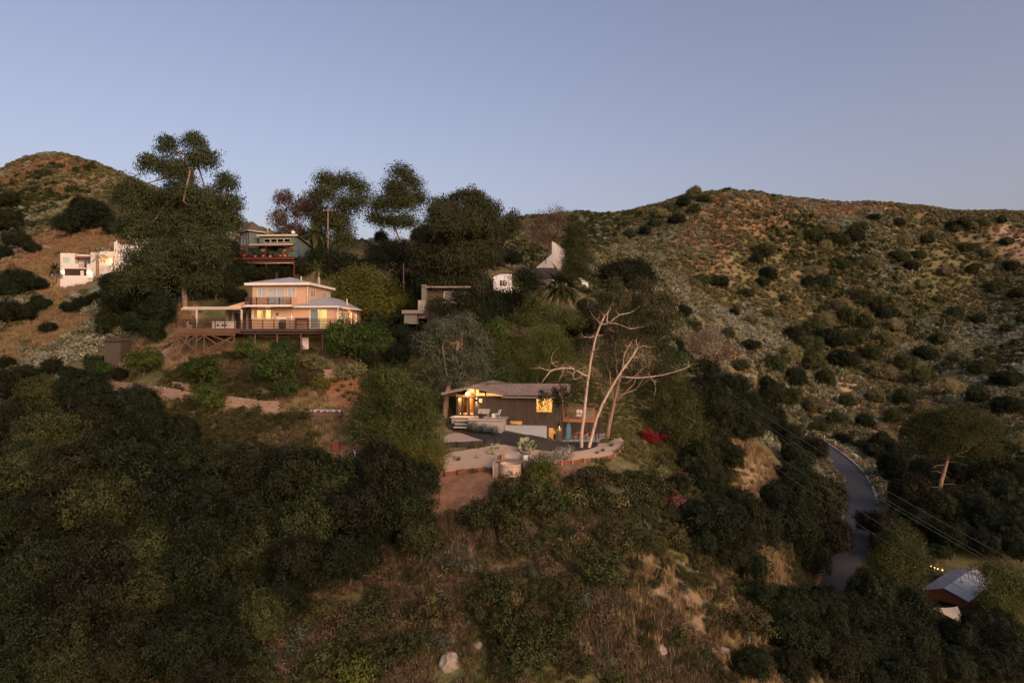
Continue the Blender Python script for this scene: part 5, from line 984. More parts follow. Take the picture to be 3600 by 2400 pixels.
# ---------------------------------------------------------------- oaks and brush in numbers
def proto_mesh(kind, i):
    nm = f'{kind}_{i}'
    if kind == 'oak':
        B = [(0,0,4.2,3.0,3.0,2.2)]+[(math.cos(a)*RNG.uniform(1.6,2.6), math.sin(a)*RNG.uniform(1.6,2.6), RNG.uniform(2.6,4.6), *(RNG.uniform(1.3,2.0,3)*(1,1,0.85))) for a in np.linspace(0, 6.28, 8)[:-1]+RNG.random()]
        cm, _ = crown_mesh(nm, B, 1500, 18, 0.24, 0.22, shell=0.75, up=0.6); return cm, limbs((0,0,-1.0), B, 0.28, sub=2).mesh(nm+'_t')
    if kind == 'citrus':
        B = [(0,0,2.0,1.5,1.5,1.45)]+[(math.cos(a)*0.8, math.sin(a)*0.8, RNG.uniform(1.4,2.6), 0.8,0.8,0.8) for a in np.linspace(0, 6.28, 7)[:-1]]
        cm, _ = crown_mesh(nm, B, 420, 16, 0.16, 0.15, shell=0.75, up=0.8); return cm, limbs((0,0,-0.5), B, 0.12, sub=1).mesh(nm+'_t')
    if kind == 'brush':      # rounded evergreen shrub, 2 m
        B = [(0,0,0.75,0.9,0.9,0.7)]+[(math.cos(a)*0.7, math.sin(a)*0.7, RNG.uniform(0.5,1.0), 0.55,0.55,0.5) for a in np.linspace(0, 6.28, 6)[:-1]+RNG.random()]
        cm, _ = crown_mesh(nm, B, 190, 14, 0.12, 0.13, shell=0.7, up=0.9, upright=0.3); return cm, limbs((0,0,-0.3), B, 0.05, sub=1).mesh(nm+'_t')
    if kind == 'sage':       # low open sub-shrub, 1.2 m
        B = [(0,0,0.35,0.65,0.65,0.45)]
        cm, _ = crown_mesh(nm, B, 90, 12, 0.12, 0.16, shell=0.3, up=0.9, upright=0.9, aspect=0.3); return cm, None
    if kind == 'far':        # far scrub, seen a few pixels wide
        B = [(0,0,0.5,0.9,0.9,0.65),(0.5,0.3,0.5,0.55,0.55,0.5),(-0.4,-0.5,0.45,0.5,0.5,0.45)]
        cm, _ = crown_mesh(nm, B, 60, 6, 0.16, 0.34, shell=0.6, up=0.9, upright=0.3); return cm, None
    if kind == 'twiggy':     # dead brush: mostly bare stems
        mb = MB()
        for _ in range(46):
            d = rdir(1, 0.1)[0]; d[2] = abs(d[2])+0.25; p = wiggle((0,0,0), d*RNG.uniform(0.6,1.3), 4, 0.1); mb.tube(p, [0.022,0.016,0.012,0.006], 4, False)
        B = [(0,0,0.6,0.8,0.8,0.5)]; cm, _ = crown_mesh(nm, B, 50, 7, 0.15, 0.12, shell=0.2, upright=0.4, aspect=0.3); return cm, mb.mesh(nm+'_t')
    if kind == 'tuft':
        n_ = 60; C = np.concatenate([RNG.normal(size=(n_, 2))*0.14, np.full((n_, 1), 0.2)], 1); ax = RNG.normal(size=(n_, 3))*0.28; ax[:, 2] += 1; C = C+ax*0.1; C[:, 2] = 0.18
        return leaves_mesh(nm, C, RNG.normal(size=(n_, 3))*(1,1,0.1), RNG.uniform(0.3,0.62,n_), np.full(n_, 0.028), RNG.random(n_), ax), None
PM = {}
def pm(kind, i=0):
    if (kind, i) not in PM: PM[kind, i] = proto_mesh(kind, i)
    return PM[kind, i]
MV = {}
def with_mat(me, m):
    if me is None: return None
    if (me.name, m.name) not in MV:
        c_ = me.copy() if len(me.materials) else me
        c_.materials.clear(); c_.materials.append(m); MV[me.name, m.name] = c_
    return MV[me.name, m.name]
LAB = []
def pix_(p): return 1800+p.x/p.y*F, 1200+(CAMZ-p.z)/p.y*F
def near_road(h, rw):
    return np.min(np.hypot(rp[:104, 0]-h.x, rp[:104, 1]-h.y)) < 4.0+rw*0.8
def put(kind, i, leaf, bark, name, label, cat, loc, sc, group, rz=None, flat=None, crown='crown', trunk='trunk'):
    cm, tm = pm(kind, i)
    t = plant(name, label, cat, loc, cm, leaf, tm, bark, group, RNG.random()*6.28 if rz is None else rz, 1.0, crown, trunk)
    for ch in t.children:      # alike plants share one mesh, each with its own leaf colour
        ch.material_slots[0].link = 'OBJECT'; ch.material_slots[0].material = leaf if ch.data is cm else bark
    w_ = 0.25 if cat == 'shrub' else 0.12; LAB.append((t, sc)); t.scale = (sc*RNG.uniform(1-w_, 1+w_), sc*RNG.uniform(1-w_, 1+w_), sc if flat is None else flat); return t
LAB = []
def poisson(poly_px, n_, rmin, tries=30, avoid=()):
    """scatter over the ground inside an outline seen in the photograph, spaced in metres"""
    w = [hit(*p) for p in poly_px]; pl_ = [(p.x, p.y) for p in w if p is not None]
    xs = [p[0] for p in pl_]; ys = [p[1] for p in pl_]; out = []; k = 0
    while len(out) < n_ and k < n_*tries:
        k += 1; x = RNG.uniform(min(xs), max(xs)); y = RNG.uniform(min(ys), max(ys))
        if not inpoly(np.array(x), np.array(y), pl_): continue
        r = rmin*RNG.uniform(0.8, 1.25)
        if any((x-a)**2+(y-b)**2 < r*r for a, b in out): continue
        if any((x-a)**2+(y-b)**2 < q_*q_ for a, b, q_ in avoid): continue
        out.append((x, y))
    return [Vector((x, y, gz(x, y))) for x, y in out]
for o_, rz_, a_, b_, c_, d_ in ((MH, MH_RZ, -1, 16.5, -3.6, 12), (PH, PH_RZ, -8.5, 13.5, -1, 16), (TH, TH_RZ, -4, 8, -2, 8), (WH, WH_RZ, -1.5, 18.5, -5.5, 9), (Vector(aw), rz, -3, 3, -0.5, 11.5)):
    EXCL.append([tuple(loc2w(o_, rz_, u_, v_)[:2]) for u_, v_ in ((a_, c_), (b_, c_), (b_, d_), (a_, d_))])
BOULD = [(1585,2320,64),(1585,2370,50),(1655,2180,24),(1648,2110,20),(1680,2265,22),(1590,2250,14),(1552,2020,20),(2325,2280,28),(2540,2280,28),(2680,2060,30),(2710,2065,26),(2310,1870,26),(2400,1980,26),(2450,2010,26),(1630,2040,20)]
for px, py, r in BOULD:
    h = hit(px, py+r*0.4); q_ = r/F*h.y
    EXCL.append([(h.x+q_*math.cos(a), h.y-q_*0.6+q_*1.1*math.sin(a)) for a in np.linspace(0, 6.28, 9)[:-1]])
# oaks of the ravine on the left: crown centre and radius read from the photograph
OAKS = [(60,1560,80),(170,1640,110),(330,1560,90),(460,1500,80),(300,1430,80),(150,1450,80),(40,1420,70),(520,1590,80),(640,1560,60),(90,1760,130),(280,1760,120),(460,1720,120),(650,1690,90),(820,1700,80),(980,1720,76),(1120,1740,80),(1260,1745,84),(1380,1730,76),
        (900,1740,110),(760,1820,120),(580,1850,120),(380,1900,130),(180,1930,130),(30,1960,120),(1040,1790,110),(1200,1790,110),(1350,1780,110),(1460,1760,80),(920,1900,120),(1100,1920,120),(1280,1900,110),(1430,1880,90),(740,1980,120),(560,2020,120),(360,2080,130),(150,2130,140),(30,2200,120),
        (900,2040,110),(1060,2060,100),(1230,2030,100),(700,2130,120),(520,2200,130),(320,2260,140),(120,2330,140),(680,2280,110),(1480,1960,70),(480,2340,110),(850,2170,90),(60,2420,120),(250,2440,120),(450,2430,110),(640,2400,110),(800,2320,95),(920,2250,80),(760,2440,90),(990,2170,76)]
k = 0
for px, py, r in OAKS:
    h = hit(px, py+r*0.55)
    if h is None: continue
    rw = r/F*h.y*1.2; lf = L_OAKB if k % 4 == 2 else (L_OAK, L_SCRUB, L_OAK, L_OAK)[k % 4]
    put('oak', k % 3, lf, BARK, 'oak_tree', 'brown tinged live oak in the wooded ravine below the terraces' if k % 4 == 2 else 'dark green live oak in the wooded ravine below the terraces', 'tree', h-Vector((0, 0, 0.2)), rw/4.1, 'live oaks filling the ravine', flat=rw/4.1*RNG.uniform(1.1, 1.4)); k += 1
for h in poisson([(0,1480),(300,1430),(520,1520),(760,1640),(1050,1760),(1300,1770),(1450,1820),(1430,1960),(1250,2080),(950,2180),(700,2330),(400,2400),(0,2400)], 60, 3.6):
    sz = RNG.uniform(0.5, 0.75); put('oak', k % 3, L_OAKB if k % 3 == 2 else L_OAK, BARK, 'oak_tree', 'brown tinged live oak in the wooded ravine below the terraces' if k % 3 == 2 else 'dark green live oak in the wooded ravine below the terraces', 'tree', h-Vector((0, 0, 0.5)), sz, 'live oaks filling the ravine', flat=sz*RNG.uniform(0.6, 0.9)); k += 1
# oaks behind and beside the pink house, dark masses on the left slope
for px, py, r in [(500,1090,66),(420,1110,60),(560,1130,60),(620,1030,66),(480,1170,50),(540,1190,46),(380,1170,50),(680,1040,50),(760,1030,56),(820,1010,50),(860,960,40),(400,1030,50),(700,960,60),(800,920,50),(1440,1080,50),(1400,1130,56),(1460,1160,50),(1330,1170,56),(1420,1210,50),(1480,1240,40),(1330,1240,50),(1400,1280,50),(1300,1290,46),(1700,1140,50),(1640,1080,46),(1820,1110,46),(2060,1100,40),(2080,1180,50),(2000,1190,50),(1040,890,40),(1090,880,34),(930,980,36),(1010,985,34),(1480,850,40),(1530,870,36),(1340,850,30),(1500,960,50),(2080,900,40),(2100,960,40),(880,985,40),(980,955,36),(1060,965,40),(830,1060,40),(1740,930,40),(1800,930,36),(1680,945,36),(3560,1930,50),(3480,1950,40),(3590,1970,40)]:
    h = hit(px, py+r*0.6)
    if h is None or h.y > 175: continue
    rw = r/F*h.y; put('oak', k % 3, L_OAK, BARK, 'oak_tree', 'dark live oak crowding round the hilltop houses', 'tree', h-Vector((0, 0, 0.3)), rw/4.1, 'oaks round the hilltop houses', flat=rw/4.1*RNG.uniform(1.2, 1.5)); k += 1
for px, py, r in [(60,1000,60),(20,1030,50),(120,1010,40),(30,1110,60),(100,1110,46),(150,1080,30),(290,1080,40),(330,1060,30),(240,1090,30),(170,1160,30),(290,785,70),(240,810,56),(350,770,56),(390,810,40),(320,740,40),(280,720,30),(20,800,60),(60,860,46),(10,900,40),(110,880,30),(30,720,40),(130,1060,24),(100,1330,46),(180,1300,40),(60,1380,50),(250,1330,40),(340,1290,40),(200,1390,50),(330,1370,46),(420,1330,36),(20,1290,40)]:
    h = hit(px, py+r*0.55)
    if h is None: continue
    rw = r/F*h.y; put('oak', k % 3, L_OAK, BARK, 'scrub_oak', 'dark scrub oak clump on the dry grass slope by the white villa', 'shrub', h-Vector((0, 0, rw*0.25)), rw/4.1, 'scrub oaks on the left slope', flat=rw/4.1*1.15); k += 1
# canyon on the right
for px, py, r in [(2480,1430,70),(2560,1480,66),(2620,1540,60),(2520,1560,66),(2460,1640,60),(2560,1640,50),(2700,1500,50),(2760,1560,50),(2640,1440,50),(2720,1420,50),(2580,1380,50),(2480,1330,46),(2800,1640,50),(2860,1620,46),(2800,1700,60),(2880,1730,66),(2780,1790,76),(2880,1830,90),(2800,1900,90),(2900,1930,86),(2750,1850,60),(2850,2000,60),(2720,1780,50),(2940,1690,36),(2500,1720,56),(2560,1790,60),(2620,1850,60),(2540,1880,60),(2440,1840,56),(2480,1950,56),(2560,1990,56),(2640,2030,50),(2380,1740,50),(2420,1680,46),
                  (3080,1640,50),(3150,1680,56),(3060,1700,50),(3120,1760,60),(3200,1770,60),(3060,1800,46),(3240,1700,56),(3400,1700,60),(3480,1760,70),(3560,1800,70),(3400,1800,70),(3300,1840,66),(3240,1860,56),(3560,1900,66),(3480,1880,60),(3060,1870,46),(3380,1900,50),(3100,1590,40),(3160,1610,40),(3540,1680,60),(3600,1740,50),(3480,1640,50),
                  (2760,2200,60),(2860,2180,56),(2920,2260,66),(2780,2290,66),(3020,2240,60),(3080,2330,70),(2940,2370,70),(3220,2370,70),(3460,2280,70),(3560,2340,76),(3060,2140,44),(2660,2130,50),(2640,2380,60),(2780,2390,60),(3340,2380,60),(3580,2130,50)]:
    h = hit(px, py+r*0.55)
    if h is None or near_road(h, r/F*h.y): continue
    rw = r/F*h.y*1.2; put('oak', k % 3, L_OAKB if k % 5 == 1 else L_OAK, BARK, 'canyon_oak', 'brownish oak packed along the canyon beside the road' if k % 5 == 1 else 'dark oak packed along the canyon beside the road', 'tree', h-Vector((0, 0, rw*0.15)), rw/4.1, 'oaks along the canyon', flat=rw/4.1*RNG.uniform(1.1, 1.4)); k += 1
for px, py, r, lb in ((2850,1815,110,'broadest dark oak leaning over the near road edge'),(2780,1900,90,'broad dark oak between the grassy shoulder and road'),(2890,1920,80,'dark oak hiding the lowest stretch of road')):
    h = hit(px, py+r*0.6); rw = r/F*h.y; put('oak', k % 3, L_OAK, BARK, 'canyon_oak', lb, 'tree', h-Vector((0, 0, 0.4)), rw/4.1, 'broad oaks over the road', flat=rw/4.1*1.25); k += 1
for poly, n_ in (([(2380,1400),(2560,1400),(2750,1480),(2700,1560),(2560,1560),(2440,1700)], 26), ([(2450,1700),(2560,1800),(2620,1900),(2660,2040),(2600,2060),(2480,1960)], 18), ([(3100,1860),(3600,1850),(3600,1990),(3450,1965),(3120,1990)], 22), ([(2720,1740),(2930,1740),(2960,1860),(2900,1990),(2780,1960)], 12), ([(3060,1620),(3600,1600),(3600,1880),(3120,1860)], 34), ([(2760,2180),(3100,2160),(3600,2250),(3600,2400),(2760,2400)], 40)):
    for h in poisson(poly, n_, 3.2):
        if near_road(h, 2.2) or (abs(pix_(h)[0]-2650) < 95 and abs(pix_(h)[1]-1690) < 110): continue
        if any(inpoly(np.array(h.x), np.array(h.y), p_) for p_ in EXCL): continue
        if abs(pix_(h)[0]-3350) < 120 and abs(pix_(h)[1]-2180) < 110: continue
        sz = RNG.uniform(0.4, 0.75); put('oak', k % 3, L_OAKB if k % 5 == 1 else L_OAK, BARK, 'canyon_oak', 'brownish oak packed along the canyon beside the road' if k % 5 == 1 else 'dark oak packed along the canyon beside the road', 'tree', h-Vector((0, 0, 0.4)), sz, 'oaks along the canyon', flat=sz*RNG.uniform(1.0, 1.35)); k += 1
# picked-out dark shrubs on the right hill
for px, py, r in [(2440,690,36),(2480,705,26),(2400,720,30),(2360,740,26),(2330,760,30),(2300,790,26),(2380,780,30),(2440,740,26),(2600,685,14),(2530,682,10),(2270,820,30),(2210,830,30),(2180,850,26),(2680,890,36),(2660,920,30),(2860,840,34),(2920,820,30),(2950,850,34),(3000,840,34),(3020,810,30),(2900,870,26),(2620,930,14),(2530,1000,34),(2470,990,30),(2440,1000,26),(2620,1040,26),(2700,970,34),(2680,1000,26),(2860,970,36),(2900,1000,40),(2840,1000,30),(2960,940,30),(3060,930,30),(3160,910,34),(3200,940,30),(3230,900,26),(3180,860,30),(3260,850,26),(3340,800,24),(3390,790,26),(3420,800,24),(3450,790,22),(3520,780,20),(3350,810,20),(3280,780,20),(3160,790,22),(3070,770,20),(3400,880,26),(3480,900,30),(3540,860,24),(3560,940,26),(3420,960,30),(3320,960,26),(3500,1010,30),(3580,1040,30),
                  (3020,1060,46),(2960,1080,40),(3080,1080,40),(3120,1110,40),(2980,1120,46),(2900,1130,40),(2860,1160,46),(2800,1180,46),(3040,1140,40),(3140,1150,36),(2840,1220,50),(2920,1200,50),(3000,1200,46),(2780,1250,46),(2860,1280,50),(2960,1270,50),(3060,1250,46),(3120,1200,36),(2720,1290,46),(2800,1330,46),(2900,1340,46),(3100,1320,46),(3180,1280,46),(3250,1250,40),(3300,1200,36),(3380,1260,40),(3460,1300,46),(3540,1340,46),(3240,1330,46),(3340,1370,46),(3440,1400,50),(3540,1430,46),(3180,1400,46),(3080,1400,40),(2980,1420,36),(2700,1360,40),(2780,1410,46),(2860,1430,40),(2940,1480,40),(3040,1490,40),(3140,1470,40),(3240,1440,40),(2880,1510,36),(2960,1550,36),(3040,1570,34),(3120,1540,36),(3200,1520,34),(3400,1500,40),(3500,1520,46),(3580,1560,40),(3360,1100,26),(3440,1130,26),(3540,1160,26),(2640,1130,24),(2700,1110,20),(2580,1100,22),(2760,1060,20),(3240,1010,24),(3300,1060,24),(2400,1100,30),(2440,1160,34),(2480,1120,26),(2560,1180,30),(2640,1220,30),(2600,1290,34),(2540,1320,34),(2320,1180,30),(2380,1220,34),(2420,1290,34)]:
    h = hit(px, py+r*0.5)
    if h is None or near_road(h, r/F*h.y): continue
    rw = r/F*h.y; lf = (L_SCRUB, L_OAK, L_SCRUB, L_OLV)[k % 4]
    put('oak', k % 3, lf, BARK, 'chaparral_shrub', 'olive toned chaparral shrub standing out on the right hillside' if lf is L_OLV else 'dark rounded chaparral shrub standing out on the right hillside', 'shrub', h-Vector((0, 0, rw*0.5)), rw/4.0, 'dark shrubs on the right hillside', flat=rw/4.0*1.15); k += 1
# citrus trees on the terraces
for px, py, r, lab in [(505,1285,66,'round citrus tree at the left end of the block wall'),(710,1320,70,'citrus tree standing below the braced deck stilts'),(870,1242,50,'citrus tree touching the underside of the long deck'),(965,1310,84,'largest citrus tree on the terrace between two block walls'),(1000,1245,50,'dark citrus tree under the middle of the long deck'),(350,1320,50,'citrus tree with orange fruit at edge of the oaks'),(740,1410,60,'bushy dark shrub hanging over the block wall'),(1010,1380,46,'lower crown of citrus beside the earth steps')]:
    h = hit(px, py+r*0.75); rw = r/F*h.y
    t = put('citrus', k % 2, L_CIT, BARK, 'citrus_tree', lab, 'tree', h-Vector((0, 0, 0.1)), rw/1.75, 'citrus trees on the terraces', flat=rw/1.75*0.92); k += 1
for px, py, r in [(1195,1165,46),(1250,1170,50),(1310,1180,46),(1230,1220,50),(1300,1240,46),(1350,1210,40),(1180,1215,36)]:
    h = hit(px, py+40); d_ = min(h.y, 90.0); p = P(px, py+r, d_); rw = r/F*d_
    t = put('citrus', k % 2, L_CIT, BARK, 'orange_tree', 'orange tree with ripe fruit in the hedge at deck end', 'tree', Vector((p.x, p.y, min(p.z, gz(p.x, p.y)) if p.z-gz(p.x, p.y) < 0.6 else gz(p.x, p.y))), rw/1.6, 'orange trees at the end of the deck', flat=max(rw/1.75, (p.z+2*rw-gz(p.x, p.y))/3.4)); k += 1
    fr = MB(); 
    for _ in range(5):
        dd = rdir(1)[0]; dd[1] = -abs(dd[1]); c_ = np.array((0, 0, 2.0))+dd*1.75; fr.lathe([(0.005,-0.05),(0.045,-0.02),(0.045,0.02),(0.005,0.05)], 7, c_)
    tag(fr.build('oranges', mat('orange_fruit', (0.65, 0.22, 0.03), 0.5), t), kind='stuff')

# ---------------------------------------------------------------- near brush, single shrubs
AV = [(MH.x+6, MH.y-3, 0.1)]
SP = poisson([(1500,1800),(1560,1760),(1850,1740),(2150,1700),(2350,1700),(2500,1800),(2700,2050),(2750,2400),(2300,2400),(1900,2400),(1300,2400),(900,2400),(950,2250),(1350,2100),(1520,1980)], 300, 1.35)
keep = [(1560,1790,130),(1600,1870,60),(1660,1730,90),(1585,2365,95),(1655,2210,50),(1648,2135,45),(1685,2300,50),(2325,2315,55),(2540,2315,55),(1552,2045,40)]
def pix(p): return 1800+p.x/p.y*F, 1200+(CAMZ-p.z)/p.y*F
GRP = 'brush on the slope below the hot tub'
KINDS = [('brush', L_SCRUB, BARK, 'dark_brush', 'dark green leafy brush on the slope below hot tub'), ('brush', L_OLVN, BARK, 'olive_brush', 'olive brown leafy brush on the slope below hot tub'), ('sage', L_DRY, TWIG, 'dry_brush', 'dry tan brush on the slope below hot tub'), ('sage', L_EUCG, TWIG, 'sage_bush', 'grey sage bush on the slope below hot tub'), ('twiggy', L_DRY, TWIG, 'dead_brush', 'bare dead brush with tangled stems below hot tub')]
for p in SP:
    x, y = pix(p)
    if any((x-a)**2+(y-b)**2 < c_*c_ for a, b, c_ in keep): continue
    if any(inpoly(np.array(p.x), np.array(p.y), q_) for q_ in EXCL): continue
    n1_ = float(fbm(np.array(p.x/5.0), np.array(p.y/5.0)))+RNG.normal()*0.12
    kd = KINDS[0] if n1_ < -0.12 else KINDS[1] if n1_ < 0.0 else KINDS[2] if n1_ < 0.1 else KINDS[4] if n1_ < 0.16 else KINDS[3]
    s_ = RNG.uniform(0.7, 1.35)*(1.1 if kd[0] == 'brush' else 1.15)
    if x > 2150 and y > 1980 and x < 2550 and kd[0] == 'brush': s_ *= 0.55
    put(kd[0], RNG.integers(0, 2), kd[1], kd[2], kd[3], kd[4], 'shrub', p-Vector((0, 0, 0.08)), s_, GRP, crown='foliage', trunk='stem')
# named single shrubs
for px, py, r, kd, lf, bk, nm, lab in [
  (1690,1800,90,'brush',L_SCRUB,BARK,'leafy_shrub','leafy dark shrub at the right edge of the mulch slope'),(1905,1660,66,'brush',L_YEL,BARK,'leafy_shrub','rounded bright green shrub right of the hot tub'),(1890,1740,86,'brush',L_SCRUB,BARK,'leafy_shrub','tall dark green shrub directly below hot tub deck'),(1960,1760,66,'brush',L_CIT,BARK,'leafy_shrub','green shrub beside reeds below the granite yard'),
  (1800,1730,50,'twiggy',L_DRY,TWIG,'dead_shrub','grey bare twiggy shrub in front of hot tub'),(1985,1580,46,'sage',L_SILV,TWIG,'silver_shrub','spiky silver grey shrub at foot of pale trunks'),(1560,1930,50,'twiggy',L_SILV,TWIG,'silver_shrub','pale silver bare shrub below the mulch slope'),(700,1610,40,'twiggy',L_SILV,TWIG,'silver_shrub','pale silver bare shrub among the ravine oaks'),
  (2280,1530,44,'brush',L_RED,BARK,'bougainvillea','crimson flowering bougainvillea right of the granite yard'),(2330,1535,30,'brush',L_RED,BARK,'bougainvillea','smaller crimson bougainvillea patch against dark weeping tree'),(2250,1560,40,'brush',L_OLV,TWIG,'leafy_shrub','brown olive shrub between yard edging and bougainvillea'),(3010,2110,50,'brush',L_ROSE,TWIG,'rose_shrub','dusty red shrub at the foot of the road'),(2370,1760,60,'brush',L_ROSE,TWIG,'rose_shrub','dull purple shrub on right flank below granite yard'),
  (1260,2350,90,'brush',L_YEL,BARK,'flowering_shrub','bright yellow green flowering shrub at slope foot'),(1080,2330,60,'sage',L_DRY,TWIG,'dry_shrub','ochre dry shrub left of the yellow green one'),(885,1580,34,'sage',L_YEL,TWIG,'dry_shrub','yellowish weed clump on slope under the block walls'),(2150,1740,66,'brush',L_OLV,BARK,'leafy_shrub','olive shrub below right red edging'),(2250,1780,76,'brush',L_SCRUB,BARK,'leafy_shrub','dark shrub right of the drooping reeds'),(2330,1660,50,'brush',L_OLV,BARK,'leafy_shrub','olive shrub at outer corner of red edging'),(2100,2010,90,'brush',L_SCRUB,BARK,'leafy_shrub','broad dark shrub in middle of lower slope'),(2000,2140,80,'brush',L_SCRUB,BARK,'leafy_shrub','broad dark shrub right of the pale boulders'),
  (1230,1300,56,'brush',L_OLV,BARK,'leafy_shrub','olive shrub at foot of the stone under-house wall'),(1110,1270,56,'brush',L_OLV,BARK,'leafy_shrub','olive shrub below the deck between citrus trees'),(1130,1340,50,'sage',L_YEL,TWIG,'dry_shrub','pale yellow weeds above the lumber pile'),(1330,1330,50,'brush',L_SCRUB,BARK,'leafy_shrub','dark shrub above the red agave bank')]:
    h = hit(px, py+r*0.7); rw = r/F*h.y; b0 = {'brush': 1.3, 'twiggy': 1.1, 'sage': 0.85}[kd]
    put(kd, RNG.integers(0, 2), lf, bk, nm, lab, 'shrub', h-Vector((0, 0, 0.1)), rw/b0, None, flat=rw/b0*1.1, crown='foliage', trunk='stem')

# ---------------------------------------------------------------- ground cover: scrub, grass (masses)
def scatter(name, label, cat, pts, sources, smin, smax, sink=0.1):
    """ground cover nobody could count: points carrying copies of real shrubs"""
    n_ = len(pts); me = bpy.data.meshes.new(name); me.vertices.add(n_); me.vertices.foreach_set('co', np.array(pts, np.float32).ravel())
    a = me.attributes.new('size', 'FLOAT', 'POINT'); a.data.foreach_set('value', RNG.uniform(smin, smax, n_).astype(np.float32))
    a = me.attributes.new('turn', 'FLOAT_VECTOR', 'POINT'); tv = np.zeros((n_, 3), np.float32); tv[:, 2] = RNG.random(n_)*6.28; tv[:, :2] = RNG.normal(size=(n_, 2))*0.12; a.data.foreach_set('vector', tv.ravel())
    a = me.attributes.new('which', 'INT', 'POINT'); a.data.foreach_set('value', RNG.integers(0, len(sources), n_).astype(np.int32))
    o = tag(link(name, me), label, cat, kind='stuff'); g = bpy.data.node_groups.new(name, 'GeometryNodeTree')
    g.interface.new_socket('Geometry', in_out='INPUT', socket_type='NodeSocketGeometry'); g.interface.new_socket('Geometry', in_out='OUTPUT', socket_type='NodeSocketGeometry')
    gi = g.nodes.new('NodeGroupInput'); go = g.nodes.new('NodeGroupOutput'); jn = g.nodes.new('GeometryNodeJoinGeometry')
    def attr(nm, ty):
        q_ = g.nodes.new('GeometryNodeInputNamedAttribute'); q_.data_type = ty; q_.inputs[0].default_value = nm; return q_.outputs[0]
    S, T, Wc = attr('size', 'FLOAT'), attr('turn', 'FLOAT_VECTOR'), attr('which', 'INT')
    for i, src in enumerate(sources):
        oi = g.nodes.new('GeometryNodeObjectInfo'); oi.inputs[0].default_value = src; oi.transform_space = 'ORIGINAL'; oi.inputs['As Instance'].default_value = True
        cp = g.nodes.new('FunctionNodeCompare'); cp.data_type = 'INT'; cp.operation = 'EQUAL'; g.links.new(Wc, cp.inputs[2]); cp.inputs[3].default_value = i
        ip = g.nodes.new('GeometryNodeInstanceOnPoints'); g.links.new(gi.outputs[0], ip.inputs['Points']); g.links.new(cp.outputs[0], ip.inputs['Selection']); g.links.new(oi.outputs['Geometry'], ip.inputs['Instance'])
        g.links.new(T, ip.inputs['Rotation']); g.links.new(S, ip.inputs['Scale']); g.links.new(ip.outputs[0], jn.inputs[0])
    g.links.new(jn.outputs[0], go.inputs[0]); md = o.modifiers.new('cover', 'NODES'); md.node_group = g; return o
def src(kind, i, leaf, px, py, sc):
    """a real shrub standing in the cover, also the pattern for the copies"""
    h = hit(px, py); o = link('scrub_clump', with_mat(pm(kind, i)[0], leaf)); o.location = h-Vector((0, 0, 0.1)); o.scale = (sc,)*3; return o
def field(x0, x1, y0, y1, n_):
    x = RNG.uniform(x0, x1, n_); y = RNG.uniform(y0, y1, n_); return x, y, gz(x, y)
def cover(name, label, cat, box, n_, kind, leaf, cond, smin, smax, where, nv_=2):
    x, y, z = field(*box, n_); m_ = cond(x, y, z)
    for pl_ in EXCL: m_ &= ~inpoly(x, y, pl_)
    x, y, z = x[m_], y[m_], z[m_]
    s_ = []
    for i in range(nv_):
        q_ = src(kind, i, leaf, where[0]+i*14, where[1]+i*6, 1.0); tag(q_, kind='stuff'); s_.append(q_)
    return scatter(name, label, cat, np.stack([x, y, z-0.06], 1), s_, smin, smax)
def pxy(x, y, z): return 1800+x/y*F, 1200+(CAMZ-z)/y*F
colg = lambda x, y: col[np.clip(np.searchsorted(GY, y), 0, len(GY)-1), np.clip(np.searchsorted(GX, x), 0, len(GX)-1)]
def open_(x, y, k_):
    k_ = np.where((x < -45) & (y < 240), 0.985, k_); return RNG.random(len(x)) < k_*np.clip((colg(x, y)[:, 0]-0.155)/0.07, 0, 1)
def bare(x, y): c_ = colg(x, y); return c_[:, 0] > 0.20     # dry grass and bare earth stay open
nz = lambda x, y, s_, o_=0.0: fbm(x/s_+o_, y/s_-o_, 4)
onhill = lambda x, y, z: ((x > 20) & (y > 125)) | ((x < -60) & (y > 105)) | (y > 170)
cover('sage_scrub', 'grey sage scrub carpeting the hillsides', 'scrub', (-330, 330, 105, 420), 110000, 'far', L_SAGE, lambda x, y, z: onhill(x, y, z) & (nz(x, y, 34) > -0.09) & ~open_(x, y, 0.75), 0.6, 1.35, (3350, 1110))
cover('olive_scrub', 'olive green scrub carpeting the hillsides', 'scrub', (-330, 330, 105, 420), 110000, 'far', L_OLV, lambda x, y, z: onhill(x, y, z) & (nz(x, y, 34) < 0.10) & ((x > -60) | (RNG.random(len(x)) < 0.45)) & ~open_(x, y, 0.78), 0.6, 1.5, (2650, 1010))
cover('dark_scrub', 'dark green scrub filling gullies of the hillsides', 'scrub', (-330, 330, 105, 420), 50000, 'far', L_SCRUB, lambda x, y, z: onhill(x, y, z) & (nz(x, y, 45, 7.0) > 0.10) & ~open_(x, y, 0.97), 0.8, 2.0, (3150, 1230))
cover('rust_scrub', 'rust brown dry scrub on the upper hillsides', 'scrub', (-330, 330, 200, 420), 40000, 'far', L_RUST, lambda x, y, z: (colg(x, y)[:, 0] > 0.19) & (colg(x, y)[:, 1] < 0.165) & (y > 200) & (RNG.random(len(x)) < 0.8), 0.35, 0.8, (2560, 760))
cover('dry_grass', 'dry golden grass on the open slopes', 'grass', (-140, 90, 40, 260), 90000, 'tuft', L_GRASS, lambda x, y, z: bare(x, y) & (colg(x, y)[:, 0] < 0.30) & ((colg(x, y)[:, 1] > 0.15) | (y > 150)), 1.0, 2.2, (240, 1130))
cover('green_grass', 'short green brown grass between the brush', 'grass', (-60, 60, 40, 110), 60000, 'tuft', L_GRASSG, lambda x, y, z: ~bare(x, y) & (nz(x, y, 6) > -0.06), 0.6, 1.3, (1000, 1560))
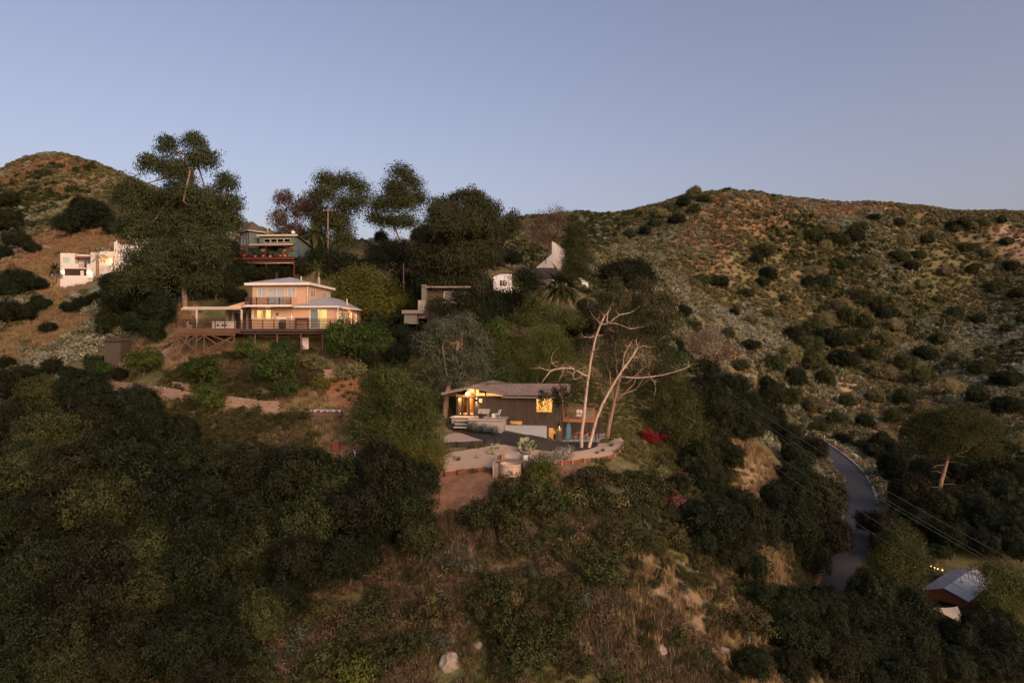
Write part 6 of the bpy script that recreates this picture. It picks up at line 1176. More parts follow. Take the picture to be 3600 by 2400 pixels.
cover('low_brush', 'low dry brush covering the near slope', 'scrub', (-45, 45, 40, 96), 9000, 'sage', L_DRY, lambda x, y, z: ~bare(x, y) & (nz(x, y, 8, 3.0) > 0.0) & ((pxy(x, y, z)[1] > 1720) | (pxy(x, y, z)[0] < 1250)), 0.4, 1.0, (1750, 2150))
cover('low_olive_brush', 'low olive brush covering the near slope', 'scrub', (-45, 60, 40, 110), 9000, 'brush', L_OLVN, lambda x, y, z: ~bare(x, y) & (nz(x, y, 8, 3.0) < 0.02) & ((pxy(x, y, z)[1] > 1740) | (pxy(x, y, z)[0] < 1100) | (pxy(x, y, z)[0] > 2300)), 0.3, 0.8, (1850, 2250))
cover('straw_grass', 'tall straw grass on the open near slope', 'grass', (-25, 45, 42, 78), 16000, 'tuft', L_STRAW, lambda x, y, z: (nz(x, y, 7, 11.0) > 0.04) & (pxy(x, y, z)[1] > 1830) & (pxy(x, y, z)[0] > 1350), 0.9, 2.0, (2150, 2080))
for px, py, r in ((590,1425,40),(420,1400,36),(500,1420,36),(880,1470,30),(810,1445,26),(1010,1470,36),(1060,1440,30)):
    h = hit(px, py+r*0.6); rw = r/F*h.y; put('brush', k % 2, L_SCRUB if k % 2 else L_OLV, BARK, 'wall_brush', 'leafy brush growing up against the long block wall', 'shrub', h-Vector((0, 0, 0.1)), rw/1.3, 'brush against the block wall', flat=rw/1.3*1.2, crown='foliage', trunk='stem'); k += 1
cover('hill_grass', 'golden brown grass on the high open ridges', 'grass', (-330, 330, 190, 420), 60000, 'tuft', L_RUST, lambda x, y, z: colg(x, y)[:, 0] > 0.17, 1.4, 3.2, (2620, 720))
# ---------------------------------------------------------------- plants of the yard
def agave(loc, sc, label, leaf=L_BLUE, n_=34, name='agave', group=None):
    C = []; A_ = []; Nn = []
    mb_v = []; mb_f = []; tn_ = []
    for i in range(n_):
        a = i*2.399; el = 0.25+1.15*(i/n_); d = Vector((math.cos(a)*math.cos(el), math.sin(a)*math.cos(el), math.sin(el))); s_ = Vector((-math.sin(a), math.cos(a), 0)); L = (0.75+0.3*(1-i/n_))*RNG.uniform(0.9, 1.1); k_ = len(mb_v)
        nn = d.cross(s_)
        for t, w_ in ((0, 0.05), (0.35, 0.075), (0.75, 0.045), (1, 0.002)):
            c_ = d*L*t+Vector((0, 0, 0.05))-nn*0.10*t*t*-1; mb_v += [c_+s_*w_, c_-s_*w_]; tn_ += [0.3+0.5*RNG.random()*0.4+0.3*t]*2
        for j in range(3): mb_f.append((k_+2*j, k_+2*j+1, k_+2*j+3, k_+2*j+2))
    me = bpy.data.meshes.new('agave'); me.from_pydata([tuple(v) for v in mb_v], [], mb_f); me.update()
    t_ = me.attributes.new('tint', 'FLOAT', 'POINT'); t_.data.foreach_set('value', np.array(tn_, np.float32))
    o = link(name, me, leaf); o.location = loc; o.scale = (sc,)*3; o.rotation_euler = (0, 0, RNG.random()*6); return tag(o, label, 'agave', group)
for u_, v_, s_, l_ in ((2.75, -3.55, 1.6, 'large blue agave nearest the concrete steps'), (4.0, -3.65, 1.4, 'blue agave in middle of the terrace wall row'), (5.1, -3.75, 1.3, 'blue agave at the white wall end of terrace row')):
    w = loc2w(MH, MH_RZ, u_, v_); agave(Vector((w.x, w.y, gz(w.x, w.y)+0.05)), s_, l_)
for px, py in ((1195,1330),(1215,1340),(1180,1350),(1245,1335),(1205,1365),(1235,1360),(1225,1385),(1190,1380),(1245,1390),(1210,1400),(1160,1345),(1230,1410)):
    agave(hit(px, py), RNG.uniform(0.5, 0.85), 'small green agave on the red earth bank below block wall', L_GRASSG, 22, group='agaves on the red bank')
for px, py, s_, l_ in ((1612,1622,0.55,'small agave on granite yard beside retaining wall'),(2120,1588,0.45,'small agave between pale trunks and red edging'),(2100,1598,0.4,'tiny agave near the red edging bend'),(2150,1570,0.6,'blue agave clump beside the rear trunks'),(2115,1510,1.0,'large dark agave behind the patio')):
    agave(hit(px, py), s_, l_)
M_PAD = mat('cactus_pad', (0.145, 0.165, 0.095), 0.7, 0.2, 2, col2=(0.21, 0.22, 0.12))
def pear(px, py, sc, n_, label, wide=1.0):
    h = hit(px, py); t = thing('prickly_pear', label, 'cactus', h); t.scale = (sc,)*3
    base = MB().lathe([(0.001,0),(0.55,0.03),(0.7,0.12),(0.5,0.22),(0.001,0.26)], 12); pads = [(Vector((RNG.normal()*0.3*wide, RNG.normal()*0.2, 0.15)), Vector((RNG.normal()*0.3, RNG.normal()*0.2, 1)).normalized()) for _ in range(max(3, n_//4))]
    done = 0; sh = MB().lathe([(0.001,0.0),(0.10,0.05),(0.17,0.2),(0.15,0.34),(0.08,0.42),(0.001,0.44)], 12).mesh('pad'); q_ = list(pads)
    for v in sh.vertices: v.co.y *= 0.22
    while done < n_ and q_:
        p, d = q_.pop(0); o = link('pad', sh, M_PAD, t); o.location = p; o.rotation_euler = d.to_track_quat('Z', 'Y').to_euler(); o.rotation_euler.rotate_axis('Z', RNG.uniform(-1.2, 1.2)); k_ = RNG.uniform(0.8, 1.15); o.scale = (k_,)*3; done += 1
        for _ in range(RNG.integers(1, 3)): q_.append((p+d*0.40*k_, (d+Vector((RNG.normal()*0.65, RNG.normal()*0.4, RNG.uniform(0.1, 0.6)))).normalized()))
pear(1738, 1602, 0.95, 13, 'prickly pear cactus by the bend of the retaining wall')
pear(1828, 1592, 1.2, 24, 'tallest prickly pear cactus beside the driveway')
pear(1872, 1590, 0.95, 18, 'wide grey prickly pear beside the tallest cactus', 1.8); pear(1680, 1612, 0.6, 5, 'small prickly pear alone on the granite')
def palm(name, label, px, d, py_top, flen, nf, leaf, trunk_r=0.3, arch=1.0, fan=False):
    o = at(px, d); zt = CAMZ+(1200-py_top)/F*d-o.z; t = thing(name, label, 'palm', o)
    MB().tube([(0,0,-0.3),(0.05,0,zt*0.5),(0,0,zt)], [trunk_r*1.2, trunk_r, trunk_r], 10).build('trunk', BARK_TAN, t)
    C = []; ax = []; L = []; Nn = []; rach = MB()
    for i in range(nf):
        a = i*2.399; el = 1.35-2.0*(i/nf); d0 = np.array((math.cos(a)*math.cos(el), math.sin(a)*math.cos(el), math.sin(el))); pts_ = []; p = np.array((0, 0, zt)); v = d0.copy(); fl = flen*RNG.uniform(0.85, 1.1)
        for k_ in range(9): pts_.append(p.copy()); p = p+v*fl/8; v = v+np.array((0, 0, -0.16*arch)); v /= np.linalg.norm(v)
        rach.tube(pts_, list(np.linspace(0.04, 0.01, 9)), 4, False); s_ = np.cross(d0, (0, 0, 1)); s_ /= np.linalg.norm(s_)+1e-6
        for k_ in range(2 if not fan else 6, 8):
            for f_ in np.linspace(0, 1, 6 if not fan else 6)[:-1]:
                q_ = np.array(pts_[k_])*(1-f_)+np.array(pts_[k_+1])*f_; dv = np.array(pts_[k_+1])-np.array(pts_[k_]); dv /= np.linalg.norm(dv)
                for sg in (1, -1):
                    x_ = sg*s_*0.8+dv*0.7+np.array((0, 0, -0.15)); l_ = flen*(0.16 if not fan else 0.3)*(1.15-k_/9); x_ /= np.linalg.norm(x_); C.append(q_+x_*l_/2); ax.append(x_); L.append(l_); Nn.append(np.cross(x_, dv)+RNG.normal(size=3)*0.2)
    L = np.array(L); me = leaves_mesh(name, np.array(C), np.array(Nn), L, L*0.24, RNG.random(len(L)), np.array(ax)); link('fronds', me, leaf, t); rach.build('frond_stems', L_CANE, t); return t
palm('date_palm', 'large date palm with arching fronds before the wedge house', 1975, 112, 1010, 4.6, 80, L_SYC, 0.45)
palm('fan_palm', 'slim palm with feathery head beside the utility pole', 1105, 128, 830, 3.6, 36, L_SYC, 0.2, 1.2)
palm('fan_palm', 'short fan palm at the white villa entrance', 342, 163, 902, 2.2, 30, L_SYC, 0.35, 0.7, True)
palm('fan_palm', 'bushy fan palm left of the villa garage', 192, 163, 950, 2.4, 34, L_OAK, 0.4, 0.8)
palm('banana_plant', 'broad leaved banana plant below the red deck', 1120, 112, 950, 2.6, 16, L_SYC, 0.15, 1.0)
# reeds hanging down the bank
for px, py, lab, n_, leaf in ((2040,1760,'pale drooping reeds on the bank below right red edging',160,L_CANE),(2115,1700,'green feathery reeds beside the drooping pale ones',120,L_GRASSG),(2030,1900,'long straw coloured fallen reed stems down the slope',90,L_GRASS)):
    h = hit(px, py); C = []; ax = []; L = []
    for i in range(n_):
        b_ = np.array((RNG.normal()*0.9, RNG.normal()*0.7, 0.0)); v = np.array((RNG.normal()*0.4, RNG.normal()*0.4-0.35, 1.0)); p = b_
        for k_ in range(6):
            v /= np.linalg.norm(v); C.append(p+v*0.17); ax.append(v.copy()); L.append(0.4); p = p+v*0.32; v = v+np.array((0, -0.18, -0.38))+RNG.normal(size=3)*0.12
    L = np.array(L); o = link('reed_clump', leaves_mesh('reeds', np.array(C), RNG.normal(size=(len(C), 3)), L, L*0.12, RNG.random(len(C)), np.array(ax)), leaf); o.location = h; tag(o, lab, 'reeds')

# ---------------------------------------------------------------- stones, walls and timber in the yard
M_ROCK = mat('pale_sandstone', (0.13, 0.115, 0.095), 0.95, 0.2, 2.6, col2=(0.27, 0.235, 0.19), bump=1.0, bscale=4); M_ROCKG = mat('grey_stone', (0.12, 0.11, 0.10), 0.95, 0.2, 3, col2=(0.23, 0.21, 0.19), bump=0.8)
def rock(px, py, r_px, label, m=M_ROCK, group=None, name='boulder', flat=0.8):
    h = hit(px, py+r_px*0.5); r = r_px/F*h.y; bm = bmesh.new(); bmesh.ops.create_icosphere(bm, subdivisions=3, radius=1.0)
    pl_ = [(Vector(rdir(1)[0]), RNG.uniform(0.5, 0.85)) for _ in range(12)]
    for v in bm.verts:
        for n0, c0 in pl_:
            q_ = v.co.dot(n0)-c0
            if q_ > 0: v.co -= n0*q_
        v.co += v.co.normalized()*RNG.normal()*0.03
    me = bpy.data.meshes.new(name); bm.to_mesh(me); bm.free(); o = link(name, me, m); o.location = h+Vector((0, 0, r*flat*0.15)); o.scale = (r*1.1, r*1.0, r*flat); o.rotation_euler = (RNG.normal()*0.2, RNG.normal()*0.2, RNG.random()*6); return tag(o, label, 'rock', group)
rock(1585, 2320, 40, 'largest pale boulder at foot of the slope', flat=1.0)
for px, py, r, l_ in ((1655,2180,20,'pale oval boulder in line above the largest one'),(1648,2110,15,'upright pale boulder at top of the gully line'),(1680,2265,18,'low grey boulder right of the largest one'),(1590,2250,8,'small pale stone above largest boulder'),(1605,2250,7,'smaller stone touching the small pale one'),(1552,2020,18,'pale rock below the silver bare shrub'),(2325,2280,24,'rounded boulder among brush right of the dry patch'),(2540,2280,24,'boulder half buried in scrub below the dry slope'),(2680,2060,16,'boulder on the shoulder of dry grass'),(2710,2065,12,'boulder leaning on the shoulder boulder'),(2310,1870,12,'tall pale stone on the right bank'),(2400,1980,12,'pale stone below the tall one'),(2450,2010,10,'pale stone at bottom of right bank'),(2680,2240,16,'grey boulder beside oak at canyon edge'),(2840,2110,10,'stone by the leafless shrub near road')): rock(px, py, r, l_)
for i in range(26):
    px = RNG.normal(2250, 40); py = 2110+abs(px-2215)*0.6+RNG.normal()*30; rock(px, py, RNG.uniform(3, 8), 'small pale stone in the eroded patch of lower slope', group='stones of the eroded patch', name='stone')
for i in range(14): rock(1630+RNG.normal()*26, 2000+RNG.random()*260, RNG.uniform(3, 8), 'small grey stone in the boulder gully', group='stones of the gully', name='stone', m=M_ROCKG)
for i in range(20): rock(930+RNG.normal()*55, 1452+RNG.normal()*10, RNG.uniform(4, 8), 'white rubble stone under the block wall', group='rubble under the block wall', name='rubble_stone', m=M_ROCKG)
for px, py in ((1790,1580),(1775,1575),(1800,1572),(1765,1582),(1785,1590),(1812,1585),(1690,1598),(1735,1586),(1660,1602),(1640,1606)): rock(px, py, RNG.uniform(5, 8), 'flat stepping stone set in the granite yard', group='stepping stones', name='stepping_stone', flat=0.12, m=M_ROCKG)
for px, py in ((1590,1598),(1580,1606),(1600,1606)): rock(px, py, 8, 'rounded boulder at corner of the dark retaining wall', group='boulders at the retaining wall', m=M_ROCKG)
for i in range(26):
    t = i/25; rock(1660+130*t+RNG.normal()*2, 1501+30*t+RNG.normal()*2, RNG.uniform(1.6, 3.2), 'small brown border stone along the terrace foot', group='border stones', name='border_stone', m=M_ROCK)
# block retaining walls of the terraces
M_BLOCK = mat('pink_block', (0.25, 0.175, 0.135), 0.9, 0.16, 2)
def block_wall(label, top, hgt, d, rows):
    """split-face blocks in courses; the wall follows its top line in the photograph"""
    pts_ = [P(px, py, dd) for (px, py), dd in zip(top, d)]; o = pts_[0]; t = thing('block_wall', label, 'wall', o); seg = [0]
    for a, b_ in zip(pts_[:-1], pts_[1:]): seg.append(seg[-1]+(b_-a).length)
    L = seg[-1]; n_ = 0; sh = MB().box(-0.19, 0.19, -0.13, 0.13, -0.095, 0.095).mesh('block'); sh.materials.append(M_BLOCK); rest = MB()
    for r in range(rows):
        k_ = int(L/0.42)
        for j in range(k_):
            s_ = (j+0.5*(r % 2)+0.3)*0.42; i = max(q_ for q_ in range(len(seg)-1) if seg[q_] <= min(s_, L-0.01)); f_ = (s_-seg[i])/(seg[i+1]-seg[i]); p = pts_[i].lerp(pts_[i+1], min(f_, 1))-o; dr_ = (pts_[i+1]-pts_[i]); ang = math.atan2(dr_.y, dr_.x)
            if r == 0 and RNG.random() < 0.12: continue
            if n_ < 300:
                ob = link('block', sh, None, t); ob.location = (p.x+RNG.normal()*0.01, p.y-0.03*r+RNG.normal()*0.02, p.z-0.1-r*0.205); ob.rotation_euler = (0, 0, ang+RNG.normal()*0.03); n_ += 1
            else:
                c_ = Vector((p.x, p.y-0.03*r+RNG.normal()*0.02, p.z-0.1-r*0.205)); rest.box(c_.x-0.19, c_.x+0.19, c_.y-0.13, c_.y+0.13, c_.z-0.095, c_.z+0.095)
    if rest.v: tag(rest.build('lower_blocks', M_BLOCK, t), kind='stuff')
    return t
def gwall(label, pxs, hgt, rows):
    hs_ = [hit(px, py) for px, py in pxs]; block_wall(label, [(px, py-hgt/h.y*F*0.85) for (px, py), h in zip(pxs, hs_)], hgt, [h.y-0.2 for h in hs_], rows)
gwall('long pink block wall holding the citrus terrace', [(390,1375),(480,1385),(580,1400),(680,1420),(780,1430),(860,1440),(930,1450),(985,1452)], 1.6, 8)
gwall('pink block wall above the red agave bank', [(1140,1325),(1190,1325),(1265,1330)], 1.1, 5)
gwall('short pink block wall beside the earth steps', [(610,1365),(640,1368),(665,1370)], 1.0, 5)
# timber edging round the granite yard
M_REDT = mat('red_timber', (0.155, 0.048, 0.026), 0.8, 0.2, 2, stretch=(1, 1, 1)); M_BLKP = mat('black_post', (0.018, 0.016, 0.015), 0.7)
def edging(label, pixels, hgt, posts, pm_, name='timber_edging', bm_=None, nb=2, low=0.25):
    pts_ = [hit(*p) for p in pixels]; o = pts_[0].copy(); t = thing(name, label, 'edging', o)
    for a, b_ in zip(pts_[:-1], pts_[1:]):
        for k_ in range(nb):
            h0 = -low+(hgt+low)*(k_+0.5)/nb; MB().bar(a-o+Vector((0, 0, h0)), b_-o+Vector((0, 0, h0)), 0.07+0.01*k_, (hgt+low)/nb-0.012).build('timber', bm_ or M_REDT, t)
        n_ = max(1, int((b_-a).length/posts)) if posts else 0
        for j in range(n_):
            p = a.lerp(b_, (j+0.4)/n_)-o; MB().box(p.x-0.06, p.x+0.06, p.y-0.2, p.y-0.08, p.z-0.8, p.z+hgt+0.05).build('stake', pm_, t)
edging('red timber edging with black posts holding granite above mulch slope', z3([(205,1310),(320,1295),(490,1278),(640,1268),(775,1258)]), 0.35, 2.2, M_BLKP)
edging('curved red timber edging round right side of granite yard', z3([(1450,1190),(1560,1180),(1680,1168),(1820,1158),(1960,1140),(2040,1125),(2090,1085),(2130,1045),(2155,1012)]), 0.32, 1.6, mat('tan_stake', (0.26, 0.18, 0.11), 0.8))
edging('dark plank retaining wall below the grey gravel pad', z3([(200,1012),(330,1005),(480,1002),(640,990),(760,984),(850,976)]), 0.55, 2.2, M_BLKP, 'plank_retaining_wall', mat('dark_plank', (0.028, 0.027, 0.027), 0.8, 0.2), 3)
# hot tub on its platform
h = hit(1800, 1668); HO = Vector((h.x, h.y, 0)); zT = CAMZ+(1200-1624)/F*HO.y; HO.z = zT
PF = thing('tub_platform', 'timber platform with concrete back wall carrying the hot tub', 'platform', HO, math.radians(-6))
M_OLDW = mat('weathered_wood', (0.22, 0.165, 0.11), 0.85, 0.25, 2, stretch=(1, 6, 6)); M_OLDV = mat('weathered_boards', (0.24, 0.19, 0.13), 0.85, 0.25, 2, stretch=(6, 6, 1))
for i in range(14): MB().box(-1.55, 2.0, 0.35+i*0.115, 0.35+i*0.115+0.107, -0.05, 0).build('deck_board', M_OLDW, PF)
for i in range(9): MB().box(-1.62, -1.57, -0.5+i*0.255, -0.5+i*0.255+0.245, -2.0, -0.02).build('skirt_board', M_OLDV, PF)
for i in range(8): MB().box(1.0+i*0.13, 1.0+i*0.13+0.122, 0.28, 0.33, -2.0, -0.06).build('skirt_board', M_OLDV, PF)
MB().box(-1.75, 1.1, 2.0, 2.2, -1.6, 0.42).build('back_wall', M_CONC, PF, 0.02); MB().box(-1.75, -1.63, -0.6, 2.0, -2.6, 0.02).build('side_wall', M_CONC, PF)
for i in range(5): MB().box(-1.56+i*0.125, -1.56+i*0.125+0.118, -0.56, -0.51, -2.0, -0.02).build('skirt_board', M_OLDV, PF)
for sx in (-1.5, -0.9, 1.6): MB().box(sx-0.07, sx+0.07, -0.3, -0.16, -3.4, -1.2).build('support_post', M_OLDV, PF)
for x in (-1.4, -0.95): MB().box(x, x+0.03, 1.55, 1.95, 0.0, 0.38).build('cabinet_side', M_CEDAR, PF)
MB().box(-1.43, -0.91, 1.5, 1.98, 0.38, 0.41).build('cabinet_top', M_CEDAR, PF); MB().box(-1.2, -0.9, 1.5, 1.54, 0.0, 0.38).build('cabinet_door', M_CEDAR, PF)
c_ = PF.matrix_basis @ Vector((-0.10, -0.42, -1.15)); HT = thing('hot_tub', 'round cedar stave hot tub sunk into the platform', 'hot tub', c_)
M_STAVE = mat('pale_stave', (0.42, 0.32, 0.25), 0.75, 0.15, 2, stretch=(6, 6, 0.5)); st = MB().box(-0.095, 0.095, -0.03, 0.03, 0, 1.12).mesh('stave'); st.materials.append(M_STAVE)
for i in range(32):
    a = i*math.tau/32; ob = link('stave', st, None, HT); ob.location = (math.cos(a)*0.98, math.sin(a)*0.98, RNG.normal()*0.005); ob.rotation_euler = (0, 0, a+math.pi/2)
for z in (0.2, 0.92): MB().tube([(math.cos(a)*1.015, math.sin(a)*1.015, z) for a in np.linspace(0, math.tau, 33)], 0.015, 5, False).build('hoop', M_BLKP, HT)
MB().lathe([(0.95, 0.02), (0.001, 0.02)], 24).build('tub_floor', M_STAVE, HT); MB().lathe([(0.94, 0.72), (0.001, 0.72)], 24).build('water', mat('dark_water', (0.05, 0.035, 0.025), 0.05, spec=0.5), HT)
c_ = PF.matrix_basis @ Vector((1.15, 1.3, 0)); ST = tag(MB().lathe([(0.001,0.0),(0.23,0.0),(0.24,0.02),(0.23,0.46),(0.22,0.48),(0.001,0.48)], 20).build('drum_stool', M_WHITEP), 'white drum stool beside hot tub under the black chair', 'stool'); ST.location = c_
c_ = PF.matrix_basis @ Vector((1.05, 1.45, 0)); MC = thing('lounge_chair', 'black mesh papasan lounge chair on the tub platform', 'chair', c_, math.radians(150)); MC.scale = (1.3,)*3
rim = [(math.cos(a)*0.5, math.sin(a)*0.42, 0.62+0.22*math.sin(a)) for a in np.linspace(0, math.tau, 25)]; MB().tube(rim, 0.02, 6, False).build('rim', M_BLKP, MC)
bowl = MB(); 
for i in range(24):
    p = Vector(rim[i]); cc_ = Vector((0, 0.02, 0.33)); bowl.tube([p, p.lerp(cc_, 0.5)+Vector((0, 0, -0.08)), cc_], 0.006, 4, False)
for f_ in (0.25, 0.5, 0.75): bowl.tube([Vector(r_).lerp(Vector((0, 0.02, 0.33)), f_)+Vector((0, 0, -0.08*math.sin(f_*math.pi))) for r_ in rim], 0.006, 4, False)
tag(bowl.build('mesh_seat', M_BLKP, MC), kind='stuff')
for a in (0.8, 2.3, 3.9, 5.4): MB().tube([(math.cos(a)*0.32, math.sin(a)*0.3, 0), (math.cos(a)*0.2, math.sin(a)*0.2, 0.4), (math.cos(a)*0.45, math.sin(a)*0.38, 0.62+0.2*math.sin(a))], 0.015, 5).build('leg', M_BLKP, MC)

# ---------------------------------------------------------------- terrace furniture
def wire_shell(name, w, parent, back=0.55, dep=0.55, m=None):
    nu, nv_ = (9 if w < 1 else 15), 9; vs = []; fs = []
    for j in range(nv_):
        t = j/(nv_-1)
        for i in range(nu):
            x = -w/2+w*i/(nu-1); e = abs(2*x/w)**4
            if t < 0.5: y = -dep/2+dep*t*2*0.9; z = 0.42-0.05*math.sin(t*math.pi*2)+0.22*e*(0.3+t)
            else: q_ = (t-0.5)*2; y = dep*0.4+0.18*q_-0.2*e; z = 0.42+back*q_+0.12*e*(1-q_)
            vs.append((x, y, z))
    for j in range(nv_-1):
        for i in range(nu-1): fs.append((j*nu+i, j*nu+i+1, (j+1)*nu+i+1, (j+1)*nu+i))
    o = MB().add(vs, fs).build(name, m or M_WHITEP, parent); md = o.modifiers.new('wire', 'WIREFRAME'); md.thickness = 0.028; return o
def wire_seat(name, label, cat, u_, v_, rz, w, back):
    t = thing(name, label, cat, loc2w(MH, MH_RZ, u_, v_, -0.01), MH_RZ+rz); wire_shell('seat', w, t, back)
    for x in (-w*0.36, w*0.36):
        for y, y2 in ((-0.15, -0.27), (0.12, 0.27)): MB().tube([(x, y, 0.38), (x*1.1, y2, 0)], 0.016, 6).build('leg', M_WHITEP, t)
wire_seat('wire_loveseat', 'white wire loveseat against the dark siding', 'loveseat', 3.35, -0.75, 0, 1.3, 0.42); wire_seat('wire_armchair', 'white wire armchair turned towards the loveseat', 'chair', 5.1, -1.6, math.radians(-75), 0.75, 0.5)
t = thing('drum_table', 'black drum side table with bottles before the loveseat', 'table', loc2w(MH, MH_RZ, 3.35, -2.2, -0.01)); MB().lathe([(0.001,0),(0.24,0),(0.25,0.02),(0.25,0.2),(0.235,0.22),(0.25,0.24),(0.25,0.45),(0.24,0.48),(0.001,0.48)], 20).build('drum', M_DARKF, t)
for x, y in ((-0.08, 0), (0.06, 0.05)): tag(MB().lathe([(0.001,0),(0.04,0),(0.04,0.13),(0.015,0.17),(0.015,0.22),(0.001,0.22)], 10).build('bottle', M_DARKF), 'dark bottle on the black drum table', 'bottle', 'bottles on the drum table').location = loc2w(MH, MH_RZ, 3.35, -2.2, 0.47)+Vector((x, y, 0))
s_ = tag(MB().lathe([(0.001,0),(0.22,0),(0.23,0.02),(0.22,0.42),(0.21,0.44),(0.001,0.44)], 20).build('drum_stool', M_WHITEP), 'white drum stool beside the wire armchair on the terrace', 'stool'); s_.location = loc2w(MH, MH_RZ, 4.55, -1.35, -0.01)
t = thing('deck_armchair', 'cushioned armchair with patterned pillow on the side deck', 'armchair', loc2w(MH, MH_RZ, 13.9, 1.6, zD), MH_RZ)
for x in (-0.38, 0.34): MB().box(x, x+0.05, -0.35, 0.35, 0.02, 0.6).build('arm', M_CEDAR, t)
MB().box(-0.33, 0.34, -0.32, 0.3, 0.26, 0.44).build('seat_cushion', M_WHITEP, t, 0.05); MB().box(-0.33, 0.34, 0.18, 0.36, 0.44, 0.95).build('back_cushion', M_WHITEP, t, 0.06); MB().box(-0.2, 0.2, 0.05, 0.17, 0.45, 0.75).build('pillow', mat('check_pillow', (0.05, 0.05, 0.05), 0.9, col2=(0.6, 0.6, 0.6), scale=9), t, 0.04)
# surfboard and motorbike under the deck
prof = [(0.0,0.0),(0.12,0.1),(0.22,0.4),(0.27,0.9),(0.26,1.4),(0.2,1.8),(0.1,2.02),(0.0,2.1)]; out = [(x, z) for x, z in prof]+[(-x, z) for x, z in prof[-2:0:-1]]
sb = tag(MB().prism(out, -0.035, 0.035).build('surfboard', mat('blue_foam', (0.022, 0.105, 0.20), 0.4, 0.1), None, 0.02), 'tall blue surfboard leaning under the side deck', 'surfboard'); sb.location = loc2w(MH, MH_RZ, 12.75, 0.55, LF+0.02); sb.rotation_euler = (math.radians(-6), math.radians(2), MH_RZ+0.25)
mo = thing('dirt_bike', 'red dirt motorcycle parked under the side deck', 'motorcycle', loc2w(MH, MH_RZ, 14.2, 1.6, LF+0.03), MH_RZ+math.radians(8)); M_RBR = mat('black_rubber', (0.012, 0.012, 0.012), 0.9); M_REDP = mat('red_plastic', (0.42, 0.012, 0.014), 0.35)
for x in (-0.7, 0.72):
    w_ = MB().tube([(x+0.3*math.cos(a), 0, 0.33+0.3*math.sin(a)) for a in np.linspace(0, math.tau, 21)], 0.05, 8, False).build('wheel', M_RBR, mo); sp_ = MB()
    for a in np.linspace(0, math.pi, 7)[:-1]: sp_.tube([(x+0.27*math.cos(a), 0, 0.33+0.27*math.sin(a)), (x-0.27*math.cos(a), 0, 0.33-0.27*math.sin(a))], 0.006, 4, False)
    tag(sp_.build('spokes', M_CABLE, w_), kind='stuff')
for y in (-0.07, 0.07): MB().tube([(-0.7, y, 0.33), (-0.42, y, 1.0)], 0.022, 6).build('fork', M_CABLE, mo)
MB().tube([(-0.42, -0.36, 1.05), (-0.38, 0, 1.0), (-0.42, 0.36, 1.05)], 0.016, 6).build('handlebar', M_RBR, mo); MB().prism([(-0.42,0.82),(-0.35,0.95),(-0.05,0.92),(0.0,0.72),(-0.3,0.62)], -0.12, 0.12).build('tank', M_REDP, mo, 0.03)
MB().prism([(-0.1,0.86),(0.55,0.93),(0.75,0.9),(0.5,0.83),(0.0,0.78)], -0.1, 0.1).build('seat', M_RBR, mo, 0.02); MB().prism([(0.5,0.84),(1.02,0.95),(0.98,0.9),(0.55,0.76)], -0.08, 0.08).build('rear_fender', M_REDP, mo); MB().prism([(-1.0,0.72),(-0.6,0.82),(-0.4,0.8),(-0.45,0.76),(-0.95,0.68)], -0.07, 0.07).build('front_fender', M_REDP, mo)
MB().box(-0.25, 0.15, -0.12, 0.12, 0.28, 0.62).build('engine', M_CABLE, mo, 0.03); MB().tube([(0.72, 0.06, 0.33), (0.1, 0.06, 0.42)], 0.03, 6).build('swingarm', M_CABLE, mo); MB().tube([(-0.05, -0.13, 0.4), (0.3, -0.15, 0.55), (0.75, -0.14, 0.7)], 0.04, 6).build('exhaust', M_CABLE, mo)

# ---------------------------------------------------------------- other yard things
h = hit(1140, 1478); LU = thing('lumber_pile', 'stack of old brown planks with pale sheet on dry slope', 'lumber', h+Vector((0, 0, 0.0)), math.radians(-4))
M_PLK = mat('old_plank', (0.13, 0.085, 0.055), 0.9, 0.3, 1.5, stretch=(0.5, 4, 4))
for l_ in range(9):
    for r_ in range(4):
        x0 = -1.95+RNG.normal()*0.12; MB().box(x0, x0+3.9+RNG.normal()*0.15, -0.5+r_*0.26, -0.5+r_*0.26+0.24, 0.1+l_*0.11, 0.1+l_*0.11+0.09).build('plank', M_PLK, LU)
vs = []; fs = []
for i in range(16):
    for j in range(5): vs.append((-1.5+i*0.23, -0.55+j*0.28, 1.13+0.05*math.sin(i*1.7+j)+0.04*RNG.random()-(0.25 if j == 0 and i % 3 == 0 else 0)))
for i in range(15):
    for j in range(4): fs.append((i*5+j, (i+1)*5+j, (i+1)*5+j+1, i*5+j+1))
MB().add(vs, fs).build('plastic_sheet', mat('pale_sheet', (0.45, 0.46, 0.50), 0.4), LU)
def simple(name, label, cat, px, py, mb, m, rz=0.0, group=None, bevel=0): 
    o = mb.build(name, m, None, bevel); o.location = hit(px, py); o.rotation_euler = (0, 0, rz); return tag(o, label, cat, group)
BAR = [(0.001,0),(0.28,0),(0.30,0.3),(0.28,0.34),(0.30,0.36),(0.29,0.85),(0.001,0.86)]
simple('blue_barrel', 'blue plastic barrel on red crate under the bright green tree', 'barrel', 1183, 1578, MB().lathe(BAR, 16), mat('blue_plastic', (0.06, 0.17, 0.26), 0.4))
simple('red_crate', 'dark red timber crate left of the bright green tree', 'crate', 1182, 1590, MB().box(-0.35, 0.35, -0.3, 0.3, 0, 1.0), M_REDT, 0, None, 0.02)
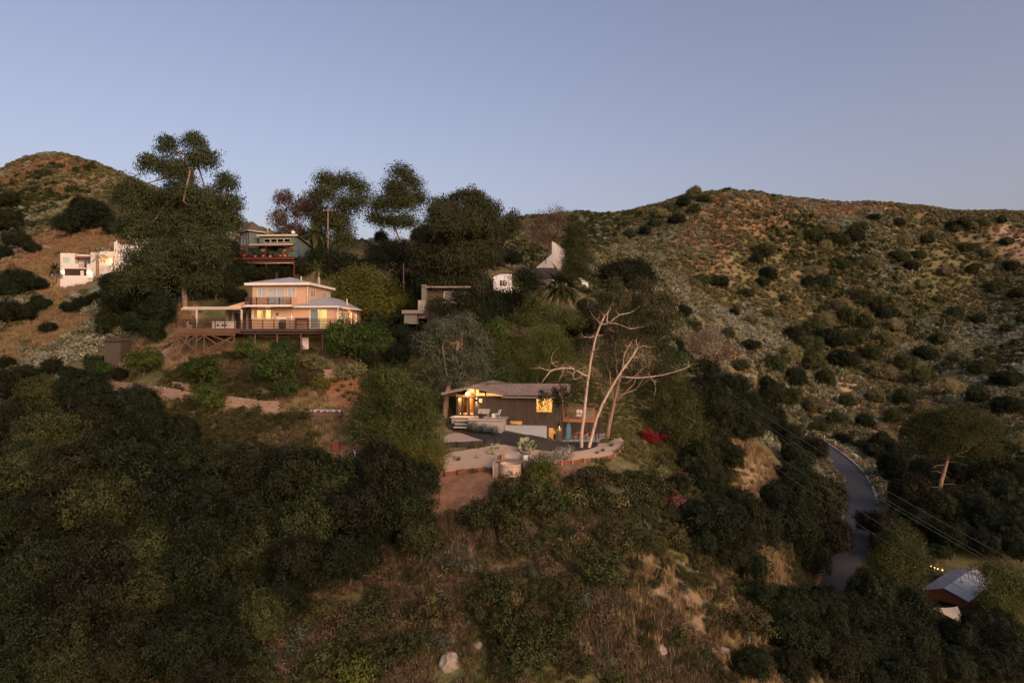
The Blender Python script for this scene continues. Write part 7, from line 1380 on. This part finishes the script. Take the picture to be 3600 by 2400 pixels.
simple('grey_bucket', 'pale upright pipe section at foot of bright green tree', 'pipe', 1247, 1610, MB().lathe([(0.001,0),(0.15,0),(0.15,0.75),(0.12,0.76),(0.001,0.76)], 14), mat('pale_pipe', (0.4, 0.4, 0.4), 0.6)); simple('blue_tarp', 'crumpled blue tarp under bright green tree', 'tarp', 1265, 1622, MB().lathe([(0.4,0),(0.34,0.2),(0.2,0.3),(0.001,0.36)], 9), mat('blue_tarp', (0.12, 0.20, 0.24), 0.5))
for i, (dx, dz) in enumerate(((0,0),(0.22,0),(0.44,0),(0.1,0.21),(0.33,0.21),(0.2,0.42))): simple('concrete_block', 'pale concrete block in the small stack under bright green tree', 'block', 1322, 1620, MB().box(dx, dx+0.2, 0, 0.4, dz, dz+0.2), mat('pale_block', (0.40, 0.35, 0.25), 0.9), 0.1, 'stacked concrete blocks')
simple('white_bucket', 'white bucket beside the wooden steps under left deck corner', 'bucket', 612, 1258, MB().lathe([(0.001,0),(0.17,0),(0.2,0.42),(0.001,0.42)], 14), M_WHITEP)
h = hit(600, 1290); t = thing('wooden_steps', 'weathered wooden steps climbing below left corner of deck', 'steps', h, 0.1)
for i in range(6): MB().box(-0.9, 0.9, i*0.38, i*0.38+0.36, i*0.22, i*0.22+0.14).build('tread', M_OLDW, t)
simple('grey_tarp', 'dark sagging tarp left of the wooden steps', 'tarp', 585, 1235, MB().sheet([(-1.0,0,0.2),(0.2,0,0.9),(0.5,1.2,1.3),(-0.8,1.2,0.8)], 0.02), mat('dark_tarp', (0.05, 0.055, 0.06), 0.4))
simple('concrete_slab', 'pale concrete slab edge on the lawn below deck stilts', 'slab', 800, 1265, MB().box(-1.7, 1.7, 0, 0.5, -0.3, 0.35), M_CONC, 0, None, 0.02)
for px, py, r in ((2128,1545,0),(2117,1555,0)): simple('dark_post', 'slim dark post at the edge of the concrete patio', 'post', px-23, py, MB().box(-0.05, 0.05, -0.05, 0.05, -0.2, 1.5), M_BLKP, 0, 'patio posts')
# pink-house deck things
def on(o_, rz_, u_, v_, z_): return loc2w(o_, rz_, u_, v_, z_)
t = thing('covered_spa', 'white covered spa with dark marks under the patio roof', 'spa', on(PH, PH_RZ, -2.2, -3.4, 0), PH_RZ); MB().box(-1.2, 1.2, -0.9, 0.9, 0, 0.85).build('cabinet', M_WHT, t, 0.05); MB().box(-1.25, 1.25, -0.95, 0.95, 0.85, 1.0).build('cover', mat('spa_cover', (0.5, 0.47, 0.42), 0.8), t, 0.04)
for x in (-0.5, 0.2, 0.6): MB().box(x, x+0.25, -0.915, -0.905, 0.3, 0.6).build('dark_mark', M_RAIL, t)
t = thing('plastic_chair', 'white plastic chair at left end of the long deck', 'chair', on(PH, PH_RZ, -6.7, -4.2, 0), PH_RZ+2.6)
MB().box(-0.24, 0.24, -0.24, 0.24, 0.4, 0.45).build('seat', M_WHITEP, t, 0.02); MB().box(-0.24, 0.24, 0.2, 0.25, 0.45, 0.9).build('backrest', M_WHITEP, t, 0.02)
for x in (-0.2, 0.2):
    for y in (-0.2, 0.2): MB().box(x-0.025, x+0.025, y-0.025, y+0.025, 0, 0.4).build('leg', M_WHITEP, t)
t = thing('patio_table', 'dark patio table beside the white plastic chair', 'table', on(PH, PH_RZ, -5.3, -3.9, 0), PH_RZ); MB().box(-0.7, 0.7, -0.4, 0.4, 0.68, 0.73).build('tabletop', M_DARKF, t)
for x in (-0.6, 0.6):
    for y in (-0.33, 0.33): MB().box(x-0.03, x+0.03, y-0.03, y+0.03, 0, 0.68).build('leg', M_DARKF, t)
t = thing('barbecue', 'black covered barbecue by the deck railing of pink house', 'barbecue', on(PH, PH_RZ, 5.6, -2.4, 0), PH_RZ); MB().box(-0.45, 0.45, -0.28, 0.28, 0, 0.85).build('cart', M_DARKF, t, 0.03); MB().lathe([(0.5,0.86),(0.45,1.05),(0.25,1.18),(0.001,1.2)], 14).build('lid', mat('blue_grey_cover', (0.08, 0.10, 0.12), 0.6), t)
t = thing('deck_bench', 'dark wooden garden bench before the sliding door', 'bench', on(PH, PH_RZ, 8.0, -1.6, 0), PH_RZ); MB().box(-0.9, 0.9, -0.25, 0.25, 0.4, 0.46).build('seat', M_RAIL, t)
for k_ in range(4): MB().box(-0.9, 0.9, 0.22, 0.27, 0.55+k_*0.26, 0.72+k_*0.26).build('back_slat', M_RAIL, t)
for x in (-0.85, 0.85): MB().box(x-0.04, x+0.04, -0.25, 0.27, 0, 1.5).build('end_frame', M_RAIL, t)
t = thing('white_lantern', 'white lantern post on deck before the pink wall', 'lantern', on(PH, PH_RZ, 6.2, -0.8, 0)); MB().tube([(0,0,0),(0,0,2.0)], 0.09, 8).build('post', M_WHT, t); MB().box(-0.3, 0.3, -0.2, 0.2, 1.2, 1.35).build('shelf', M_WHT, t)
MB().box(3.7, 5.1, -0.06, -0.01, 1.35, 1.65).build('wall_sign', M_WHT, PHT); MB().box(5.3, 6.0, -0.06, -0.01, 1.6, 1.75).build('wall_shelf', M_WHT, PHT); MB().prism([(3.6,1.9),(3.9,1.9),(4.0,2.3),(3.7,2.2)], -0.06, -0.02).build('wall_ornament', M_RED, PHT)
# stone wall and small door under the pink house
MB().box(8.0, 8.9, -1.5, -1.4, -2.9, -1.2).build('cellar_door', M_WHT, PHT); 
# pots on the red deck
for u_, s_, colr, lab, lf in ((-1.6, 0.35, (0.30, 0.02, 0.015), 'glossy red pot with spiky plant on the red deck', L_PEPD), (0.4, 0.25, (0.35, 0.12, 0.05), 'terracotta pot left of the dark doorway on red deck', L_PEPD), (1.9, 0.3, (0.33, 0.11, 0.05), 'terracotta pot in middle of the red deck', L_SAGE), (3.1, 0.22, (0.4, 0.3, 0.25), 'small pale pot on the red deck', L_PEPD), (4.9, 0.3, (0.33, 0.03, 0.03), 'dark red pot near right end of deck', L_PEPD), (5.7, 0.32, (0.45, 0.14, 0.05), 'bright orange pot near right end of deck', L_SAGE), (6.8, 0.34, (0.01, 0.11, 0.09), 'green glazed pot with pinkish shrub at deck corner', L_RUST)):
    t = thing('plant_pot', lab, 'pot', on(TH, TH_RZ, u_, -2.6, 0)); MB().lathe([(0.001,0),(s_*0.7,0),(s_,0.5*s_/0.3),(s_*0.92,0.5*s_/0.3),(s_*0.85,0.42*s_/0.3)], 14).build('pot', mat('glaze'+str(u_), colr, 0.3, 0.05), t)
    cm, _ = crown_mesh('pot_plant', [(0,0,1.0,0.42,0.42,0.6 if u_ < 6 else 1.0)], 40, 12, 0.12, 0.2, shell=0.2, upright=0.7); link('plant', cm, lf, t)
for u_ in (0.9, 3.9, 5.0):
    cm, _ = crown_mesh('rail_plant', [(0,0,0.6,0.8,0.4,0.5)], 70, 12, 0.14, 0.2, shell=0.2); o = tag(link('rail_plant', cm, L_CIT), 'leafy green plants massed behind railing of the red deck', 'plant', 'plants behind the red deck railing'); o.location = on(TH, TH_RZ, u_, -2.0, 0)

# ---------------------------------------------------------------- road posts, poles, wires, canyon house yard
dl_ = MB().box(-0.05, 0.05, -0.02, 0.02, 0, 1.15).mesh('marker_post'); dl_.materials.append(mat('marker_white', (0.6, 0.56, 0.5), 0.6)); rf = [MB().box(-0.056, 0.056, -0.026, 0.026, z, z+0.14).mesh('reflector') for z in (0.25, 0.55, 0.85)]
for m_ in rf: m_.materials.append(mat('reflector_orange', (0.65, 0.20, 0.07), 0.3))
for i in range(9):
    j = 24+i*7; q = rp[j]; t = thing('marker_post', 'white road marker post with orange reflectors along the kerb', 'marker post', (q[0]+nr[j, 0]*4.0, q[1]+nr[j, 1]*4.0, q[2]+0.05), 0, 'marker posts along the road'); link('post', dl_, None, t)
    for m_ in rf: link('reflector', m_, None, t)
M_POLE = mat('pole_wood', (0.17, 0.12, 0.085), 0.9, 0.2, 3, stretch=(3, 3, 0.3))
def pole(label, px, d, py_top, r=0.14, arm=True):
    o = at(px, d); hh = CAMZ+(1200-py_top)/F*d-o.z; t = thing('utility_pole', label, 'utility pole', o); MB().tube([(0,0,-0.3),(0,0,hh)], [r*1.2, r*0.8], 10).build('pole', M_POLE, t)
    if arm: MB().box(-0.9, 0.9, -0.06, 0.06, hh-0.5, hh-0.38).build('crossarm', M_POLE, t)
    for x in ((-0.8, -0.3, 0.8) if arm else ()): MB().lathe([(0.001,0),(0.05,0.02),(0.03,0.08),(0.05,0.12),(0.001,0.16)], 8, (x, 0, hh-0.38)).build('insulator', mat('porcelain', (0.3, 0.3, 0.3), 0.3), t)
    return o+Vector((0, 0, hh))
A1 = pole('tall weathered utility pole before the sycamore', 1153, 130, 732); A2 = pole('short orange stained pole among trees below sycamores', 1419, 112, 925, 0.12, False); A3 = pole('utility pole hidden in oaks of the canyon flank', 2360, 118, 1255); 
def wire(label, a, b, sag, r=0.022):
    pts_ = [Vector(a).lerp(Vector(b), t)-Vector((0, 0, 4*sag*t*(1-t))) for t in np.linspace(0, 1, 24)]; o = pts_[0]; tag(MB().tube([p-o for p in pts_], r, 4, False).build('overhead_wire', mat('wire', (0.10, 0.095, 0.085), 0.6)), label, 'wire', 'overhead wires').location = o
for (x0, y0, x1, y1) in ((2400,1290,3600,2030),(2440,1290,3600,1990),(2400,1300,3600,2045),(2420,1370,3600,2150),(2440,1420,3400,2080)): wire('thin overhead wire slanting down across the canyon', P(x0, y0, 116), P(x1, y1, 62), 1.0)
# shade sail, car and bulbs by the canyon house
g0 = loc2w(aw, rz, -1.0, -3.5); sl = [P(3262,2130,80), P(3366,2130,82), P(3330,2165,77), P(3440,2225,74), P(3300,2150,76)]
so = sl[0]; cen = Vector((sum(p.x for p in sl)/5, sum(p.y for p in sl)/5, sum(p.z for p in sl)/5-0.25))-so
SSH = thing('shade_sail', 'cream triangular shade sail below canyon house gable', 'shade sail', so)
A_ = [sl[0]-so, sl[1]-so, sl[3]-so]; vs = []; fs = []; k_ = 8
for i in range(k_+1):
    for j in range(k_+1-i):
        a, b_, c_ = i/k_, j/k_, 1-(i+j)/k_; p = A_[0]*c_+A_[1]*a+A_[2]*b_; pull = 1.6*(a*b_+b_*c_+a*c_)*0.45; m3 = (A_[0]+A_[1]+A_[2])/3; p = p.lerp(m3, pull); vs.append((p.x, p.y, p.z-0.5*a*b_))
idx = {}; n_ = 0
for i in range(k_+1):
    for j in range(k_+1-i): idx[i, j] = n_; n_ += 1
for i in range(k_):
    for j in range(k_-i):
        fs.append((idx[i, j], idx[i+1, j], idx[i, j+1]))
        if i+j < k_-1: fs.append((idx[i+1, j], idx[i+1, j+1], idx[i, j+1]))
MB().add(vs, fs).build('cloth', mat('cream_canvas', (0.42, 0.36, 0.27), 0.8), SSH)
for i in (0, 1, 2):
    w = A_[i]+so; MB().tube([A_[i], (A_[i].x, A_[i].y, gz(w.x, w.y)-so.z-0.2)], 0.05, 6).build('sail_post', M_BLKP, SSH)
h = hit(3270, 2215); CA = thing('parked_car', 'blue grey car parked under trees beside the shade sail', 'car', h, math.radians(60)); M_CAR = mat('car_paint', (0.10, 0.14, 0.17), 0.25, 0.03, spec=0.6)
MB().prism([(-2.1,0.3),(2.1,0.3),(2.15,0.7),(1.9,0.88),(1.1,0.95),(-1.9,0.98),(-2.1,0.8)], -0.85, 0.85).build('body', M_CAR, CA, 0.08); MB().prism([(1.0,0.94),(0.35,1.42),(-1.0,1.45),(-1.7,0.97)], -0.72, 0.72).build('cabin', mat('car_glass', (0.03, 0.04, 0.05), 0.08, spec=0.8), CA, 0.06); MB().prism([(0.3,1.42),(-0.98,1.45),(-0.98,1.48),(0.3,1.46)], -0.68, 0.68).build('roof', M_CAR, CA)
for x in (-1.3, 1.3):
    for y in (-0.86, 0.86):
        w_ = MB().tube([(x, y-0.1, 0.32), (x, y+0.1, 0.32)], 0.32, 18).build('wheel', M_RBR, CA); MB().tube([(x, y-0.11, 0.32), (x, y+0.11, 0.32)], 0.19, 12).build('rim', M_CABLE, w_)
for y in (-0.6, 0.6): MB().box(2.08, 2.16, y-0.16, y+0.16, 0.6, 0.74).build('headlight', M_WHITEP, CA)
SL = thing('string_lights', 'string of small warm bulbs behind the metal roof', 'string lights', loc2w(aw, rz, -3.6, 7.5)); pts_ = [(x, 0.3*math.sin(x*2), -0.4*math.sin(x*1.2)) for x in np.linspace(-2.5, 1.5, 14)]
MB().tube(pts_, 0.01, 4, False).build('cable', M_BLKP, SL)
for p in pts_[::2]: MB().lathe([(0.001,-0.16),(0.07,-0.10),(0.05,-0.02),(0.001,0)], 8, p).build('bulb', emit('string_bulb', (1.0, 0.5, 0.16), 4), SL)
for x in (-2.5, 1.5): MB().tube([(x, 0, -4), (x, 0, 0)], 0.05, 6).build('pole', M_BLKP, SL)

# ---------------------------------------------------------------- labels that single out each plant
LM = [('the lumber pile', hit(1140,1478)), ('the long block wall', hit(700,1430)), ('the mulch slope', hit(1560,1790)), ('the largest boulder', hit(1585,2340)), ('the storage hut', hit(395,1250)), ('the bright green driveway tree', hit(1372,1640)), ('the pale shrub in the ravine', hit(700,1640)), ('the ravine floor', hit(300,1950)), ('the ravine mouth', hit(300,2350)), ('the yellow green flowering shrub', hit(1260,2390)), ('the white villa', hit(280,1010)), ('the rust hilltop', hit(170,600)),
      ('the pale cliff scar', hit(2520,950)), ('the rust coloured crest', hit(2560,770)), ('the sandy gully', hit(2970,1350)), ('the canyon pine', hit(3292,1770)), ('the round hillside oak', at(2205,150)), ('the far sandy scar', hit(3570,850)), ('the leafless brown tree', at(2510,128)), ('the bare dirt patch', hit(2650,1690)), ('the canyon house', Vector(aw)), ('the marker posts', Vector(rp[45])), ('the lower road bend', Vector(rp[110])), ('the dusty red road shrub', hit(3010,2150)), ('the grassy shoulder', hit(2690,2010)),
      ('the hot tub', HO), ('the drooping reeds', hit(2040,1780)), ('the eroded patch', hit(2250,2160)), ('the red edging bend', hit(2180,1600)), ('the boulder gully', hit(1650,2130)), ('the pink house', PH), ('the teal house', TH), ('the wedge house', at(1940,146)), ('the grey boarded house', at(1560,101)), ('the date palm', at(1975,112)), ('the tallest eucalyptus', at(655,107)), ('the main house', MH), ('the bougainvillea', hit(2290,1560)), ('the weeping pepper', at(1905,91))]
ORD = ['largest', 'second largest', 'third largest', 'fourth largest', 'fifth largest', 'sixth largest', 'seventh largest', 'eighth largest', 'ninth largest', 'tenth largest', 'eleventh largest', 'twelfth largest', 'thirteenth largest', 'fourteenth largest', 'fifteenth largest', 'sixteenth largest', 'seventeenth largest', 'eighteenth largest', 'nineteenth largest', 'twentieth largest']
SHORT = {'dark green live oak in the wooded ravine below the terraces': 'dark green live oak', 'brown tinged live oak in the wooded ravine below the terraces': 'brown tinged live oak', 'dark live oak crowding round the hilltop houses': 'dark hilltop live oak', 'dark scrub oak clump on the dry grass slope by the white villa': 'dark scrub oak clump', 'dark oak packed along the canyon beside the road': 'dark canyon oak', 'brownish oak packed along the canyon beside the road': 'brownish canyon oak',
         'dark rounded chaparral shrub standing out on the right hillside': 'dark rounded hillside shrub', 'olive toned chaparral shrub standing out on the right hillside': 'olive toned hillside shrub', 'dark green leafy brush on the slope below hot tub': 'dark green leafy brush', 'olive brown leafy brush on the slope below hot tub': 'olive brown leafy brush', 'dry tan brush on the slope below hot tub': 'dry tan brush', 'grey sage bush on the slope below hot tub': 'grey sage bush', 'bare dead brush with tangled stems below hot tub': 'bare dead brush with tangled stems', 'orange tree with ripe fruit in the hedge at deck end': 'orange tree with fruit'}
by = {}
for t, sc_ in LAB:
    b_ = SHORT.get(t.get('label'))
    if b_: by.setdefault((b_, min(LM, key=lambda l: (l[1]-t.location).length)[0]), []).append((t, sc_))
for (b_, l_), v in by.items():
    for i, (t, _) in enumerate(sorted(v, key=lambda q_: -q_[1])):
        t['label'] = f'{ORD[i]} {b_} near {l_}' if i < len(ORD) and len(v) > 1 else (f'{b_} standing alone near {l_}' if len(v) == 1 else f'small {b_} near {l_}')
